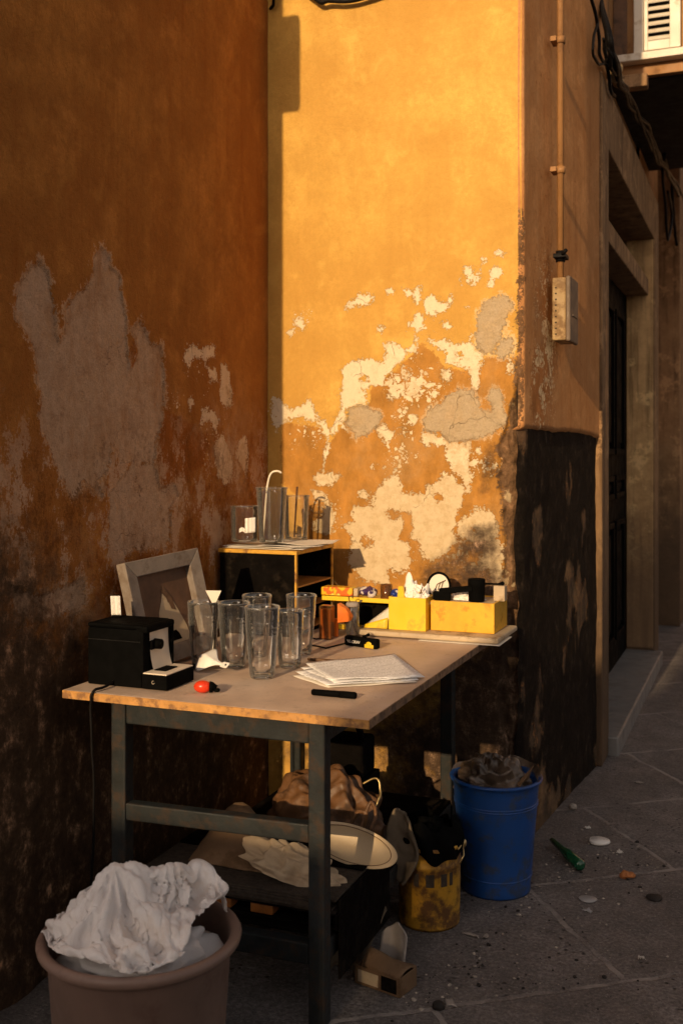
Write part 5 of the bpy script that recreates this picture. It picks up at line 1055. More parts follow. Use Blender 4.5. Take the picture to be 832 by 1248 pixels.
    1029, -16, -12, -8, -17, -7, -13, -14, -11, -9, -4, 0, -9, -9, -15, -16, -15, -14, -6, -14, -16, -11, -16, -12, -16, -11, -17, -11, -19, -18, -20, -16, -12, -17, -21, -14, -15, -15, 1, -9, -13, -11, -3, -13, -9, -13, -17, -13, -20, -18, -21, -10, 0, 1, 11, 17, 13, 8, 5, -1, -6, -13,
    1042, -15, -15, -15, -12, -13, -5, -14, -12, -4, -6, -2, -15, -11, -10, -14, -15, -12, -16, -10, -14, -16, -11, -17, -10, -17, -11, -19, -13, -20, -18, -15, -12, -20, -15, -18, -14, -13, -8, -1, -13, -9, -12, -8, -15, -7, -16, -20, -20, -16, -22, -20, -7, 4, 9, 12, 11, 11, 7, 6, -2, -4,
    1055, -17, -12, -15, -11, -15, -10, -6, -14, -4, -5, -6, -16, -17, -15, -7, -10, -17, -12, -17, -10, -16, -17, -8, -16, -11, -17, -13, -18, -19, -14, -13, -20, -14, -21, -11, -15, -15, -12, -6, -1, -14, -9, -13, -13, -9, -17, -19, -21, -15, -22, -22, -19, -3, 6, 9, 13, 10, 8, 9, 0, 2,
    1061, -8, -17, -9, -12, -14, -11, -7, -12, -7, -5, -7, -17, -16, -18, -16, -4, -13, -16, -13, -16, -16, -12, -17, -8, -14, -12, -18, -15, -18, -13, -17, -15, -18, -17, -12, -15, -18, -9, -11, 1, -10, -13, -15, -7, -18, -14, -19, -21, -16, -23, -20, -22, -17, -1, 6, 11, 9, 11, 8, 6, 1,
    1071, -15, -7, -14, -6, -11, -13, -7, -11, -16, -6, -3, -12, -16, -17, -19, -15, -7, -15, -17, -18, -11, -16, -13, -9, -12, -16, -14, -18, -14, -12, -17, -21, -11, -18, -17, -18, -11, -12, -12, -8, -2, -11, -15, -13, -12, -19, -19, -14, -20, -23, -19, -23, -21, -15, 2, 4, 7, 11, 8, 8, 6,
    1081, -13, -10, -12, -7, -5, -12, -12, -9, -15, -14, -2, -8, -15, -15, -18, -18, -11, -17, -18, -14, -17, -9, -15, -16, -5, -17, -15, -14, -14, -12, -20, -20, -17, -11, -18, -15, -11, -14, -13, -13, -10, -2, -11, -16, -16, -17, -15, -19, -20, -21, -17, -24, -20, -21, -15, 3, 4, 6, 8, 7, 9,
    1085, -4, -10, -10, -11, -3, -10, -14, -9, -13, -17, -11, -3, -10, -14, -18, -16, -18, -19, -16, -11, -16, -14, -15, -15, -8, -13, -16, -12, -12, -17, -19, -17, -18, -19, -9, -18, -13, -16, -7, -16, -13, -8, -7, -14, -15, -16, -18, -16, -20, -20, -18, -23, -19, -22, -21, -14, -1, 4, 5, 7, 9,
    1094, -10, -4, -6, -11, -9, -5, -11, -14, -10, -16, -18, -8, -5, -9, -18, -19, -18, -18, -14, -13, -16, -14, -14, -15, -15, -8, -16, -10, -13, -16, -20, -19, -16, -16, -15, -13, -16, -13, -15, -9, -11, -10, -14, -14, -17, -17, -13, -18, -20, -14, -21, -21, -17, -21, -23, -21, -14, -3, 1, 6, 4,
    1104, -12, -9, -2, -5, -11, -10, -4, -11, -16, -12, -18, -18, -11, -6, -14, -15, -16, -17, -14, -15, -17, -12, -15, -17, -11, -13, -10, -12, -17, -12, -19, -18, -17, -16, -15, -13, -17, -16, -15, -15, -6, -13, -14, -15, -11, -18, -19, -14, -18, -20, -19, -13, -20, -18, -22, -22, -21, -13, -6, 2, -5,
    1110, -6, -10, -10, 0, -7, -11, -12, -10, -4, -18, -16, -16, -18, -15, -7, -17, -13, -11, -17, -17, -14, -18, -9, -15, -17, -7, -13, -12, -15, -16, -13, -17, -17, -18, -11, -15, -17, -17, -16, -15, -15, -2, -14, -15, -18, -19, -17, -20, -18, -16, -18, -17, -11, -21, -20, -19, -22, -20, -10, -12, -12,
    1120, -5, -5, -12, -13, -2, -6, -12, -11, -11, -6, -17, -18, -16, -17, -18, -9, -19, -10, -10, -16, -18, -15, -16, -14, -10, -15, -6, -16, -10, -15, -15, -17, -15, -17, -17, -17, -17, -16, -15, -10, -12, -13, -6, -18, -17, -20, -21, -20, -20, -19, -13, -18, -15, -11, -19, -18, -22, -20, -21, -19, -16,
    1141, -7, -9, -11, -15, -13, -6, -2, -11, -13, -11, -9, -17, -17, -17, -17, -18, -14, -18, -10, -12, -15, -15, -14, -14, -14, -9, -16, -10, -15, -9, -15, -16, -13, -16, -17, -17, -16, -18, -15, -13, -8, -12, -13, -15, -21, -22, -21, -22, -19, -19, -19, -11, -17, -15, -10, -18, -20, -18, -23, -22, -21,
    1163, -10, -13, -15, -14, -12, -14, -1, -5, -13, -14, -14, -14, -11, -16, -16, -17, -18, -19, -19, -15, -15, -13, -12, -5, -11, -15, -14, -14, -10, -16, -11, -14, -16, -16, -15, -13, -16, -16, -11, -12, -13, -10, -18, -20, -21, -20, -23, -24, -23, -21, -18, -11, -14, -17, -14, -11, -14, -19, -21, -20, -22,
    1173, -10, -15, -15, -13, -10, -8, -14, 0, -11, -14, -17, -16, -15, -14, -12, -15, -18, -17, -16, -18, -16, -12, -12, -10, -10, -10, -16, -17, -10, -16, -17, -16, -9, -13, -14, -14, -14, -13, -12, -10, -7, -13, -19, -22, -23, -23, -25, -24, -25, -23, -21, -17, -10, -14, -17, -15, -13, -10, -16, -16, -17,
    1181, -9, -15, -12, -8, -9, -14, -9, -15, -13, -9, -14, -14, -17, -17, -15, -10, -14, -17, -16, -11, -16, -13, -12, -11, -11, -14, -18, -19, -13, -19, -14, -19, -16, -14, -5, -8, -8, -10, -12, -12, -12, -12, -15, -21, -23, -26, -26, -27, -25, -24, -20, -20, -19, -10, -16, -17, -16, -12, -9, -13, -4,
    1190, -13, -8, -9, -10, -11, -11, -12, -13, -18, -18, -14, -10, -12, -15, -15, -17, -14, -7, -16, -14, -18, -16, -12, -7, -12, -18, -18, -16, -20, -20, -14, -17, -20, -17, -9, -4, -8, -3, 1, -10, -11, -15, -18, -19, -22, -26, -27, -27, -27, -26, -20, -21, -19, -18, -13, -16, -15, -16, -13, -9, 2,
    1199, -12, -13, -9, -10, -12, -13, -14, -10, -17, -14, -17, -16, -10, -15, -12, -9, -16, -12, -9, -17, -14, -18, -18, -13, -8, -15, -19, -19, -18, -24, -19, -16, -18, -19, -13, -6, 4, -6, -2, 2, -8, -11, -16, -20, -24, -26, -27, -28, -27, -27, -23, -22, -16, -18, -18, -18, -17, -11, -15, -11, -8,
    1208, -12, -12, -13, -13, -14, -14, -13, -12, -11, -15, -16, -13, -16, -10, -8, -13, -10, -15, -12, -14, -18, -15, -17, -19, -15, -8, -15, -19, -23, -25, -22, -22, -17, -12, -15, -10, 6, 3, -7, -3, 0, -7, -12, -17, -22, -26, -27, -29, -28, -27, -26, -22, -19, -18, -18, -19, -16, -16, -10, -14, -19,
    131, -14, -17, -17, -19, -20, -18, -15, -7, 2, 10, 11, 15, 9, 16, 15, 10, 15, 15, 8, 12, 3, 15, 16, 19, 14, 11, 11, 5, 9, 10, 14, 6, 0, -2, 0, 7, 11, 14, 18, 15, 10, 9, 10, 14, 15, 15, 12, 14, 17, 14, 14, 10, 13, 17, 10, 13, 9, 13, 9, 9, -1,
    124, 1, -8, -12, -17, -19, -15, -14, -10, -3, 4, 7, 11, 13, 13, 15, 13, 13, 13, 13, 9, 7, 12, 15, 18, 18, 12, 6, 11, 0, 6, 9, 13, 0, 2, 7, 8, 11, 10, 14, 17, 14, 12, 9, 12, 14, 14, 13, 14, 12, 15, 13, 14, 14, 11, 13, 13, 13, 10, 9, 7, 8,
    111, 11, 6, -5, -11, -16, -19, -17, -10, 1, 2, 5, 7, 11, 13, 14, 13, 12, 13, 13, 8, 10, 12, 12, 12, 17, 19, 10, 8, 2, 1, 5, 8, 11, 2, 10, 7, 9, 11, 13, 14, 16, 15, 11, 10, 11, 15, 12, 15, 11, 12, 15, 14, 12, 15, 13, 11, 13, 13, 9, 9, 9,
    102, 13, 11, 8, -5, -13, -13, -18, -13, -1, 6, 1, 7, 7, 11, 12, 14, 13, 13, 15, 5, 12, 5, 16, 13, 13, 13, 17, 11, 4, 1, 3, 7, 7, 9, 9, 7, 10, 6, 15, 13, 12, 15, 17, 11, 9, 10, 15, 14, 14, 12, 11, 15, 13, 10, 12, 15, 15, 10, 14, 11, 8,
    103, 6, 9, 11, 8, -4, -13, -13, -13, -4, 4, 9, 3, 8, 8, 10, 13, 13, 13, 4, 14, 13, 5, 14, 13, 13, 9, 15, 14, 8, 3, 2, 6, 8, 8, 8, 8, 9, 7, 13, 12, 11, 13, 17, 15, 11, 8, 13, 12, 14, 13, 12, 14, 13, 13, 9, 14, 13, 15, 11, 14, 11,
    117, -5, 1, 8, 9, 8, 0, -9, -10, -7, 4, 6, 6, 8, 8, 8, 10, 11, 13, 8, 9, 9, 11, 12, 10, 11, 12, 13, 7, 11, 12, 3, 5, 9, 8, 5, 9, 2, 12, 10, 15, 11, 8, 13, 15, 16, 10, 13, 10, 13, 14, 14, 13, 13, 13, 13, 7, 15, 12, 15, 13, 15,
    135, -10, -8, 0, 5, 11, 10, 1, -8, -1, 0, 5, 11, 5, 6, 10, 11, 10, 10, 10, 7, 8, 9, 13, 10, 7, 14, 12, 6, 11, 12, 7, 2, 9, 10, 6, 9, 2, 10, 8, 13, 14, 9, 9, 9, 15, 15, 14, 13, 10, 14, 12, 13, 15, 14, 12, 11, 10, 14, 13, 16, 13,
    151, -11, -13, -7, 4, 4, 12, 11, 4, 1, 1, 3, 5, 13, 5, 7, 11, 11, 10, 9, 9, 7, 6, 8, 13, 9, 7, 9, 12, 10, 3, 13, 8, 9, 3, 1, 7, 12, 12, 10, 11, 10, 13, 10, 8, 12, 13, 15, 13, 14, 11, 12, 11, 13, 14, 14, 9, 13, 15, 14, 13, 14,
    164, -10, -12, -12, -2, 0, 9, 13, 13, 8, 4, 4, 7, 4, 13, 8, 7, 10, 12, 10, 6, 8, 6, 7, 8, 12, 5, 10, 10, 3, 8, 7, 8, 7, 9, 7, 9, 11, 12, 12, 11, 7, 10, 12, 11, 10, 14, 8, 14, 13, 12, 12, 12, 6, 15, 14, 14, 12, 16, 16, 14, 10,
    176, -14, -13, -5, -9, 2, 4, 8, 12, 14, 13, 7, 6, 7, 8, 5, 13, 12, 11, 10, 9, 5, 8, 3, 9, 8, 7, 10, 4, 11, 7, 7, 8, 8, 7, 6, 6, 6, 14, 14, 14, 12, 5, 13, 10, 12, 8, 13, 13, 9, 12, 11, 13, 8, 11, 15, 15, 13, 14, 17, 15, 12,
    185, -12, -12, -1, -8, -2, 1, 8, 8, 9, 13, 15, 10, 9, 7, 5, 8, 15, 14, 11, 8, 7, 4, 8, 8, 6, 8, 1, 8, 11, 9, 9, 9, 9, 1, 2, 6, 8, 10, 13, 15, 16, 11, 12, 10, 12, 9, 12, 11, 9, 11, 9, 8, 13, 11, 13, 12, 15, 13, 13, 15, 17,
    188, -1, -10, -8, 3, -6, 2, 4, 7, 5, 9, 13, 14, 15, 11, 2, 9, 9, 13, 13, 14, 5, 6, 4, 6, 10, 8, 4, 2, 9, 8, 8, 9, 13, 10, 0, 0, 7, 12, 10, 13, 15, 17, 13, 10, 12, 11, 11, 8, 11, 11, 7, 9, 13, 9, 12, 12, 15, 12, 13, 13, 15,
    190, 7, -3, -8, 3, -5, 3, 3, 6, 3, 6, 11, 9, 12, 15, 3, 14, 8, 15, 8, 8, 13, 11, 2, 6, 6, 6, 11, 5, 5, 4, 9, 10, 10, 12, 9, -2, 4, 8, 13, 14, 10, 15, 13, 15, 11, 12, 11, 10, 10, 6, 12, 10, 10, 11, 9, 11, 13, 14, 13, 13, 9,
    201, 4, 6, -7, 4, -4, 3, 3, 3, 4, 3, 7, 9, 8, 8, 15, 10, 13, 12, 10, 9, 8, 8, 11, 6, 6, 5, 7, 12, 6, 4, 9, 10, 7, 10, 12, 3, 1, 6, 10, 11, 15, 13, 13, 14, 13, 12, 11, 9, 10, 9, 11, 10, 9, 10, 9, 10, 9, 14, 14, 15, 11,
    220, 0, 6, -3, 4, -1, 2, 3, 2, 3, -1, 8, 6, 7, 9, 8, 13, 13, 15, 11, 9, 8, 9, 6, 8, 11, 5, 2, 8, 12, 10, 5, 8, 12, 4, 10, 10, 4, 3, 10, 10, 11, 14, 13, 13, 13, 12, 12, 10, 10, 8, 11, 12, 9, 10, 8, 10, 9, 10, 12, 15, 13,
    241, -2, 5, 0, 2, 2, 2, 3, 2, 0, 0, 2, 3, 10, 7, 9, 10, 14, 9, 15, 14, 8, 10, 6, 7, 2, 9, 10, 3, 10, 14, 10, 3, 11, 8, 4, 8, 11, 6, 7, 11, 11, 11, 13, 12, 13, 10, 12, 12, 6, 12, 11, 10, 12, 10, 10, 8, 10, 9, 11, 12, 14,
    260, -2, 3, 4, 2, 3, 2, 3, -1, 1, 1, -3, 4, 6, 9, 8, 12, 11, 11, 12, 12, 13, 9, 9, 6, 3, 6, 11, 5, 9, 10, 12, 5, 1, 12, 9, 6, 8, 12, 8, 11, 10, 11, 11, 12, 12, 11, 11, 8, 11, 11, 10, 10, 12, 11, 9, 11, 9, 10, 10, 9, 12,
    280, -2, -2, 6, 5, 4, 3, 3, -1, -1, -1, 0, 3, 3, 5, 9, 12, 12, 9, 13, 13, 12, 11, 5, 11, 6, 5, 5, 10, 9, 4, 11, 0, 4, 10, 13, 10, 7, 11, 12, 10, 10, 12, 11, 12, 11, 8, 10, 10, 8, 12, 11, 11, 10, 12, 10, 10, 10, 10, 9, 9, 11,
    294, 0, 1, 3, 7, 6, 1, 4, 2, -1, -1, 0, 1, 5, 3, 8, 9, 9, 13, 13, 13, 13, 12, 3, 7, 12, 7, 5, 6, 11, 3, 1, 6, 2, 9, 12, 12, 11, 10, 11, 14, 9, 13, 10, 11, 10, 9, 10, 9, 9, 9, 12, 12, 10, 11, 11, 11, 12, 10, 9, 7, 6,
    309, -2, 5, 3, 6, 6, 2, 2, 4, -4, 1, 5, 3, 6, 2, 2, 9, 9, 8, 12, 11, 15, 16, 9, 5, 13, 9, 5, 2, 9, 5, -2, -1, 9, 8, 11, 11, 13, 12, 11, 11, 13, 11, 12, 11, 10, 10, 7, 8, 10, 9, 11, 11, 12, 13, 12, 7, 10, 12, 11, 5, 5,
    315, 6, 6, 4, 6, 3, 6, 2, -1, 4, 2, 5, 5, 3, 4, 2, 10, 6, 9, 11, 9, 11, 13, 16, 9, 7, 12, 6, 1, 1, 8, 0, -4, 6, 12, 12, 13, 7, 17, 14, 10, 12, 11, 12, 10, 11, 10, 7, 8, 9, 10, 9, 11, 12, 11, 13, 12, 9, 9, 10, 10, 1,
    313, 11, 13, 9, 6, 5, 3, 2, 4, -3, 7, 9, 2, 8, 5, 0, 2, 13, 9, 10, 12, 8, 13, 9, 9, 12, 10, 8, 2, -3, 1, 6, -2, 6, 11, 12, 6, 14, 17, 17, 13, 10, 10, 11, 10, 9, 12, 8, 5, 10, 11, 10, 9, 13, 12, 14, 10, 11, 6, 9, 6, 4,
    328, 7, 7, 13, 12, 6, -1, 6, 3, 1, 2, 7, 11, 7, 3, 6, -2, 13, 9, 3, 16, 11, 13, 9, 8, 11, 8, 8, 3, -5, -1, 1, 8, 6, 11, 6, 11, 15, 17, 15, 17, 12, 8, 10, 9, 7, 10, 11, 6, 9, 11, 11, 8, 14, 13, 13, 11, 8, 9, 7, 4, 6,
    349, 5, -1, 7, 12, 14, 2, 2, 7, 3, 2, 2, 7, 10, 10, 0, 6, 6, 13, 4, 9, 15, 6, 14, 11, 9, 10, 0, 7, -1, 0, -1, 10, 8, 5, 9, 13, 18, 18, 12, 14, 14, 11, 7, 9, 5, 8, 8, 11, 9, 11, 12, 9, 13, 14, 12, 9, 8, 8, 8, 5, -1,
    370, -4, 4, 6, 6, 9, 12, 2, 2, 10, 4, 3, 3, 11, 11, 5, 6, 3, 6, 12, 2, 11, 10, 12, 13, 10, 4, 3, 4, 6, 0, 3, 4, 15, 9, 7, 14, 18, 15, 15, 10, 11, 10, 11, 8, 5, 4, 10, 10, 10, 10, 10, 13, 12, 12, 14, 8, 8, 7, 5, 6, 3,
    392, -7, 3, 4, 5, 7, 12, 4, 5, 5, 11, 3, 2, 3, 7, 10, 12, 7, 4, 6, 6, 10, 7, 10, 11, 12, 7, 4, 3, 0, 10, 5, 6, 8, 16, 10, 13, 17, 15, 10, 12, 9, 8, 9, 10, 5, 5, 8, 11, 10, 12, 9, 10, 14, 10, 11, 12, 6, 7, 7, 3, 4,
    410, -5, -4, 7, 6, 6, 5, 11, 5, 5, 8, 11, 2, 3, 6, 5, 8, 12, 8, 4, 5, 3, 11, 11, 7, 8, 12, 9, 4, -1, 4, 15, 10, 7, 10, 18, 12, 16, 9, 13, 9, 9, 8, 7, 7, 9, 5, 8, 10, 13, 11, 9, 8, 13, 11, 11, 11, 8, 6, 2, 8, 5,
    421, 0, -3, 7, 7, 5, 5, 6, 11, 6, 8, 6, 10, 2, 3, 7, 7, 8, 8, 7, 2, 4, 9, 11, 8, 5, 7, 15, 3, 9, 3, 11, 17, 10, 6, 12, 18, 10, 12, 10, 10, 9, 7, 6, 7, 6, 8, 9, 10, 12, 13, 9, 7, 12, 11, 10, 8, 10, 4, 7, 8, 5,
    436, -2, 2, 6, 9, 6, 4, 5, 12, 6, 8, 6, 9, 4, 4, 4, 8, 6, 9, 0, 8, 3, 5, 9, 11, 11, 2, 10, 15, 10, 5, 8, 17, 6, 14, 9, 14, 10, 10, 11, 10, 8, 7, 7, 6, 7, 6, 10, 8, 14, 12, 11, 6, 11, 9, 11, 7, 9, 9, 7, 9, 8,
    447, 5, 2, 7, 10, 7, 3, 4, 11, 7, 4, 8, 3, 9, 5, 5, 3, 10, 4, 7, 5, 3, 6, 11, 12, 8, 7, 10, 7, 14, 12, 5, 8, 13, 14, 10, 12, 9, 9, 5, 12, 9, 8, 4, 9, 7, 7, 11, 6, 10, 16, 12, 8, 4, 13, 6, 11, 8, 9, 9, 9, 10,
    459, 9, 5, 7, 11, 8, 3, 2, 7, 9, 1, 9, 3, 8, 6, 6, 5, 6, 8, 6, 8, 4, 6, 9, 9, 11, 12, 9, 8, 13, 11, 7, 5, 12, 13, 12, 12, 8, 6, 4, 3, 8, 10, 11, 2, 14, 8, 12, 5, 9, 14, 12, 12, 1, 7, 13, 10, 10, 9, 13, 7, 12,
    474, 5, 11, 9, 11, 9, 3, 2, 6, 8, 1, 3, 7, 5, 8, 8, 3, 10, 9, 6, 5, 8, 6, 10, 9, 11, 11, 11, 8, 0, 8, 13, 13, 14, 14, 11, 6, 5, 9, 3, 3, 6, 6, 6, 10, 10, 14, 8, 11, 9, 10, 12, 12, 5, 7, 8, 11, 13, 13, 6, 13, 11,
    487, 9, 12, 9, 12, 10, 4, 2, 4, 5, -1, 3, 5, 7, 5, 6, 11, 8, 12, 9, 5, 8, -1, 4, 10, 9, 16, 5, 8, 10, 13, 12, 13, 14, 10, 12, 7, 2, 4, 9, 4, 4, 7, 8, 10, 8, 11, 11, 11, 8, 10, 10, 10, 12, 5, 10, 11, 7, 13, 12, 12, 9,
    504, 9, 10, 9, 11, 14, 6, 1, 2, 5, 2, 1, 4, 7, 2, 9, 9, 8, 12, 12, 6, 5, 2, -1, 7, 11, 11, 14, 12, 10, 10, 12, 10, 13, 9, 8, 12, 5, 5, 2, 5, 12, 8, 2, 10, 11, 10, 6, 12, 11, 9, 12, 10, 10, 13, 8, 12, 10, 10, 11, 11, 1,
    522, 8, 12, 9, 9, 12, 9, 2, 1, 5, 3, 1, 3, 0, 10, 9, 6, 10, 10, 1, 4, 5, 13, 6, 5, 12, 13, 13, 12, 10, 8, 11, 8, 8, 12, 3, 6, 9, 12, 6, 3, 7, 7, 12, 10, 10, 8, 4, 8, 13, 11, 12, 13, 13, 12, 13, 12, 10, 8, 11, 6, 7,
    543, 6, 11, 8, 7, 10, 11, 5, 2, 4, 6, 2, 0, 3, 8, 9, 8, 3, 0, 13, 5, 0, 9, 15, 10, 12, 11, 8, 10, 12, 9, 10, 8, 6, 5, 12, 6, 3, 7, 15, 8, 8, 5, 5, 13, 9, 12, 3, 3, 13, 13, 14, 15, 15, 15, 14, 13, 12, 6, 11, 8, 5,
    565, 1, 8, 10, 8, 8, 9, 11, 2, 4, 8, 4, -4, 1, 9, 1, 3, 5, 11, 3, 10, 10, 5, 9, 15, 11, 7, 11, 11, 9, 11, 10, 9, 6, 3, 3, 13, 8, 4, 7, 13, 10, 9, 0, 8, 13, 12, 7, 1, 8, 14, 15, 18, 17, 13, 18, 16, 11, 11, 10, 10, 2,
    583, 4, 5, 6, 10, 7, 9, 7, 10, 4, 7, 8, -3, -3, 5, 9, 4, 2, 5, 10, 11, 9, 7, 2, 8, 14, 11, 11, 8, 11, 8, 12, 6, 10, 5, 0, 7, 15, 8, 2, 6, 8, 13, 7, -1, 10, 12, 12, 5, 4, 11, 16, 18, 20, 16, 16, 18, 17, 13, 9, 10, 6,
    603, -4, 8, 7, 7, 10, 8, 6, 11, 10, 2, 9, 3, -3, 3, 10, 6, 2, 4, 11, 9, 2, 6, 11, 6, 9, 11, 9, 9, 8, 11, 8, 12, 9, 1, 9, 3, 9, 14, 6, 2, 4, 9, 12, 1, -1, 9, 13, 10, 8, 7, 17, 13, 20, 21, 16, 19, 19, 13, 13, 10, 10,
    611, 4, 4, 9, 7, 9, 10, 6, 9, 11, 9, 6, 6, -2, 1, 10, 7, 5, 3, 4, 12, 6, 3, 7, 8, 7, 10, 6, 9, 11, 11, 8, 13, 9, 3, 12, 4, 3, 10, 14, 4, 1, 3, 10, 5, -4, 0, 11, 5, 13, 14, 17, 12, 21, 18, 20, 20, 16, 16, 15, 14, 6,
    632, -2, 5, 8, 6, 9, 10, 8, 5, 8, 13, 10, 6, 1, 0, 3, 8, 11, 6, 2, 6, 9, 4, 7, 9, 4, 7, 9, 8, 10, 10, 9, 14, 5, 11, 15, 4, 4, 6, 13, 8, 1, -1, 3, 8, -3, -5, 0, 9, 17, 14, 19, 12, 19, 20, 18, 19, 18, 17, 14, 13, 12,
    646, 2, -1, 8, 8, 8, 6, 14, 5, 2, 5, 13, 12, 8, 1, 2, 6, 8, 11, 5, 3, 6, 8, 6, 10, 2, 8, 5, 11, 7, 8, 14, 5, 12, 18, 15, 8, 3, 3, 7, 11, 4, -1, -2, 5, 1, -6, -4, 1, 17, 19, 18, 16, 18, 20, 18, 18, 18, 16, 14, 15, 11,
    663, -6, 2, 7, 11, 7, 8, 10, 10, 0, -2, 6, 12, 14, 9, 5, 5, 7, 7, 9, 5, 6, 4, 7, 7, 7, 8, 6, 9, 10, 6, 7, 16, 11, 15, 19, 11, 4, 3, 3, 5, 9, 0, -1, -2, 4, -6, -7, 0, 8, 19, 23, 16, 20, 21, 19, 18, 17, 15, 14, 11, 10,
    677, -2, 1, 3, 7, 12, 8, 9, 7, 4, -3, 0, 9, 13, 15, 11, 4, 8, 5, 8, 8, 5, 5, 6, 8, 4, 10, 8, 11, 10, 6, 9, 10, 19, 13, 15, 16, 3, 0, 7, 0, 4, 7, 0, -5, 2, 0, -8, -3, 3, 14, 20, 22, 21, 20, 21, 18, 17, 16, 14, 12, 9,
    690, 4, -1, 2, 5, 12, 8, 9, 7, 6, -2, -3, 7, 10, 10, 10, 13, 11, 5, 8, 5, 7, 3, 7, 7, 6, 7, 13, 11, 8, 11, 9, 9, 19, 16, 14, 16, 5, -2, -1, 6, 4, -1, 5, 0, -1, 2, -6, -5, 0, 6, 18, 22, 21, 23, 19, 20, 19, 16, 15, 13, 7,
    704, 1, 6, 3, 2, 10, 9, 10, 8, 0, 2, -2, 6, 9, 10, 8, 12, 13, 6, 8, 6, 5, 4, 3, 10, 6, 8, 9, 15, 11, 6, 15, 8, 14, 21, 16, 7, 12, -1, -3, 0, 7, 4, 2, 3, 0, -2, 0, -4, -2, 3, 9, 18, 22, 22, 23, 17, 22, 17, 17, 14, 9,
    717, 5, 2, 6, 2, 10, 11, 8, 9, 0, 1, 1, 4, 7, 8, 10, 11, 7, 13, 7, 6, 6, 3, 3, 2, 12, 11, 6, 13, 14, 2, 18, 13, 12, 15, 19, 10, 12, 1, -5, -3, 4, 9, 3, 6, 0, -1, -2, 1, -2, 1, 5, 10, 19, 22, 19, 22, 18, 21, 18, 11, 15,
    728, 7, 6, 3, 5, 9, 11, 9, 10, 2, 1, 1, 4, 5, 8, 8, 11, 7, 8, 9, 7, 0, 9, 4, 2, 5, 15, 11, 10, 11, -1, 14, 20, 16, 9, 18, 14, 2, 9, 0, -3, -1, 7, 4, 10, 3, 1, 0, 1, 0, -1, 5, 6, 10, 18, 20, 22, 17, 21, 17, 17, 9,
    738, 7, 11, 5, 5, 8, 12, 10, 10, 6, 2, 0, 0, 4, 5, 10, 11, 7, 8, 7, 6, 4, 5, 7, 3, 2, 10, 16, 12, 5, -1, 15, 10, 21, 14, 9, 10, 15, 5, 5, -5, 3, 0, 7, 9, 10, 1, -1, 3, 5, -2, 4, 5, 8, 10, 18, 16, 17, 18, 19, 17, 14,
    746, 10, 13, 8, 7, 6, 12, 12, 10, 9, 4, 1, 0, 2, 2, 8, 9, 9, 7, 5, 9, 5, 2, 6, 6, 1, 8, 13, 14, 3, -2, 7, 15, 16, 20, 11, 5, 13, 10, -1, 5, 2, 4, 4, 10, 4, 7, 3, 1, 4, 4, 5, 3, 8, 8, 9, 16, 15, 14, 12, 17, 12,
    751, 14, 12, 13, 10, 7, 11, 12, 12, 11, 7, 3, 0, 0, 1, 1, 10, 9, 3, 9, 9, 2, 8, 6, 5, 2, 4, 11, 14, -2, 4, 3, 16, 11, 14, 17, 10, 1, 8, 12, 6, 3, 4, 6, 4, 9, 8, 1, 6, 4, 5, 5, 3, 8, 8, 8, 7, 8, 10, 14, 12, 8,
    759, 13, 15, 13, 12, 11, 11, 12, 12, 12, 10, 7, 0, 1, 0, 0, 2, 7, 7, 9, 10, 2, 0, 8, 8, 5, 2, 8, 13, -1, 1, 7, 10, 15, 9, 10, 15, 7, -1, 8, 12, 9, 2, 9, 7, 6, 7, 6, 4, 5, 10, 2, 5, 8, 8, 8, 7, 5, 4, 5, 5, 9,
    773, 10, 13, 13, 14, 13, 11, 11, 12, 13, 13, 9, 7, 0, 2, -2, 3, 3, 7, 8, 9, 4, -2, -1, 4, 11, 7, 4, 11, 3, -1, 4, 9, 13, 15, 9, 8, 8, 9, 3, 8, 12, 9, 5, 7, 7, 8, 4, 6, 5, 4, 8, 6, 7, 10, 8, 8, 6, 3, 2, 2, -2,
    787, 9, 10, 13, 13, 15, 13, 12, 11, 12, 10, 12, 12, 8, 1, 2, -1, 4, 6, 6, 5, 7, -1, -4, -2, 2, 12, 9, 1, 4, 9, 1, 8, 9, 11, 15, 14, 9, 8, 7, 7, 9, 6, 8, 7, 6, 8, 6, 5, 5, 6, 7, 5, 7, 5, 9, 11, 9, 6, 0, 0, -8,
    803, 9, 5, 12, 13, 14, 14, 14, 13, 11, 10, 11, 10, 12, 10, 5, 1, 2, 6, 6, 2, 1, 3, -3, -4, -4, 5, 11, 6, 1, 3, 11, 8, 9, 11, 12, 11, 11, 10, 11, 10, 10, 9, 4, 5, 7, 6, 4, 5, 6, 5, 7, 6, 5, 6, 7, 11, 7, 10, 5, -5, -9,
    812, 8, 11, 11, 11, 14, 14, 13, 14, 12, 11, 12, 10, 11, 12, 10, 7, 2, 4, 6, 4, 0, -4, -8, -4, 2, -4, 4, 11, 7, 2, 7, 10, 12, 12, 13, 12, 12, 11, 12, 11, 11, 10, 5, 4, 1, 3, 4, 4, 8, 6, 3, 10, 5, 5, 8, 5, 9, 10, 5, 3, -6,
    821, 12, 12, 11, 12, 12, 13, 12, 14, 13, 11, 11, 11, 14, 12, 11, 9, 7, 4, 4, 2, -2, -2, -5, -6, -5, 0, -3, 8, 11, 7, 6, 8, 9, 11, 13, 16, 12, 10, 16, 15, 13, 10, 9, 2, 2, 1, 1, 1, 2, 4, 7, 10, 8, 4, 4, 9, 8, 6, 5, 8, 2,
    834, 13, 11, 11, 11, 13, 11, 12, 11, 15, 12, 11, 11, 11, 13, 14, 11, 7, 0, 8, 8, -1, -3, -4, -5, -7, -8, 1, 3, 12, 9, 7, 8, 11, 10, 10, 12, 13, 14, 15, 16, 16, 14, 9, 5, 3, 1, -1, 0, 0, 2, 3, 7, 11, 7, 3, 4, 8, 11, 7, 4, 7,
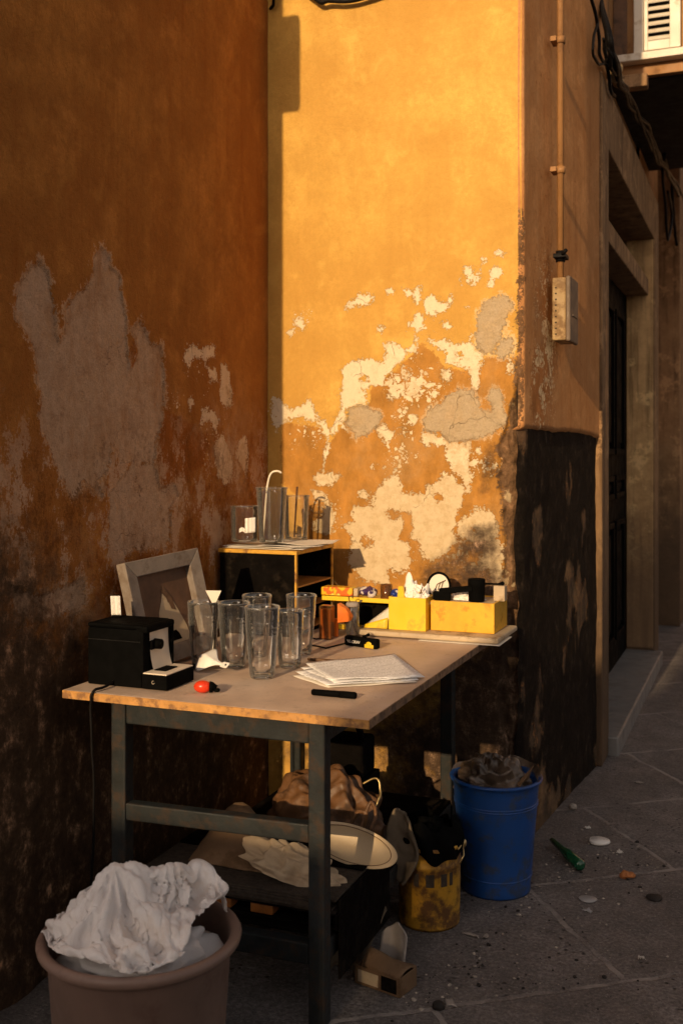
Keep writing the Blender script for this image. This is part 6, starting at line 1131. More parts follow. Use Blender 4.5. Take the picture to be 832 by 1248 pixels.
    848, 14, 11, 12, 10, 10, 12, 9, 10, 8, 16, 14, 13, 10, 11, 10, 14, 1, 6, 6, 11, -4, -2, -2, -3, -3, -3, -3, 1, 11, 6, 14, 8, 8, 10, 14, 13, 13, 11, 15, 14, 16, 15, 13, 9, 5, 0, -1, -3, -2, 0, 6, 5, 6, 10, 4, 4, 4, 7, 12, 6, 10,
    865, 12, 13, 11, 11, 10, 11, 10, 8, 6, 8, 12, 15, 14, 11, 10, 8, 9, 9, 7, 6, 2, 3, -1, -3, -4, -5, -4, 0, 0, 11, 15, 13, 9, 9, 13, 15, 11, 14, 14, 15, 13, 13, 11, 11, 9, 1, 0, -4, -1, 1, 5, 5, 4, 7, 6, -2, 7, 6, 9, 10, 7,
    883, 13, 12, 12, 11, 9, 9, 8, 10, 7, 7, 6, 11, 15, 9, 13, 11, 10, 10, 11, 4, 5, 3, 2, -3, -3, -7, -4, -3, -1, 6, 15, 16, 13, 9, 13, 13, 13, 13, 14, 15, 15, 13, 11, 9, 5, 4, 1, 0, 1, 2, 3, 3, 4, 3, 6, -2, 5, 7, 8, 10, 7,
    901, 14, 12, 12, 10, 9, 8, 9, 9, 9, 6, 5, 7, 9, 13, 10, 13, 11, 11, 12, 8, 6, 5, 1, 0, -5, -6, -11, -6, 3, 4, 14, 14, 17, 14, 13, 12, 11, 12, 13, 15, 16, 15, 13, 10, 7, 4, 3, 1, 1, 2, 2, 3, 3, 1, -1, 2, 2, 1, 10, 11, 7,
    0, 17, 18, 18, 20, 21, 23, 24, 25, 22, 14, 12, -1, -7, -1, 7, 0, 7, 6, 2, -5, 1, -2, -12, -8, -1, 3, 11, 2, -8, -1, 2, -7, -3, -4, -5, -5, -6, -5, -8, -3, 7, 14, 7, -6, -11, -10, -5, -2, -5, -3, -9, -4, -5, 0, -4, 7, 2, 8, 4, -3, 3,
    17, 14, 16, 17, 17, 19, 20, 21, 21, 22, 19, 15, 6, -5, -6, -5, -1, 1, 5, 8, 7, -6, 7, -7, -7, -5, -4, 3, 9, 4, 1, 0, 0, -3, -3, -9, -6, -10, 0, -7, -6, -1, 5, 11, 4, -8, -9, -7, -4, 0, -9, -5, -10, -6, -11, -5, 0, 6, 2, 10, 8, 1,
    34, 11, 14, 15, 17, 18, 19, 18, 19, 14, 19, 15, 15, 3, -6, -8, -8, -4, 0, 7, 12, -1, 6, 3, -5, -6, -4, -4, 3, 13, 8, 3, -1, -4, -1, -9, -13, -5, -2, -9, -1, -5, -4, 5, 11, 3, -7, -7, -8, 1, -6, -10, -6, -13, -9, -10, -8, 1, 4, 7, 12, 9,
    49, 11, 13, 13, 16, 16, 18, 16, 18, 11, 11, 17, 14, 12, 2, -8, -8, -9, -2, 0, 7, 7, -3, 7, 5, 0, -4, -5, 0, 7, 12, -2, 6, 1, -4, -10, -9, -13, -8, 1, -1, -2, -4, -2, 7, 10, 1, -7, -9, -9, -1, -4, -11, -10, -11, -10, -8, -5, 4, 0, 7, 12,
    61, 12, 13, 11, 13, 16, 14, 18, 16, 14, 1, 13, 17, 12, 7, 2, -8, -8, -6, 3, -2, 0, 4, -2, 11, 4, 3, -2, -2, 2, 9, -6, 2, 6, -4, -2, -9, -11, -13, -6, 0, 7, -1, -2, 1, 7, 7, -1, -8, -9, -3, -9, -4, -13, -12, -6, -8, -5, -3, 2, -4, 5,
    70, 14, 14, 12, 13, 11, 14, 14, 15, 17, 2, -2, 13, 15, 11, 7, 3, -7, -6, -5, 5, -1, -8, -1, 5, 5, 10, 8, -2, 1, 0, -10, 2, -1, 5, -7, -4, -10, -6, -2, -4, 0, 9, 1, 2, 3, -4, 3, -8, 2, -9, -8, -8, -3, -11, -11, -1, -8, -3, -6, -1, -5,
    80, 14, 15, 14, 13, 11, 9, 13, 13, 11, 13, -1, -3, 7, 10, 10, 9, 4, -5, -6, -5, 7, -2, -4, -1, 9, 5, 5, 7, 0, -7, -8, -10, 2, 2, -4, -4, 2, -1, 0, -2, -4, 1, 10, 4, 3, -2, -8, -7, 4, -1, -7, -8, -8, -4, -11, -3, -3, -8, -5, -9, -3,
    90, 15, 15, 15, 13, 14, 8, 8, 8, 8, 12, 8, -2, -3, 1, 5, 10, 9, 7, -3, -7, 1, 7, -2, -3, 2, 12, 5, 2, -8, -11, -7, -7, -5, -2, -2, -1, 2, 2, 10, 6, 0, -4, 1, 10, 6, -1, -6, -10, -4, -3, 4, -4, -7, -5, -7, -3, -3, -8, -10, -9, -11,
    102, 15, 14, 14, 15, 14, 10, 7, 8, -1, 4, 7, 9, 1, -4, -4, 2, 9, 9, 8, 2, -6, 0, 7, 2, -5, 3, 7, 2, -10, -12, -11, -8, -5, -3, 2, 3, 5, 6, 7, 8, 9, 0, -4, 1, 9, 0, -9, -1, -3, -7, -3, 0, 5, -4, -6, -5, -3, -8, -10, -14, -10,
    117, 13, 13, 14, 14, 13, 13, 8, 0, 6, -2, 0, 4, 8, 4, -4, -2, -2, 4, 10, 8, 3, -6, 1, 7, 5, -6, 3, -2, 0, -11, -12, -3, -7, 1, 5, 7, 7, 4, 5, 4, 4, 6, -3, -7, 2, 8, -8, -7, 3, -3, -3, -3, 6, 2, -6, -4, -11, -3, -9, -13, -16,
    137, 11, 10, 8, 12, 15, 13, 6, 6, 3, -1, 0, -5, 3, 7, 3, 2, -2, -3, 0, 6, 10, 5, -5, 1, 4, 3, 8, -2, -8, -6, -6, -4, -3, 5, 7, 7, 7, 6, 3, 3, -2, 3, -3, -10, -2, 7, -4, -9, -6, -3, 6, 2, 4, -5, 4, -5, -7, -13, -13, -11, -6,
    160, 6, 9, 8, 0, 10, 13, 14, 5, 7, 1, -2, -3, -2, -1, 0, 5, 9, -3, -1, -1, 1, 7, 10, 1, 3, 2, 1, 8, -3, -4, -3, -3, -2, 1, 9, 10, 7, 2, 4, 3, -3, -3, -6, -7, -8, -3, 4, -5, -9, -7, -2, 7, 5, 1, -6, 2, -2, -11, -13, -14, -11,
    182, 3, 6, 8, -3, 6, 2, 12, 13, 7, -2, 5, 2, -4, 1, 0, -4, 0, 6, 5, 0, 0, 1, 2, 11, 9, 4, -3, 4, 7, 1, -2, 0, -1, 0, 5, 11, 7, 5, -2, -2, 2, -3, -8, -9, -9, -11, -5, 2, -4, -5, -8, -4, 4, 8, 2, -7, -5, 0, -10, -14, -10,
    197, 7, 3, 7, -5, 3, -6, 6, 10, 13, -3, 3, 8, 5, 2, -2, -1, -9, -2, 4, 9, 6, 1, -2, 5, 12, 12, 1, -1, 2, 9, -2, -1, 7, 4, 0, 7, 11, 4, 1, -3, -7, -8, -3, -6, -12, -9, -12, -6, -5, 1, -3, -8, -4, 5, 9, 0, -10, -5, -2, -8, -14,
    200, 15, 4, 7, -4, -1, -10, 0, 9, 12, 6, -2, 3, 6, 10, 3, -3, -7, -7, -2, 5, 10, 1, 10, 5, 4, 11, 13, 3, -2, 2, 8, 3, -2, 9, 5, 0, 5, 9, -4, -1, -3, -10, -12, -7, -4, -10, -11, -10, -9, -6, 3, -4, -7, -1, 9, 6, -6, -10, -7, -1, -7,
    202, 10, 14, 6, 2, -5, -12, -2, 0, 8, 12, 8, 4, -2, 5, 9, -6, 0, -3, -3, -3, 4, 11, 3, 14, 10, 12, 3, 12, 4, -1, 1, 10, 0, 3, 10, 1, -1, 2, 5, -8, -1, -8, -12, -13, -7, -1, -9, -11, -8, -11, -9, 3, -3, -5, 3, 10, 0, -8, -10, -10, -5,
    209, -2, 12, 13, 7, -4, -12, -8, 4, 5, 6, 3, 13, 7, -3, 3, 2, -8, 5, 2, 0, -5, 4, 9, 12, 17, 15, 6, 12, 6, 3, -2, 9, 6, -2, 0, 8, 2, -4, -2, 2, -11, -3, -10, -11, -11, -7, 0, -7, -10, -12, -12, -10, -3, 6, -4, 4, 9, -1, -9, -10, -12,
    208, -2, 4, 13, 12, 5, -10, -10, 1, -2, 3, 7, 12, 13, 5, 2, -7, -5, -2, 3, 8, 3, 0, 14, 7, 12, 16, 15, 2, 5, 11, 4, 8, 7, -1, -4, -3, 8, 0, -8, 1, -7, -10, -4, -13, -9, -12, -5, 1, -13, -7, -11, -12, -10, -1, 7, 4, -5, 8, 0, -8, -11,
    201, 6, -1, 8, 13, 12, 0, -9, -6, 0, 1, 4, 13, 12, 8, 2, -2, -4, -7, 3, 4, 6, 8, 15, 10, 5, 13, 15, 8, 2, 11, 11, 3, 8, 1, -4, -8, 0, 7, -3, -7, -2, -12, -8, -5, -13, -11, -9, 0, -9, -14, -7, -8, -11, -9, -1, 6, 2, 1, 7, -2, -6,
    203, -2, 3, 3, 13, 13, 11, -2, -6, 1, 0, -4, 7, 12, 7, -5, 0, 9, 2, 3, 7, 6, 6, 8, 15, 4, 6, 14, 14, 3, 7, 13, 9, 1, 1, -8, 2, -7, -1, 7, -1, -10, -7, -13, -4, -10, -15, -12, -7, -1, -13, -13, -1, -9, -10, -8, -5, 0, 4, 5, -1, -3,
    215, -9, -4, 6, 7, 13, 13, 10, -1, -7, -4, 4, -3, 6, 12, 4, -4, 4, 11, 1, 13, 11, 8, 3, 11, 9, 0, 8, 12, 14, 5, 11, 11, 5, -5, -6, 0, 1, -4, -4, 6, -5, -11, -12, -12, -5, -13, -14, -13, 0, -10, -13, -9, 1, -7, -9, -10, -9, -5, 4, 6, -5,
    223, -6, -2, -2, 7, 8, 9, 11, 10, 0, -4, -5, 4, 1, 4, 13, 5, 0, 4, 9, 8, 14, 2, 12, 9, 5, 3, -1, 12, 13, 13, 9, 12, 6, -2, -4, 3, 0, -5, -8, -3, 3, -9, -12, -14, -15, -8, -16, -15, -5, -2, -14, -13, -3, 2, -6, -10, -13, -12, -4, 8, 5,
    232, 0, -5, 0, 1, 6, 11, 4, 6, 9, 6, -3, -2, 2, 9, 9, 10, 2, 3, 11, 1, 6, 7, 5, 11, 5, -2, 5, 9, 13, 16, 13, 5, 11, -2, 6, 2, -1, -8, -4, -7, -7, -2, -10, -16, -15, -17, -14, -16, -11, 1, -12, -11, -5, 1, -7, -8, -12, -13, -10, 0, 6,
    234, 3, 5, 0, 1, 2, 5, 11, 0, 5, 11, 7, 1, 3, 6, 12, 9, 5, 2, 9, 2, 3, 7, -2, -1, 4, 7, 9, 7, 10, 16, 17, 7, 4, 12, 7, 3, -5, -8, -3, -7, -9, -10, -7, -15, -15, -19, -19, -18, -13, 1, -7, -13, -10, 2, -2, -12, -6, -13, -10, -12, -4,
    247, 4, 1, -2, 7, 2, -1, 11, 5, 1, 6, 12, 9, 1, 6, 8, 9, 11, 7, 1, 6, 2, 5, -3, -5, 0, 10, 10, 10, 7, 15, 19, 12, 5, 8, 12, 4, -8, -5, -10, -2, -9, -11, -12, -15, -18, -20, -17, -19, -18, -6, 3, -13, -15, -5, 3, -4, -12, -6, -12, -13, -14,
    264, 3, -6, -6, 7, 7, -2, 2, 12, 7, 1, 9, 13, 11, 8, 8, 3, 4, 11, 6, 2, -7, 0, 7, 0, -3, 3, 13, 9, 17, 8, 15, 21, 12, 6, 12, 3, -9, -9, -5, -12, -5, -14, -15, -11, -19, -22, -21, -16, -19, -10, 4, -10, -13, -14, -3, 5, -8, -13, -8, -16, -7,
    283, -3, -3, -11, -5, 10, 7, -3, 4, 14, 9, 2, 11, 16, 11, 13, 5, -1, 1, 1, 8, 1, -6, 1, 9, 2, 2, 8, 14, 18, 15, 10, 15, 20, 12, 3, 4, -9, -7, -11, -9, -14, -10, -17, -17, -15, -22, -20, -21, -17, -13, 3, -3, -16, -15, -9, 3, -3, -13, -12, -9, -13,
    302, -6, -6, -13, -13, 5, 13, 4, -3, 11, 15, 8, 4, 17, 16, 5, 8, 6, -1, -7, -2, 7, 3, -4, 7, 12, 7, 8, 16, 12, 22, 14, 12, 16, 17, 5, -4, -6, -14, -8, -12, -15, -12, -17, -19, -20, -16, -19, -22, -19, -16, -1, 4, -14, -16, -16, -5, 2, -5, -12, -13, -4,
    312, -3, -10, -16, -13, 1, 14, 8, -5, 6, 15, 14, 6, 14, 14, 11, 0, 2, 6, -2, -9, -3, 10, 7, 8, 6, 17, 15, 10, 16, 23, 18, 12, 17, 8, 7, -5, -13, -11, -11, -13, -16, -19, -15, -19, -20, -20, -13, -21, -18, -16, -5, 4, -10, -17, -15, -14, -3, 3, -6, -10, -9,
    305, 6, -6, -15, -14, -2, 14, 11, -4, -2, 12, 16, 16, 9, 13, 14, 4, -6, -4, 4, -3, -9, 3, 13, 15, 16, 14, 21, 19, 16, 14, 24, 17, 15, 4, 4, -13, -12, -16, -17, -11, -15, -17, -21, -16, -19, -20, -14, -18, -19, -11, -8, 0, -15, -6, -14, -13, -11, -2, 4, -1, -10,
    296, 10, 3, -15, -13, -3, 13, 14, -2, -6, 13, 12, 13, 16, 5, 11, 10, -1, -6, -9, 1, -9, 7, 11, 18, 20, 19, 24, 23, 14, 20, 20, 21, 14, 4, -5, -12, -15, -18, -18, -19, -17, -18, -17, -19, -12, -16, -17, -18, -14, -8, -9, -8, -15, -12, -7, -4, -9, -2, -1, 5, -6,
    292, 9, 8, -9, -12, -6, 11, 15, -1, -6, 10, 15, 6, 12, 13, 8, 1, 6, -4, -11, -5, 0, 9, 16, 20, 22, 23, 24, 24, 20, 19, 18, 15, 9, 1, -7, -16, -16, -13, -18, -19, -22, -20, -20, -18, -15, -8, -16, -11, -13, -16, -9, -5, -15, -13, 1, -2, -7, -6, 7, 2, -5,
    300, -1, 9, -2, -11, -7, 9, 13, -3, -1, 11, 3, 13, 10, 2, 8, 5, 0, 1, -1, -6, 10, 16, 19, 21, 24, 21, 23, 23, 20, 7, 11, 14, 7, -4, -4, -13, -18, -18, -12, -18, -21, -22, -18, -19, -17, -11, -4, -10, -16, -11, -14, -12, -7, -13, -8, 1, -9, 5, 5, 7, 5,
    312, -9, 0, 8, -7, -7, 4, 11, 3, -7, 11, -3, 12, 10, 11, 0, -4, 2, 3, 5, 12, 15, 16, 21, 22, 22, 22, 18, 15, 19, 12, -1, 3, 7, -6, -7, -7, -13, -19, -20, -18, -13, -18, -16, -18, -16, -14, -11, -1, -10, -15, -12, -14, -14, -8, 1, -9, -9, -4, 5, 8, 11,
    317, -4, -7, 7, 1, -8, -2, 11, 7, -8, 0, 8, 0, 8, 9, 11, 5, -2, 9, 11, 15, 17, 14, 18, 23, 19, 15, 15, 16, 14, 13, 2, -7, -3, 0, -12, -11, -14, -13, -17, -19, -18, -17, -7, -12, -14, -16, -13, -7, 0, -8, -13, -14, -13, -11, -3, 0, -10, -8, 0, 11, 13,
    321, 0, -7, -2, 8, -3, -6, 4, 10, -2, -6, 5, 10, -3, 6, 11, 14, 12, 11, 10, 16, 18, 17, 10, 15, 18, 18, 16, 14, 10, 2, 5, -5, -11, -8, -6, -13, -18, -17, -10, -16, -17, -18, -13, -6, -13, -8, -13, -12, 0, 0, -7, -10, -12, -12, -9, 2, -5, -9, -5, 7, 13,
    313, 10, 1, -7, 0, 7, -2, -4, 6, 9, -5, 0, 9, 8, 3, 14, 15, 15, 8, 15, 15, 10, 19, 16, 9, 17, 15, 13, 7, 1, 7, 0, -3, -8, -16, -13, -9, -16, -20, -17, -13, -15, -13, -14, -10, -3, -8, -13, -12, -5, 4, 3, -4, -9, -11, -7, -4, 1, -10, -8, 1, 11,
    312, 10, 5, -1, -7, 1, 8, 2, -3, 10, 6, -3, 9, 11, 8, 8, 15, 16, 15, 6, 10, 14, 16, 18, 13, 13, 10, 6, 0, 3, 0, 2, -7, -5, -14, -18, -15, -12, -17, -20, -18, -14, -5, -12, -11, -8, -3, -9, -10, -10, 4, 4, 5, -3, -9, 2, -3, -3, -9, -7, -6, 4,
    306, 4, 11, 7, -1, -4, 3, 10, 0, 4, 12, 5, 8, 11, 12, 7, 13, 17, 15, 3, 10, 15, 14, 7, 13, 4, 11, 3, 0, -2, 3, -5, -3, -8, -15, -12, -21, -18, -13, -15, -19, -16, -9, -5, -10, -11, -5, -5, -7, -7, -3, 8, 5, 5, 3, -7, -1, -1, 2, -6, -7, -5,
    294, 7, 9, 10, 9, 2, -3, 12, 8, -1, 9, 14, 10, 13, 14, 8, 11, 12, 16, 10, 4, 7, 14, 10, 7, -5, 6, 0, -1, 1, 2, -8, -4, -11, -15, -9, -21, -21, -16, -9, -16, -17, -14, -4, -5, -10, -10, -6, -3, -9, -3, 8, 7, 8, 11, 5, 0, 6, -7, -2, -7, -2,
    293, 12, 2, 7, 12, 6, -3, 10, 13, 9, 4, 12, 15, 16, 15, 12, 12, 7, 10, 13, 7, -2, 5, 11, 5, -7, -1, 6, -3, 2, -6, -9, -5, -14, -14, -7, -19, -21, -19, -11, -10, -16, -15, -10, 0, -8, -13, -7, -5, -1, -5, 5, 7, 12, 13, 14, 10, 7, -2, -8, -1, -5,
    297, 9, 10, -3, 7, 11, 7, 2, 12, 16, 12, 14, 13, 12, 15, 16, 13, 10, 2, 6, 10, 4, -5, 2, 7, 0, -8, -2, 6, -8, -9, -5, -13, -15, -6, -11, -17, -21, -20, -13, -7, -13, -15, -13, -3, -3, -13, -10, -7, -1, 1, 1, 15, 6, 16, 14, 16, 12, 6, -4, -8, -8,
    304, 11, 9, 1, -4, 4, 12, 10, 7, 18, 18, 17, 15, 10, 11, 15, 15, 12, 5, -3, 3, 9, 0, -8, -1, 4, 0, -10, 0, 1, -16, -13, -8, -18, -11, -8, -14, -18, -16, -18, -12, -5, -13, -14, -11, 0, -10, -14, -7, -1, -1, 5, 13, 10, 13, 18, 13, 15, 13, 4, -5, -8,
    301, 16, 14, 6, -4, -6, 4, 13, 14, 16, 19, 21, 18, 13, 9, 11, 8, 11, 11, 4, -5, 1, 6, -4, -8, -3, 4, -4, -8, 1, -12, -20, -16, -9, -17, -12, -5, -18, -18, -11, -15, -12, -8, -13, -12, -6, -5, -13, -10, -4, 4, 0, 13, 15, 9, 17, 14, 17, 14, 10, 3, -6,
    308, 10, 14, 13, 1, -9, -9, 7, 15, 20, 22, 21, 20, 18, 14, 11, 5, 4, 12, 7, -1, -7, -2, 5, -5, -10, -4, 2, -2, -14, -7, -19, -22, -8, -12, -16, -7, -14, -15, -15, -7, -12, -14, -8, -13, -11, -3, -13, -5, -12, -1, 9, 2, 15, 15, 12, 15, 16, 16, 14, 11, 7,
    315, 12, 10, 10, 10, -8, -12, -5, 11, 21, 23, 23, 16, 20, 18, 15, 7, 0, 6, 10, 4, -3, -8, -4, 1, -5, -12, -6, 0, -7, -17, -17, -22, -13, -6, -10, -16, -6, -15, -15, -13, -4, -11, -14, -5, -14, -9, -8, -3, -14, -5, 2, 11, 4, 14, 17, 19, 12, 18, 12, 14, 16,
    328, 3, 12, 9, 10, -4, -12, -12, 5, 18, 23, 25, 16, 16, 19, 16, 15, 7, 0, 1, 8, 0, -4, -12, -6, -2, -5, -14, -7, -7, -18, -13, -14, -20, -10, -6, -14, -7, -12, -14, -14, -9, -1, -7, -10, -13, -7, -3, -7, -15, -10, -3, 6, 12, 8, 18, 16, 19, 15, 11, 18, 15,
    343, -5, 4, 12, 11, 2, -11, -14, -6, 16, 21, 25, 17, 19, 16, 16, 13, 14, 7, -3, -3, -1, 0, -4, -14, -10, -2, -8, -15, -11, -18, -14, -9, -13, -17, -7, -12, -8, -8, -12, -11, -12, -7, -6, 1, -6, -11, -5, -3, -15, -8, -11, 0, 7, 15, 15, 14, 21, 12, 18, 15, 20,
    354, -5, -5, 6, 13, 7, -4, -13, -11, 6, 18, 23, 23, 20, 18, 8, 12, 15, 10, 5, -2, -9, -7, 0, -14, -14, -7, -5, -9, -20, -18, -12, -11, -10, -11, -15, -9, -5, -11, -6, -10, -13, -10, -6, 0, 3, -2, -3, -12, -11, -5, -14, -6, 1, 11, 12, 20, 20, 19, 14, 18, 19,
    354, 1, -3, -3, 11, 11, 3, -10, -12, -4, 13, 20, 23, 21, 19, 8, 6, 14, 8, 5, 7, -4, -12, -8, -9, -15, -12, -7, -7, -19, -19, -13, -11, -10, -7, -9, -14, -4, -7, -8, -2, -12, -12, -9, -1, 0, 0, 5, -4, -8, -9, -14, -6, -7, 3, 13, 14, 21, 22, 22, 18, 21,
    367, -10, -7, 0, 7, 11, 8, -1, -12, -8, 3, 17, 21, 22, 18, 2, 10, 7, 6, 7, 9, -4, -6, -9, -11, -16, -14, -8, -5, -18, -17, -16, -6, -14, -8, -9, -6, -11, -7, -3, -1, -4, -10, -10, 6, -4, -4, -1, 3, -3, -8, -12, -5, -10, -2, 4, 15, 21, 22, 22, 22, 23,
    375, -7, -8, -5, 0, 9, 9, 6, -4, -9, -3, 7, 20, 19, 20, 1, 1, 5, 6, 9, 7, -1, -9, -7, -9, -11, -16, -11, -4, -17, -16, -13, -12, -3, -14, -12, -6, -9, -10, -2, -1, 2, -7, 1, 2, 2, -4, -8, -5, -2, 1, -3, -6, -11, -5, 1, 7, 17, 22, 25, 23, 23,
    368, 7, -4, -5, -6, 0, 7, 8, 7, -2, -5, 3, 8, 18, 17, 14, -5, -5, 3, 7, 5, 0, -9, -10, -8, -6, -10, -14, -6, -13, -17, -14, -11, -5, -6, -12, -13, -8, -4, -10, -2, 3, 3, -6, 4, 8, 1, -4, -9, -7, -4, 0, 4, -3, -7, -2, 3, 8, 18, 23, 22, 23,
    350, 16, 11, -1, -5, -6, -1, 5, 7, 10, 3, 2, 4, 7, 15, 15, 7, -8, -9, -2, 1, 2, -6, -11, -11, -8, -5, -7, -13, -11, -10, -15, -11, -8, -6, -7, -7, -9, -9, -8, -6, 0, 7, 6, -2, 2, 2, 4, -4, -6, -9, -5, 3, 8, -1, 0, -2, 3, 8, 19, 20, 18,
    330, 21, 20, 11, -1, -5, -6, -2, 5, 8, 12, 7, 7, 5, 6, 10, 13, 1, -11, -11, -9, -5, -2, -10, -10, -12, -9, -3, -5, -13, -12, -6, -8, -10, -2, -1, -6, -8, -8, -9, -10, -6, 7, 10, 2, -2, 0, -1, -2, -3, -2, -10, -2, 5, 10, 5, 0, 3, 3, 6, 12, 14,
    309, 25, 23, 17, 10, 2, -6, -7, 4, 1, 9, 12, 11, 9, 8, 4, 8, 8, -5, -13, -13, -14, -12, -11, -12, -7, -13, -5, -1, -5, -13, -9, -7, 0, -4, -4, -4, -4, -5, -6, -8, -9, -4, 10, 10, 5, 2, -2, -2, -4, -4, -6, -7, -1, 7, 10, 9, 5, 1, 6, 7, 10,
    287, 25, 23, 20, 16, 14, 4, -5, -6, 1, 4, 8, 11, 11, 11, 9, 7, 4, 0, -6, -13, -15, -15, -17, -17, -14, -11, -9, -3, 3, -4, -12, -10, -6, -5, -5, -3, -6, -6, 0, 0, -2, -6, 2, 7, 8, 9, 3, 1, -2, -3, -7, -7, -7, -1, 8, 11, 12, 9, 7, 5, 8,
    257, 25, 24, 23, 21, 19, 17, 7, -5, -3, 1, 3, 4, 8, 9, 8, 7, 5, -1, -2, -6, -14, -16, -17, -19, -17, -14, -9, -5, 4, 3, -3, -8, -11, -11, -10, -8, -8, -5, -2, 2, 4, 5, 4, 4, 2, 8, 3, 4, 2, 1, 0, -7, -6, -7, 1, 7, 12, 12, 12, 12, 5,
    227, 24, 24, 25, 27, 25, 17, 19, 11, -4, 3, -1, -2, 1, 2, 5, 4, 7, -2, 0, 0, -8, -16, -17, -19, -19, -16, -11, -8, 2, 3, 6, 1, -8, -11, -9, -13, -13, -11, -6, -3, 2, 4, 6, 6, 6, 4, 4, 3, 2, 4, 8, 3, -2, -6, -5, 2, 6, 12, 10, 13, 14,
    198, 23, 25, 26, 28, 27, 25, 22, 18, 10, 7, -1, 1, -5, -4, -5, -2, 5, 9, -1, -8, -4, -3, -18, -19, -20, -13, -13, -15, -6, 2, 7, 8, 2, -4, -12, -9, -13, -12, -10, -9, -7, -4, 2, 4, 5, 4, 4, 3, 5, 7, 12, 10, 8, 0, -6, 3, -4, 3, 8, 12, 12,
    173, 21, 22, 26, 27, 27, 27, 25, 24, 19, 18, 12, 2, -3, -7, -10, -11, -3, 5, 8, 1, -9, -8, -9, -18, -20, -19, -12, -16, -15, -3, 7, 11, 12, 6, -6, -10, -9, -11, -12, -9, -13, -10, -9, -5, 0, 1, 3, 4, 7, 10, 13, 14, 17, 12, -1, 2, -5, -8, 0, 7, 13,
    150, 19, 20, 23, 25, 27, 27, 29, 28, 28, 24, 20, 16, 2, -11, -16, -11, -12, -3, 6, 10, -1, -11, -13, -12, -19, -23, -20, -19, -15, -9, 7, 13, 16, 17, 3, -5, -5, -11, -9, -13, -13, -15, -14, -13, -9, -4, 0, 3, 5, 10, 14, 19, 22, 19, 13, -2, -10, -3, -10, 0, 2,
]
# ------------------------------------------------------------------ under the table
zs0 = .2065
cr = root('flat_crate', 'flat black crate of old magazines on the lower shelf of the table', 'crate', (-1.22, 2.6, zs0))
q = MB(); q.box(-1.50, -.95, 2.365, 2.74, zs0, zs0+.008, .002); q.box(-1.50, -.95, 2.365, 2.74, zs0+.034, zs0+.040, .002); q.box(-1.50, -.962, 2.62, 2.739, zs0+.0085, zs0+.0335, .001); q.box(-.961, -.951, 2.366, 2.739, zs0+.0085, zs0+.0335); q.build('tray', M['blackmatt'], cr)
for x in (-1.30, -1.185): MB().box(x, x+.062, 2.37, 2.41, zs0+.0085, zs0+.032, .003).build('wooden_block', M['orangeblock'], cr)
q = MB(); y0 = 2.36
for k in range(7):
    z = zs0+.0405+k*.0052; q.box(-1.495+rng.uniform(0, .02), -.96+rng.uniform(-.02, .012), 2.352+rng.uniform(0, .012), 2.73, z, z+.0048, .001)
q.build('magazines', M['magazine'], cr)
q = MB(); q.box(-.95, -.944, 2.37, 2.735, .09, zs0+.075, .002); q.box(-1.49, -.951, 2.55, 2.735, zs0+.0775, zs0+.0825, .001); q.build('side_board', M['blackmatt'], cr)
ztop = zs0+.078
q = MB()
q.grid(14, 14, lambda u, v: (-1.40+.30*u, 2.44+.13*v+.02*mnoise.noise(Vector((u*3, v*3, 1))), ztop+.125*math.exp(-((u-.30)/.30)**2)*v+.012*mnoise.noise(Vector((u*4, v*4, 7)))*v+.002))
q.solo('folded_cardboard', M['cardboard'], 'folded brown cardboard slumped on the magazines under the table', 'cardboard', (-1.3, 2.5, ztop), solid=.003)
cvb = crumple(0, 0, 0, .125, .055, .062, 21, .42, 34, ((2.9, .7, .5, .35),))
MX = TR((-1.10, 2.455, ztop+.003), R(8)) @ Matrix.Rotation(R(13), 4, 'Y')
cvb.V = [tuple(MX @ Vector((v[0], v[1], max(v[2], 0)))) for v in cvb.V]
cvb.solo('canvas_pouch', M['canvas'], 'crumpled pale canvas pouch behind the front table leg', 'pouch', (-1.10, 2.455, ztop), sub=1)
# cream oval dish leaning
dc = atY(430, 1031, 2.60)
ds_ = root('oval_dish', 'cream oval dish with thin dark line around its rim under the table', 'dish', (dc.x, 2.60, dc.z), local=True, rz=R(4))
MD = Matrix.Rotation(R(62), 4, 'X') @ Matrix.Rotation(R(0), 4, 'Y') @ Matrix.Diagonal((1, .40, 1, 1))
q = MB(); q.lathe([(0, -.012), (.07, -.012), (.105, -.002), (.122, .010), (.124, .013), (.121, .014), (.104, .010), (.07, .006), (0, .005)], n=60, M=Matrix.Rotation(R(11), 4, 'Y') @ MD); q.build('dish', M['porcelain'], ds_)
q = MB(); q.tube([Matrix.Rotation(R(11), 4, 'Y') @ MD @ Vector((.106*math.cos(k*math.pi/30), .106*math.sin(k*math.pi/30), .0115)) for k in range(60)], .0009, 6, True); q.build('rim_line', M['leather'], ds_)
# brown bag
bgx = atY(400, 985, 2.86)
bg = root('leather_bag', 'slumped brown leather bag with loose straps under the table', 'bag', (bgx.x, 2.88, ztop))
crumple(bgx.x-.02, 2.90, zs0+.002, .19, .11, .185, 31, .35, 34, ((2.4, .5, .4, .2),)).build('body', M['leather'], bg, sub=1)
q = MB(); 
def P3(px, py, Y): return atY(px, py, Y)
q.tube(strand([P3(438, 1012, 2.74), P3(447, 985, 2.75), P3(452, 978, 2.76), P3(457, 992, 2.76), P3(452, 1012, 2.75)], .006, .002, 1, 30), .005, 8)
q.tube(strand([P3(425, 1008, 2.75), P3(436, 990, 2.75), P3(446, 992, 2.75), P3(441, 1010, 2.75)], .006, .002, 1, 24), .006, 8); q.build('strap', M['leather'], bg)
q = MB(); q.tube(strand([P3(440, 955, 2.95), P3(458, 950, 2.95), P3(463, 965, 2.94), P3(459, 980, 2.92), P3(450, 990, 2.9)], .004, .002, 1, 24), .0035, 8); q.build('strap', M['brass'], bg)
kx = atY(418, 950, 3.02)
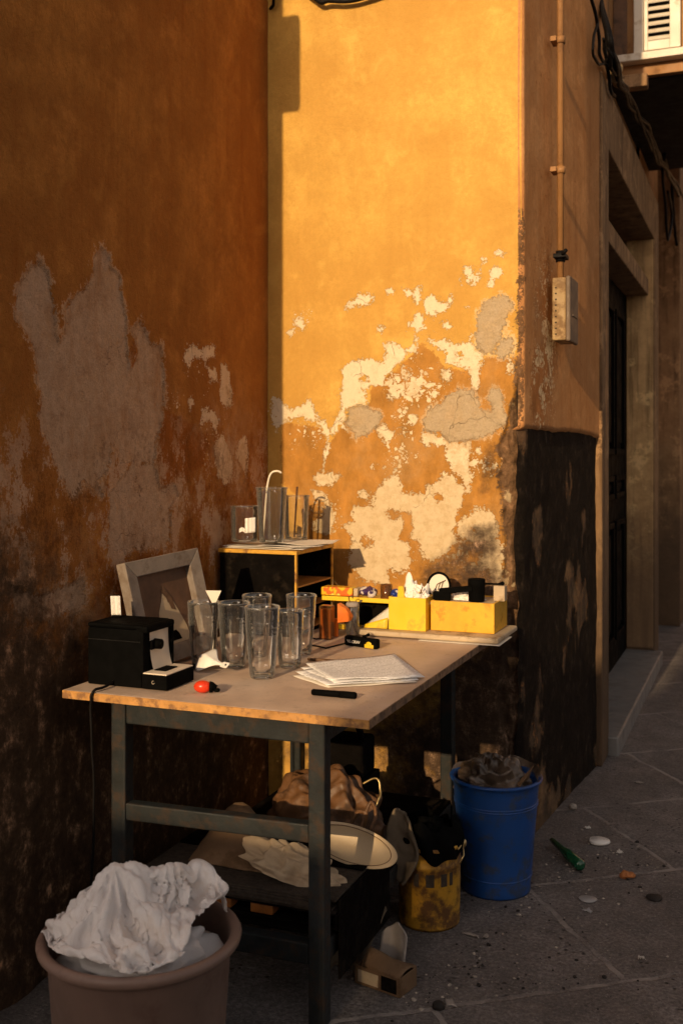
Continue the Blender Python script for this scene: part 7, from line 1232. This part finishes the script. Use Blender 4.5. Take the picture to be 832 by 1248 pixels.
kb = root('black_case', 'black boxy case with brass clasps behind the brown bag', 'case', (kx.x, 3.06, .33))
q = MB(); q.box(kx.x-.07, kx.x+.062, 3.02, 3.14, .36, .475, .012, None, 3); q.build('body', M['blackmatt'], kb)
MB().box(kx.x-.075, kx.x+.07, 3.01, 3.16, .2075, .3595, .004).build('stand', M['blackmatt'], kb)
q = MB(); q.box(kx.x-.02, kx.x-.013, 3.008, 3.02, .375, .395, .002); q.box(kx.x-.005, kx.x+.002, 3.008, 3.02, .375, .392, .002); q.build('clasp', M['brass'], kb)
q = MB(); q.tube(strand([(kx.x-.05, 3.05, .475), (kx.x-.055, 3.04, .53), (kx.x-.02, 3.03, .575), (kx.x+.03, 3.04, .54), (kx.x+.05, 3.05, .475)], .006, .001, 1, 24), .011, 8); q.build('strap', M['blackmatt'], kb)
# flap of fabric hanging beside the crate
fl2 = [P3(472, 1070, 2.80), P3(478, 1030, 2.82), P3(470, 995, 2.86), P3(498, 990, 2.86), P3(509, 1003, 2.84), P3(500, 1035, 2.82), P3(484, 1074, 2.79)]
q = MB()
def flap(u, v):
    w = .052*math.sin(math.pi*min(1, .12+.80*v))**.7
    base = P3(478, 1074, 2.82).lerp(P3(490, 992, 2.88), v)
    return (base.x+(u-.42)*2*w*.9+.008*math.sin(v*5), base.y+.02*math.sin(u*3.0)+.012*mnoise.noise(Vector((u*4, v*6, 2))), base.z+.01*math.sin(u*4+1))
q.grid(16, 24, flap); q.solo('felt_flap', M['greyfabric'], 'stiff grey brown piece of felt propped between crate and yellow bucket', 'felt', (P3(484, 1074, 2.82)), solid=.008)
sp0 = P3(484, 1074, 2.82)
# papers and a torn carton on the ground by the table leg
q = MB()
def pap(u, v):
    a = T(408, 1196, .0).lerp(P3(449, 1112, 2.66), v); 
    return (a.x+(u-.5)*.085+.0*v, a.y+.05*math.sin(u*2.6)*1.0, max(a.z, .004)+.012*mnoise.noise(Vector((u*5, v*5, 4)))+.015*math.sin(u*3))
q.grid(16, 20, pap); q.solo('paper_sleeve', M['greyfabric'], 'pale paper sleeve leaning against the crate above the torn carton', 'paper', T(410, 1190, 0), solid=.003)
q = MB(); cpt = T(476, 1168, .035)
def rg_(u, v):
    return (cpt.x-.035+.075*u, cpt.y+.03*v+.02*math.sin(u*4), .012+.10*v*(1-.5*abs(u-.55))+.01*mnoise.noise(Vector((u*4, v*4, 9))))
q.grid(14, 14, rg_); q.solo('grey_rag', M['rag'], 'small grey rag bunched behind the torn carton', 'rag', (cpt.x, cpt.y, 0), solid=.004)
co_ = T(462, 1212, 0)
ct = root('torn_carton', 'small crushed brown carton with a pale printed label on the ground', 'carton', (co_.x, co_.y+.05, 0), local=True, rz=R(-14)); ct.scale = (.80, .80, .80)
q = MB(); q.box(-.085, .085, -.05, -.046, .002, .062, .001); q.box(-.085, .085, .046, .05, .002, .06, .001); q.box(-.085, -.081, -.0455, .0455, .002, .06, .001); q.box(.081, .085, -.0455, .0455, .002, .062, .001); q.box(-.08, .08, -.045, .045, .002, .006); q.build('body', M['cardboard'], ct)
q = MB(); q.grid(10, 10, lambda u, v: (-.06+.144*u, -.05+.10*v, .063+.042*math.sin(math.pi*min(1, v*1.1))*(1-.75*u)+.006*mnoise.noise(Vector((u*5, v*5, 3))))); q.build('flap', M['cardboard'], ct, solid=.003)
q = MB(); q.box(-.072, .004, -.0516, -.0505, .012, .050); q.build('label', M['plywood'], ct)
q = MB(); q.box(.015, .072, -.0514, -.0505, .010, .054); q.tube([(.044+.012*math.cos(k*.7), -.052, .032+.012*math.sin(k*.7)) for k in range(9)], .001, 5); q.build('print_panel', M['blackmatt'], ct)

# ------------------------------------------------------------------ buckets
def bucket_profile(rb, rt, H, lip=.008, wall=.003):
    return [(0, .004), (rb*.9, .004), (rb, .0), (rb+.001, .006)]+[(rb+(rt-rb)*k/10, H*k/10) for k in range(1, 10)]+[(rt-.001, H-.022), (rt+.001, H-.018), (rt+.002, H-.012), (rt+lip*.8, H-.010), (rt+lip, H-.004), (rt+lip*.7, H), (rt-wall, H-.001), (rt-wall-.001, H-.02), (rb-wall, .012), (0, .010)]
r_ = ray(604); bx_, by_ = r_[0]*3.315, r_[1]*3.315
bb = root('blue_bucket', 'tall blue plastic bucket against the wall corner lined with a bag', 'bucket', (bx_, by_, 0))
q = MB(); q.lathe(bucket_profile(.106, .134, .35, .010), (bx_, by_, .001), 64); 
for zr_ in (.268, .276, .052): q.lathe([(.106+.028*zr_/.35+.0005, zr_-.003), (.106+.028*zr_/.35+.003, zr_), (.106+.028*zr_/.35+.0005, zr_+.003)], (bx_, by_, .001), 64)
q.build('body', M['blueplastic'], bb)
lg_ = root('brown_bag', 'crumpled smoky brown plastic bag stuffed in the blue bucket', 'bag', (bx_, by_, .30))
crumple(bx_-.012, by_+.015, .292, .108, .104, .105, 14, .35, 44, ((2.6, .6, .35, .15), (1.2, .5, .4, .15), (4.6, .4, .5, -.2))).build('bag', M['bag'], lg_, sub=1)
q = MB()
def film(u, v):
    a = R(-20)+R(215)*u; rr = .128+.012*v+.004*math.sin(u*23)
    return (bx_+rr*math.cos(a), by_+rr*math.sin(a), .345+.030*v*math.sin(math.pi*u)+.004*math.sin(u*31))
q.grid(50, 6, film); q.build('bag_edge', M['bag'], lg_)
q = MB(); q.add([(bx_+.07, by_-.03, .335), (bx_+.085, by_-.05, .335), (bx_+.118, by_+.0, .392), (bx_+.10, by_+.0, .345)], [(0, 1, 2), (0, 2, 3)], False); q.solo('cardboard_shard', M['cardboard'], 'torn cardboard shard sticking up at the right rim of the blue bucket', 'cardboard', (bx_+.09, by_-.02, .335), solid=.002)
r_ = ray(523); yx, yy_ = r_[0]*3.085, r_[1]*3.085
ybk = root('paint_bucket', 'stained yellow paint bucket under the table with black bin liner', 'bucket', (yx, yy_, 0))
q = MB(); q.lathe([(0, .004), (.082, .004), (.086, 0), (.088, .008), (.0895, .17), (.092, .173), (.0925, .182), (.090, .185), (.0905, .222), (.094, .225), (.094, .235), (.088, .236), (.086, .20), (.084, .01), (0, .008)], (yx, yy_, .001), 56); q.build('body', M['bucketyellow'], ybk)
vd = math.atan2(-yy_, -yx)
for k, (aa, w) in enumerate(((-.42, .015), (.02, .024), (.48, .020), (.75, .012))):
    q = MB(); q.grid(6, 4, lambda u, v, aa=aa, w=w: (yx+.0902*math.cos(vd+aa+(u-.5)*w/.09), yy_+.0902*math.sin(vd+aa+(u-.5)*w/.09), .128+.036*v)); q.build('dark_label', M['magazine'], ybk)
q = MB()
def liner(u, v):
    a = 2*math.pi*u; rr = .098-.03*max(0, v-.55)*2+.006*math.sin(a*9+v*4)
    return (yx+rr*math.cos(a), yy_+rr*math.sin(a), .206+.085*v+.010*math.sin(a*3+1)+.008*math.sin(a*7))
q.grid(72, 12, liner); q.build('bin_liner', M['black'], ybk)
crumple(yx, yy_, .215, .075, .075, .075, 44, .4, 24).build('liner_contents', M['black'], ybk)
q = MB(); q.tube([(yx+.097*math.cos(a_)*1.0, yy_+.097*math.sin(a_)*.9-.02*math.sin(k*.16), .225+.03*math.sin(k*.16)) for k, a_ in ((k, -.3+k*.16) for k in range(8))], .003, 6); q.ball((yx+.098, yy_+.01, .232), (.011, .012, .014), 2); q.tube([(yx+.1, yy_+.0, .228), (yx+.106, yy_-.012, .205), (yx+.098, yy_-.03, .185)], .0025, 6); q.build('handle', M['brass'], ybk)

# big tub with the cloth
r_ = ray(171); tx_, ty_ = r_[0]*2.24, r_[1]*2.24
tbk = root('mauve_tub', 'large round mauve brown plastic tub in front of the table', 'tub', (tx_, ty_, 0))
q = MB(); q.lathe([(0, .004), (.158, .004), (.166, 0), (.169, .01), (.190, .315), (.193, .318), (.203, .322), (.211, .330), (.213, .339), (.209, .346), (.201, .349), (.192, .345), (.187, .335), (.186, .31), (.163, .012), (0, .01)], (tx_, ty_, .001), 80); q.build('body', M['mauve'], tbk)
n = 62
raw = np.array(CLOTH).reshape(3, n, n).cumsum(2).transpose(1, 2, 0)/2500.
cl = (np.array([-.2567, -.2731, .2841])+raw).reshape(-1, 3)
ang = R(24); ca, sa = math.cos(ang), math.sin(ang)
n0 = n; c3 = cl.reshape(n0, n0, 3); n = 2*n0-1; C2 = np.zeros((n, n, 3)); C2[::2, ::2] = c3; C2[1::2, ::2] = (c3[1:]+c3[:-1])/2; C2[:, 1::2] = (C2[:, 2::2]+C2[:, :-1:2])/2; cl = C2.reshape(-1, 3)
pts = np.stack([tx_+(cl[:, 0]*ca-cl[:, 1]*sa)*.93, ty_+(cl[:, 0]*sa+cl[:, 1]*ca)*.93, .335+(cl[:, 2]-.335)*.80+.004], 1)
rel = pts[:, :2]-np.array([tx_, ty_]); rr_ = np.hypot(rel[:, 0], rel[:, 1])
nr = np.where(rr_ > .175, .175+(rr_-.175)*.42, rr_); pts[:, :2] = np.array([tx_, ty_])+rel*(nr/np.maximum(rr_, 1e-6))[:, None]
rimz = .352-.10*np.clip((nr-.222)/.03, 0, 1)
pts[:, 2] = np.where(nr > .17, np.maximum(pts[:, 2], rimz+.004+.25*np.maximum(0, pts[:, 2]-.33)), np.maximum(pts[:, 2], .34))
G = pts.reshape(n, n, 3); du = np.gradient(G, axis=0); dv = np.gradient(G, axis=1); nn = np.cross(du, dv); nn /= np.maximum(np.linalg.norm(nn, axis=2, keepdims=True), 1e-9); nn *= np.sign(nn[..., 2:3].mean())
amp = np.zeros((n, n)); k0 = int(np.argmax(G[..., 2])); pk = G[k0//n, k0 % n]
for i in range(n):
    for j in range(n):
        dx, dy = G[i, j, 0]-pk[0], G[i, j, 1]-pk[1]; r0 = math.hypot(dx, dy); a0 = math.atan2(dy, dx)
        i2, j2 = i*.5, j*.5; ed = min(1, .25+min(i, j, n-1-i, n-1-j)/18.); w0 = mnoise.noise(Vector((i2*.08, j2*.08, 4)))
        rad = mnoise.noise(Vector((math.cos(a0)*2.3+w0*.5, math.sin(a0)*2.3+w0*.5, r0*3.)))
        p = Vector((i2*.10+.5*w0, j2*.07-.4*w0, 2.7))
        amp[i, j] = ed*.060*min(1, r0/.10)*(.22-abs(rad))+ed*.016*(.26-abs(mnoise.noise(p)))+ed*.007*(.26-abs(mnoise.noise(p*2.4+Vector((3, 1, 7)))))+.002*(.26-abs(mnoise.noise(p*5.3+Vector((1, 4, 2)))))
amp = np.minimum(amp, .009)
pts = (G+nn*amp[..., None]).reshape(-1, 3)
q = MB(); q.add(pts.tolist(), [(i*n+j, (i+1)*n+j, (i+1)*n+j+1, i*n+j+1) for i in range(n-1) for j in range(n-1)])
q.solo('white_cloth', M['whitecloth'], 'crumpled white cotton cloth heaped over the mauve tub', 'cloth', (tx_, ty_, .35), solid=.0012)
q = MB(); q.lathe([(0, .0), (.15, 0), (.168, .02)], (tx_, ty_, .27), 40); crumple_ = crumple(tx_, ty_, .272, .155, .155, .085, 77, .3, 30); crumple_.solo('laundry_heap', M['whitecloth'], 'dull bundled linen filling the tub beneath the white cloth', 'linen', (tx_, ty_, .27))

# ------------------------------------------------------------------ litter on the paving
def disc(px, py, rx, ry, h, name, mat, label, cat, rz=0):
    p = T(px, py, 0); f = lambda a, z, r: 1+.05*math.sin(a*3+px)
    q = MB(); q.lathe([(0, .001), (rx*.9, .001), (rx, h*.4), (rx*.94, h), (0, h*.9)], n=28, f=f, M=TR((p.x, p.y, .001), rz) @ Matrix.Diagonal((1, ry/rx, 1, 1)))
    return q.solo(name, M[mat], label, cat, p)
disc(730, 1028, .036, .034, .012, 'white_disc', 'whiteplastic', 'white oval disc on the paving by the building corner', 'disc')
disc(716, 1097, .028, .026, .003, 'grey_disc', 'greydisc', 'flat grey disc on the paving below the white disc', 'disc')
disc(797, 1096, .024, .026, .006, 'black_disc', 'darkgrit', 'round black disc on the paving near the picture edge', 'disc')
p = T(765, 1071, 0); q = MB(); q.ball((p.x, p.y, .012), (.022, .018, .013), 3, .010, 40, 3); q.solo('orange_stone', M['brick'], 'rough orange brick fragment on the paving', 'stone', p)
gp0, gp1 = T(672, 1024, .02), T(708, 1056, .02)
q = MB(); dv = (gp1-gp0); q.tube([gp0, gp0+dv*.1, gp0+dv*.4, gp0+dv*.55, gp0+dv*.97, gp1], [.008, .010, .011, .017, .018, .012], 16); q.solo('green_bottle', M['greenglass'], 'green glass bottle lying at the foot of the sooty corner', 'bottle', (gp0+gp1)/2)
def scrap(px, py, w, h, rz, label, mat='whiteplastic', name='paper_scrap', seed=1):
    p = T(px, py, 0); ca, sa = math.cos(rz), math.sin(rz)
    def f(u, v):
        x = (u-.5)*w*(1-.35*v); y = (v-.5)*h*(1+.3*math.sin(u*4+seed)); return (p.x+x*ca-y*sa, p.y+x*sa+y*ca, .003+.010*abs(mnoise.noise(Vector((u*3, v*3, seed)))))
    q = MB(); q.grid(7, 7, f); return q.solo(name, M[mat], label, 'paper', p, solid=.0006)
scrap(575, 1141, .055, .018, -.3, 'thin white paper strip on the ground right of the yellow bucket', 'rag', seed=2)
scrap(548, 1224, .026, .040, .5, 'small white paper scrap next to the black bottle cap', 'rag', seed=3)
scrap(592, 1143, .018, .014, .2, 'tiny grey paper scrap near the paper strip', 'rag', seed=5)
scrap(755, 1040, .024, .018, .2, 'small white scrap right of the white disc', 'paper', seed=7)
scrap(717, 1112, .030, .020, -.6, 'pale torn paper just below the grey disc', 'greydisc', seed=8)
scrap(781, 1170, .020, .012, .4, 'small white scrap alone on the slab at the lower right', 'paper', seed=9)
scrap(778, 955, .040, .014, .1, 'pale scrap farther along the alley paving', 'rag', seed=11)
scrap(715, 1010, .026, .014, .3, 'small white scrap above the green bottle', 'paper', seed=12)
q = MB(); p = T(534, 1229, 0); q.lathe([(0, .012), (.012, .012), (.015, .009), (.0155, .0), (0, .001)], (p.x, p.y, .001), 20); q.solo('bottle_cap', M['darkgrit'], 'black bottle cap on the ground near the bottom edge', 'bottle cap', p)
p = T(698, 987, 0); q = MB(); q.ball((p.x, p.y, .012), (.013, .012, .012), 3, .004, 60, 2); q.solo('round_pebble', M['pebble'], 'round beige pebble at the foot of the sooty wall', 'pebble', p)
def scatter(name, mat, label, cat, spots, n, rmin, rmax, seed):
    rr = random.Random(seed); mb = MB()
    for k in range(n):
        px, py, sx, sy = rr.choice(spots); p = T(rr.gauss(px, sx), min(max(rr.gauss(py, sy), 985), 1260), 0)
        if p.x < XR+.02 and p.y > YB-.05: continue
        r = rmin*(rmax/rmin)**(rr.random()**2.2)
        bm = bmesh.new(); bmesh.ops.create_icosphere(bm, subdivisions=1, radius=1)
        for v in bm.verts: v.co = Vector((v.co.x*r*rr.uniform(.7, 1.3), v.co.y*r*rr.uniform(.7, 1.3), v.co.z*r*.6))*rr.uniform(.75, 1.2)
        mb.addbm(bm, False, TR((p.x, p.y, r*.3), rr.uniform(0, 6)))
    o = mb.build(name, M[mat]); tag(o, label, cat, None, 'stuff')
scatter('gravel', 'pebble', 'pale grit and crumbs of plaster gathered at the foot of the corner', 'gravel', [(690, 1045, 28, 20), (720, 1060, 40, 22), (640, 1085, 30, 12), (600, 1160, 70, 30), (760, 1050, 40, 14), (740, 1120, 70, 40), (520, 1200, 50, 20)], 330, .0015, .006, 5)
scatter('rubble', 'darkgrit', 'dark crumbs scattered over the alley paving', 'rubble', [(700, 1055, 30, 18), (790, 1060, 40, 14), (590, 1165, 40, 25), (560, 1200, 50, 20), (640, 1110, 40, 20), (700, 1180, 80, 40)], 130, .002, .008, 9)

# ------------------------------------------------------------------ sun, sky, camera
EL = R(16.)
sun = bpy.data.lights.new('sun', 'SUN'); sun.energy = SUN_E; sun.angle = R(.53); sun.color = (1., .70, .38)
so = bpy.data.objects.new('sun', sun); COL.objects.link(so)
dvec = Vector((math.sin(AZ)*math.cos(EL), math.cos(AZ)*math.cos(EL), -math.sin(EL))); so.rotation_euler = dvec.to_track_quat('-Z', 'Y').to_euler(); so.location = (-1, -8, 8)
w = bpy.data.worlds.new('World'); sc.world = w; w.use_nodes = True; nt = w.node_tree
bgn = nt.nodes['Background']; sk = nt.nodes.new('ShaderNodeTexSky'); sk.sky_type = 'NISHITA'; sk.sun_disc = False; sk.sun_elevation = EL; sk.sun_rotation = math.pi+AZ; sk.dust_density = 3.; sk.altitude = 50
hsn = nt.nodes.new('ShaderNodeHueSaturation'); hsn.inputs['Saturation'].default_value = .35
mxn = nt.nodes.new('ShaderNodeMix'); mxn.data_type = 'RGBA'; mxn.blend_type = 'MULTIPLY'; mxn.inputs[0].default_value = 1.; mxn.inputs[7].default_value = (*SKY_TINT, 1)
nt.links.new(sk.outputs[0], hsn.inputs['Color']); nt.links.new(hsn.outputs[0], mxn.inputs[6]); nt.links.new(mxn.outputs[2], bgn.inputs[0]); bgn.inputs[1].default_value = SKY_E
cam = bpy.data.cameras.new('camera'); cam.sensor_fit = 'HORIZONTAL'; cam.sensor_width = 24.; cam.lens = F_/832*24.; cam.shift_y = -(624-HZ_)/832; cam.clip_start = .05; cam.clip_end = 300
cam.dof.use_dof = True; cam.dof.focus_distance = 3.05; cam.dof.aperture_fstop = 4.5
cob = bpy.data.objects.new('camera', cam); COL.objects.link(cob); cob.location = (0, 0, EYE); cob.rotation_euler = (R(90), 0, TH); sc.camera = cob
sc.render.engine = 'CYCLES'; cy = sc.cycles
cy.use_denoising = True; cy.max_bounces = 14; cy.diffuse_bounces = 5; cy.glossy_bounces = 5; cy.transmission_bounces = 14; cy.transparent_max_bounces = 24; cy.sample_clamp_indirect = 6.; cy.caustics_reflective = False; cy.caustics_refractive = False; cy.use_adaptive_sampling = True; cy.adaptive_threshold = .015
sc.view_settings.view_transform = 'Standard'; sc.view_settings.look = 'None'; sc.view_settings.exposure = 0; sc.view_settings.gamma = 1
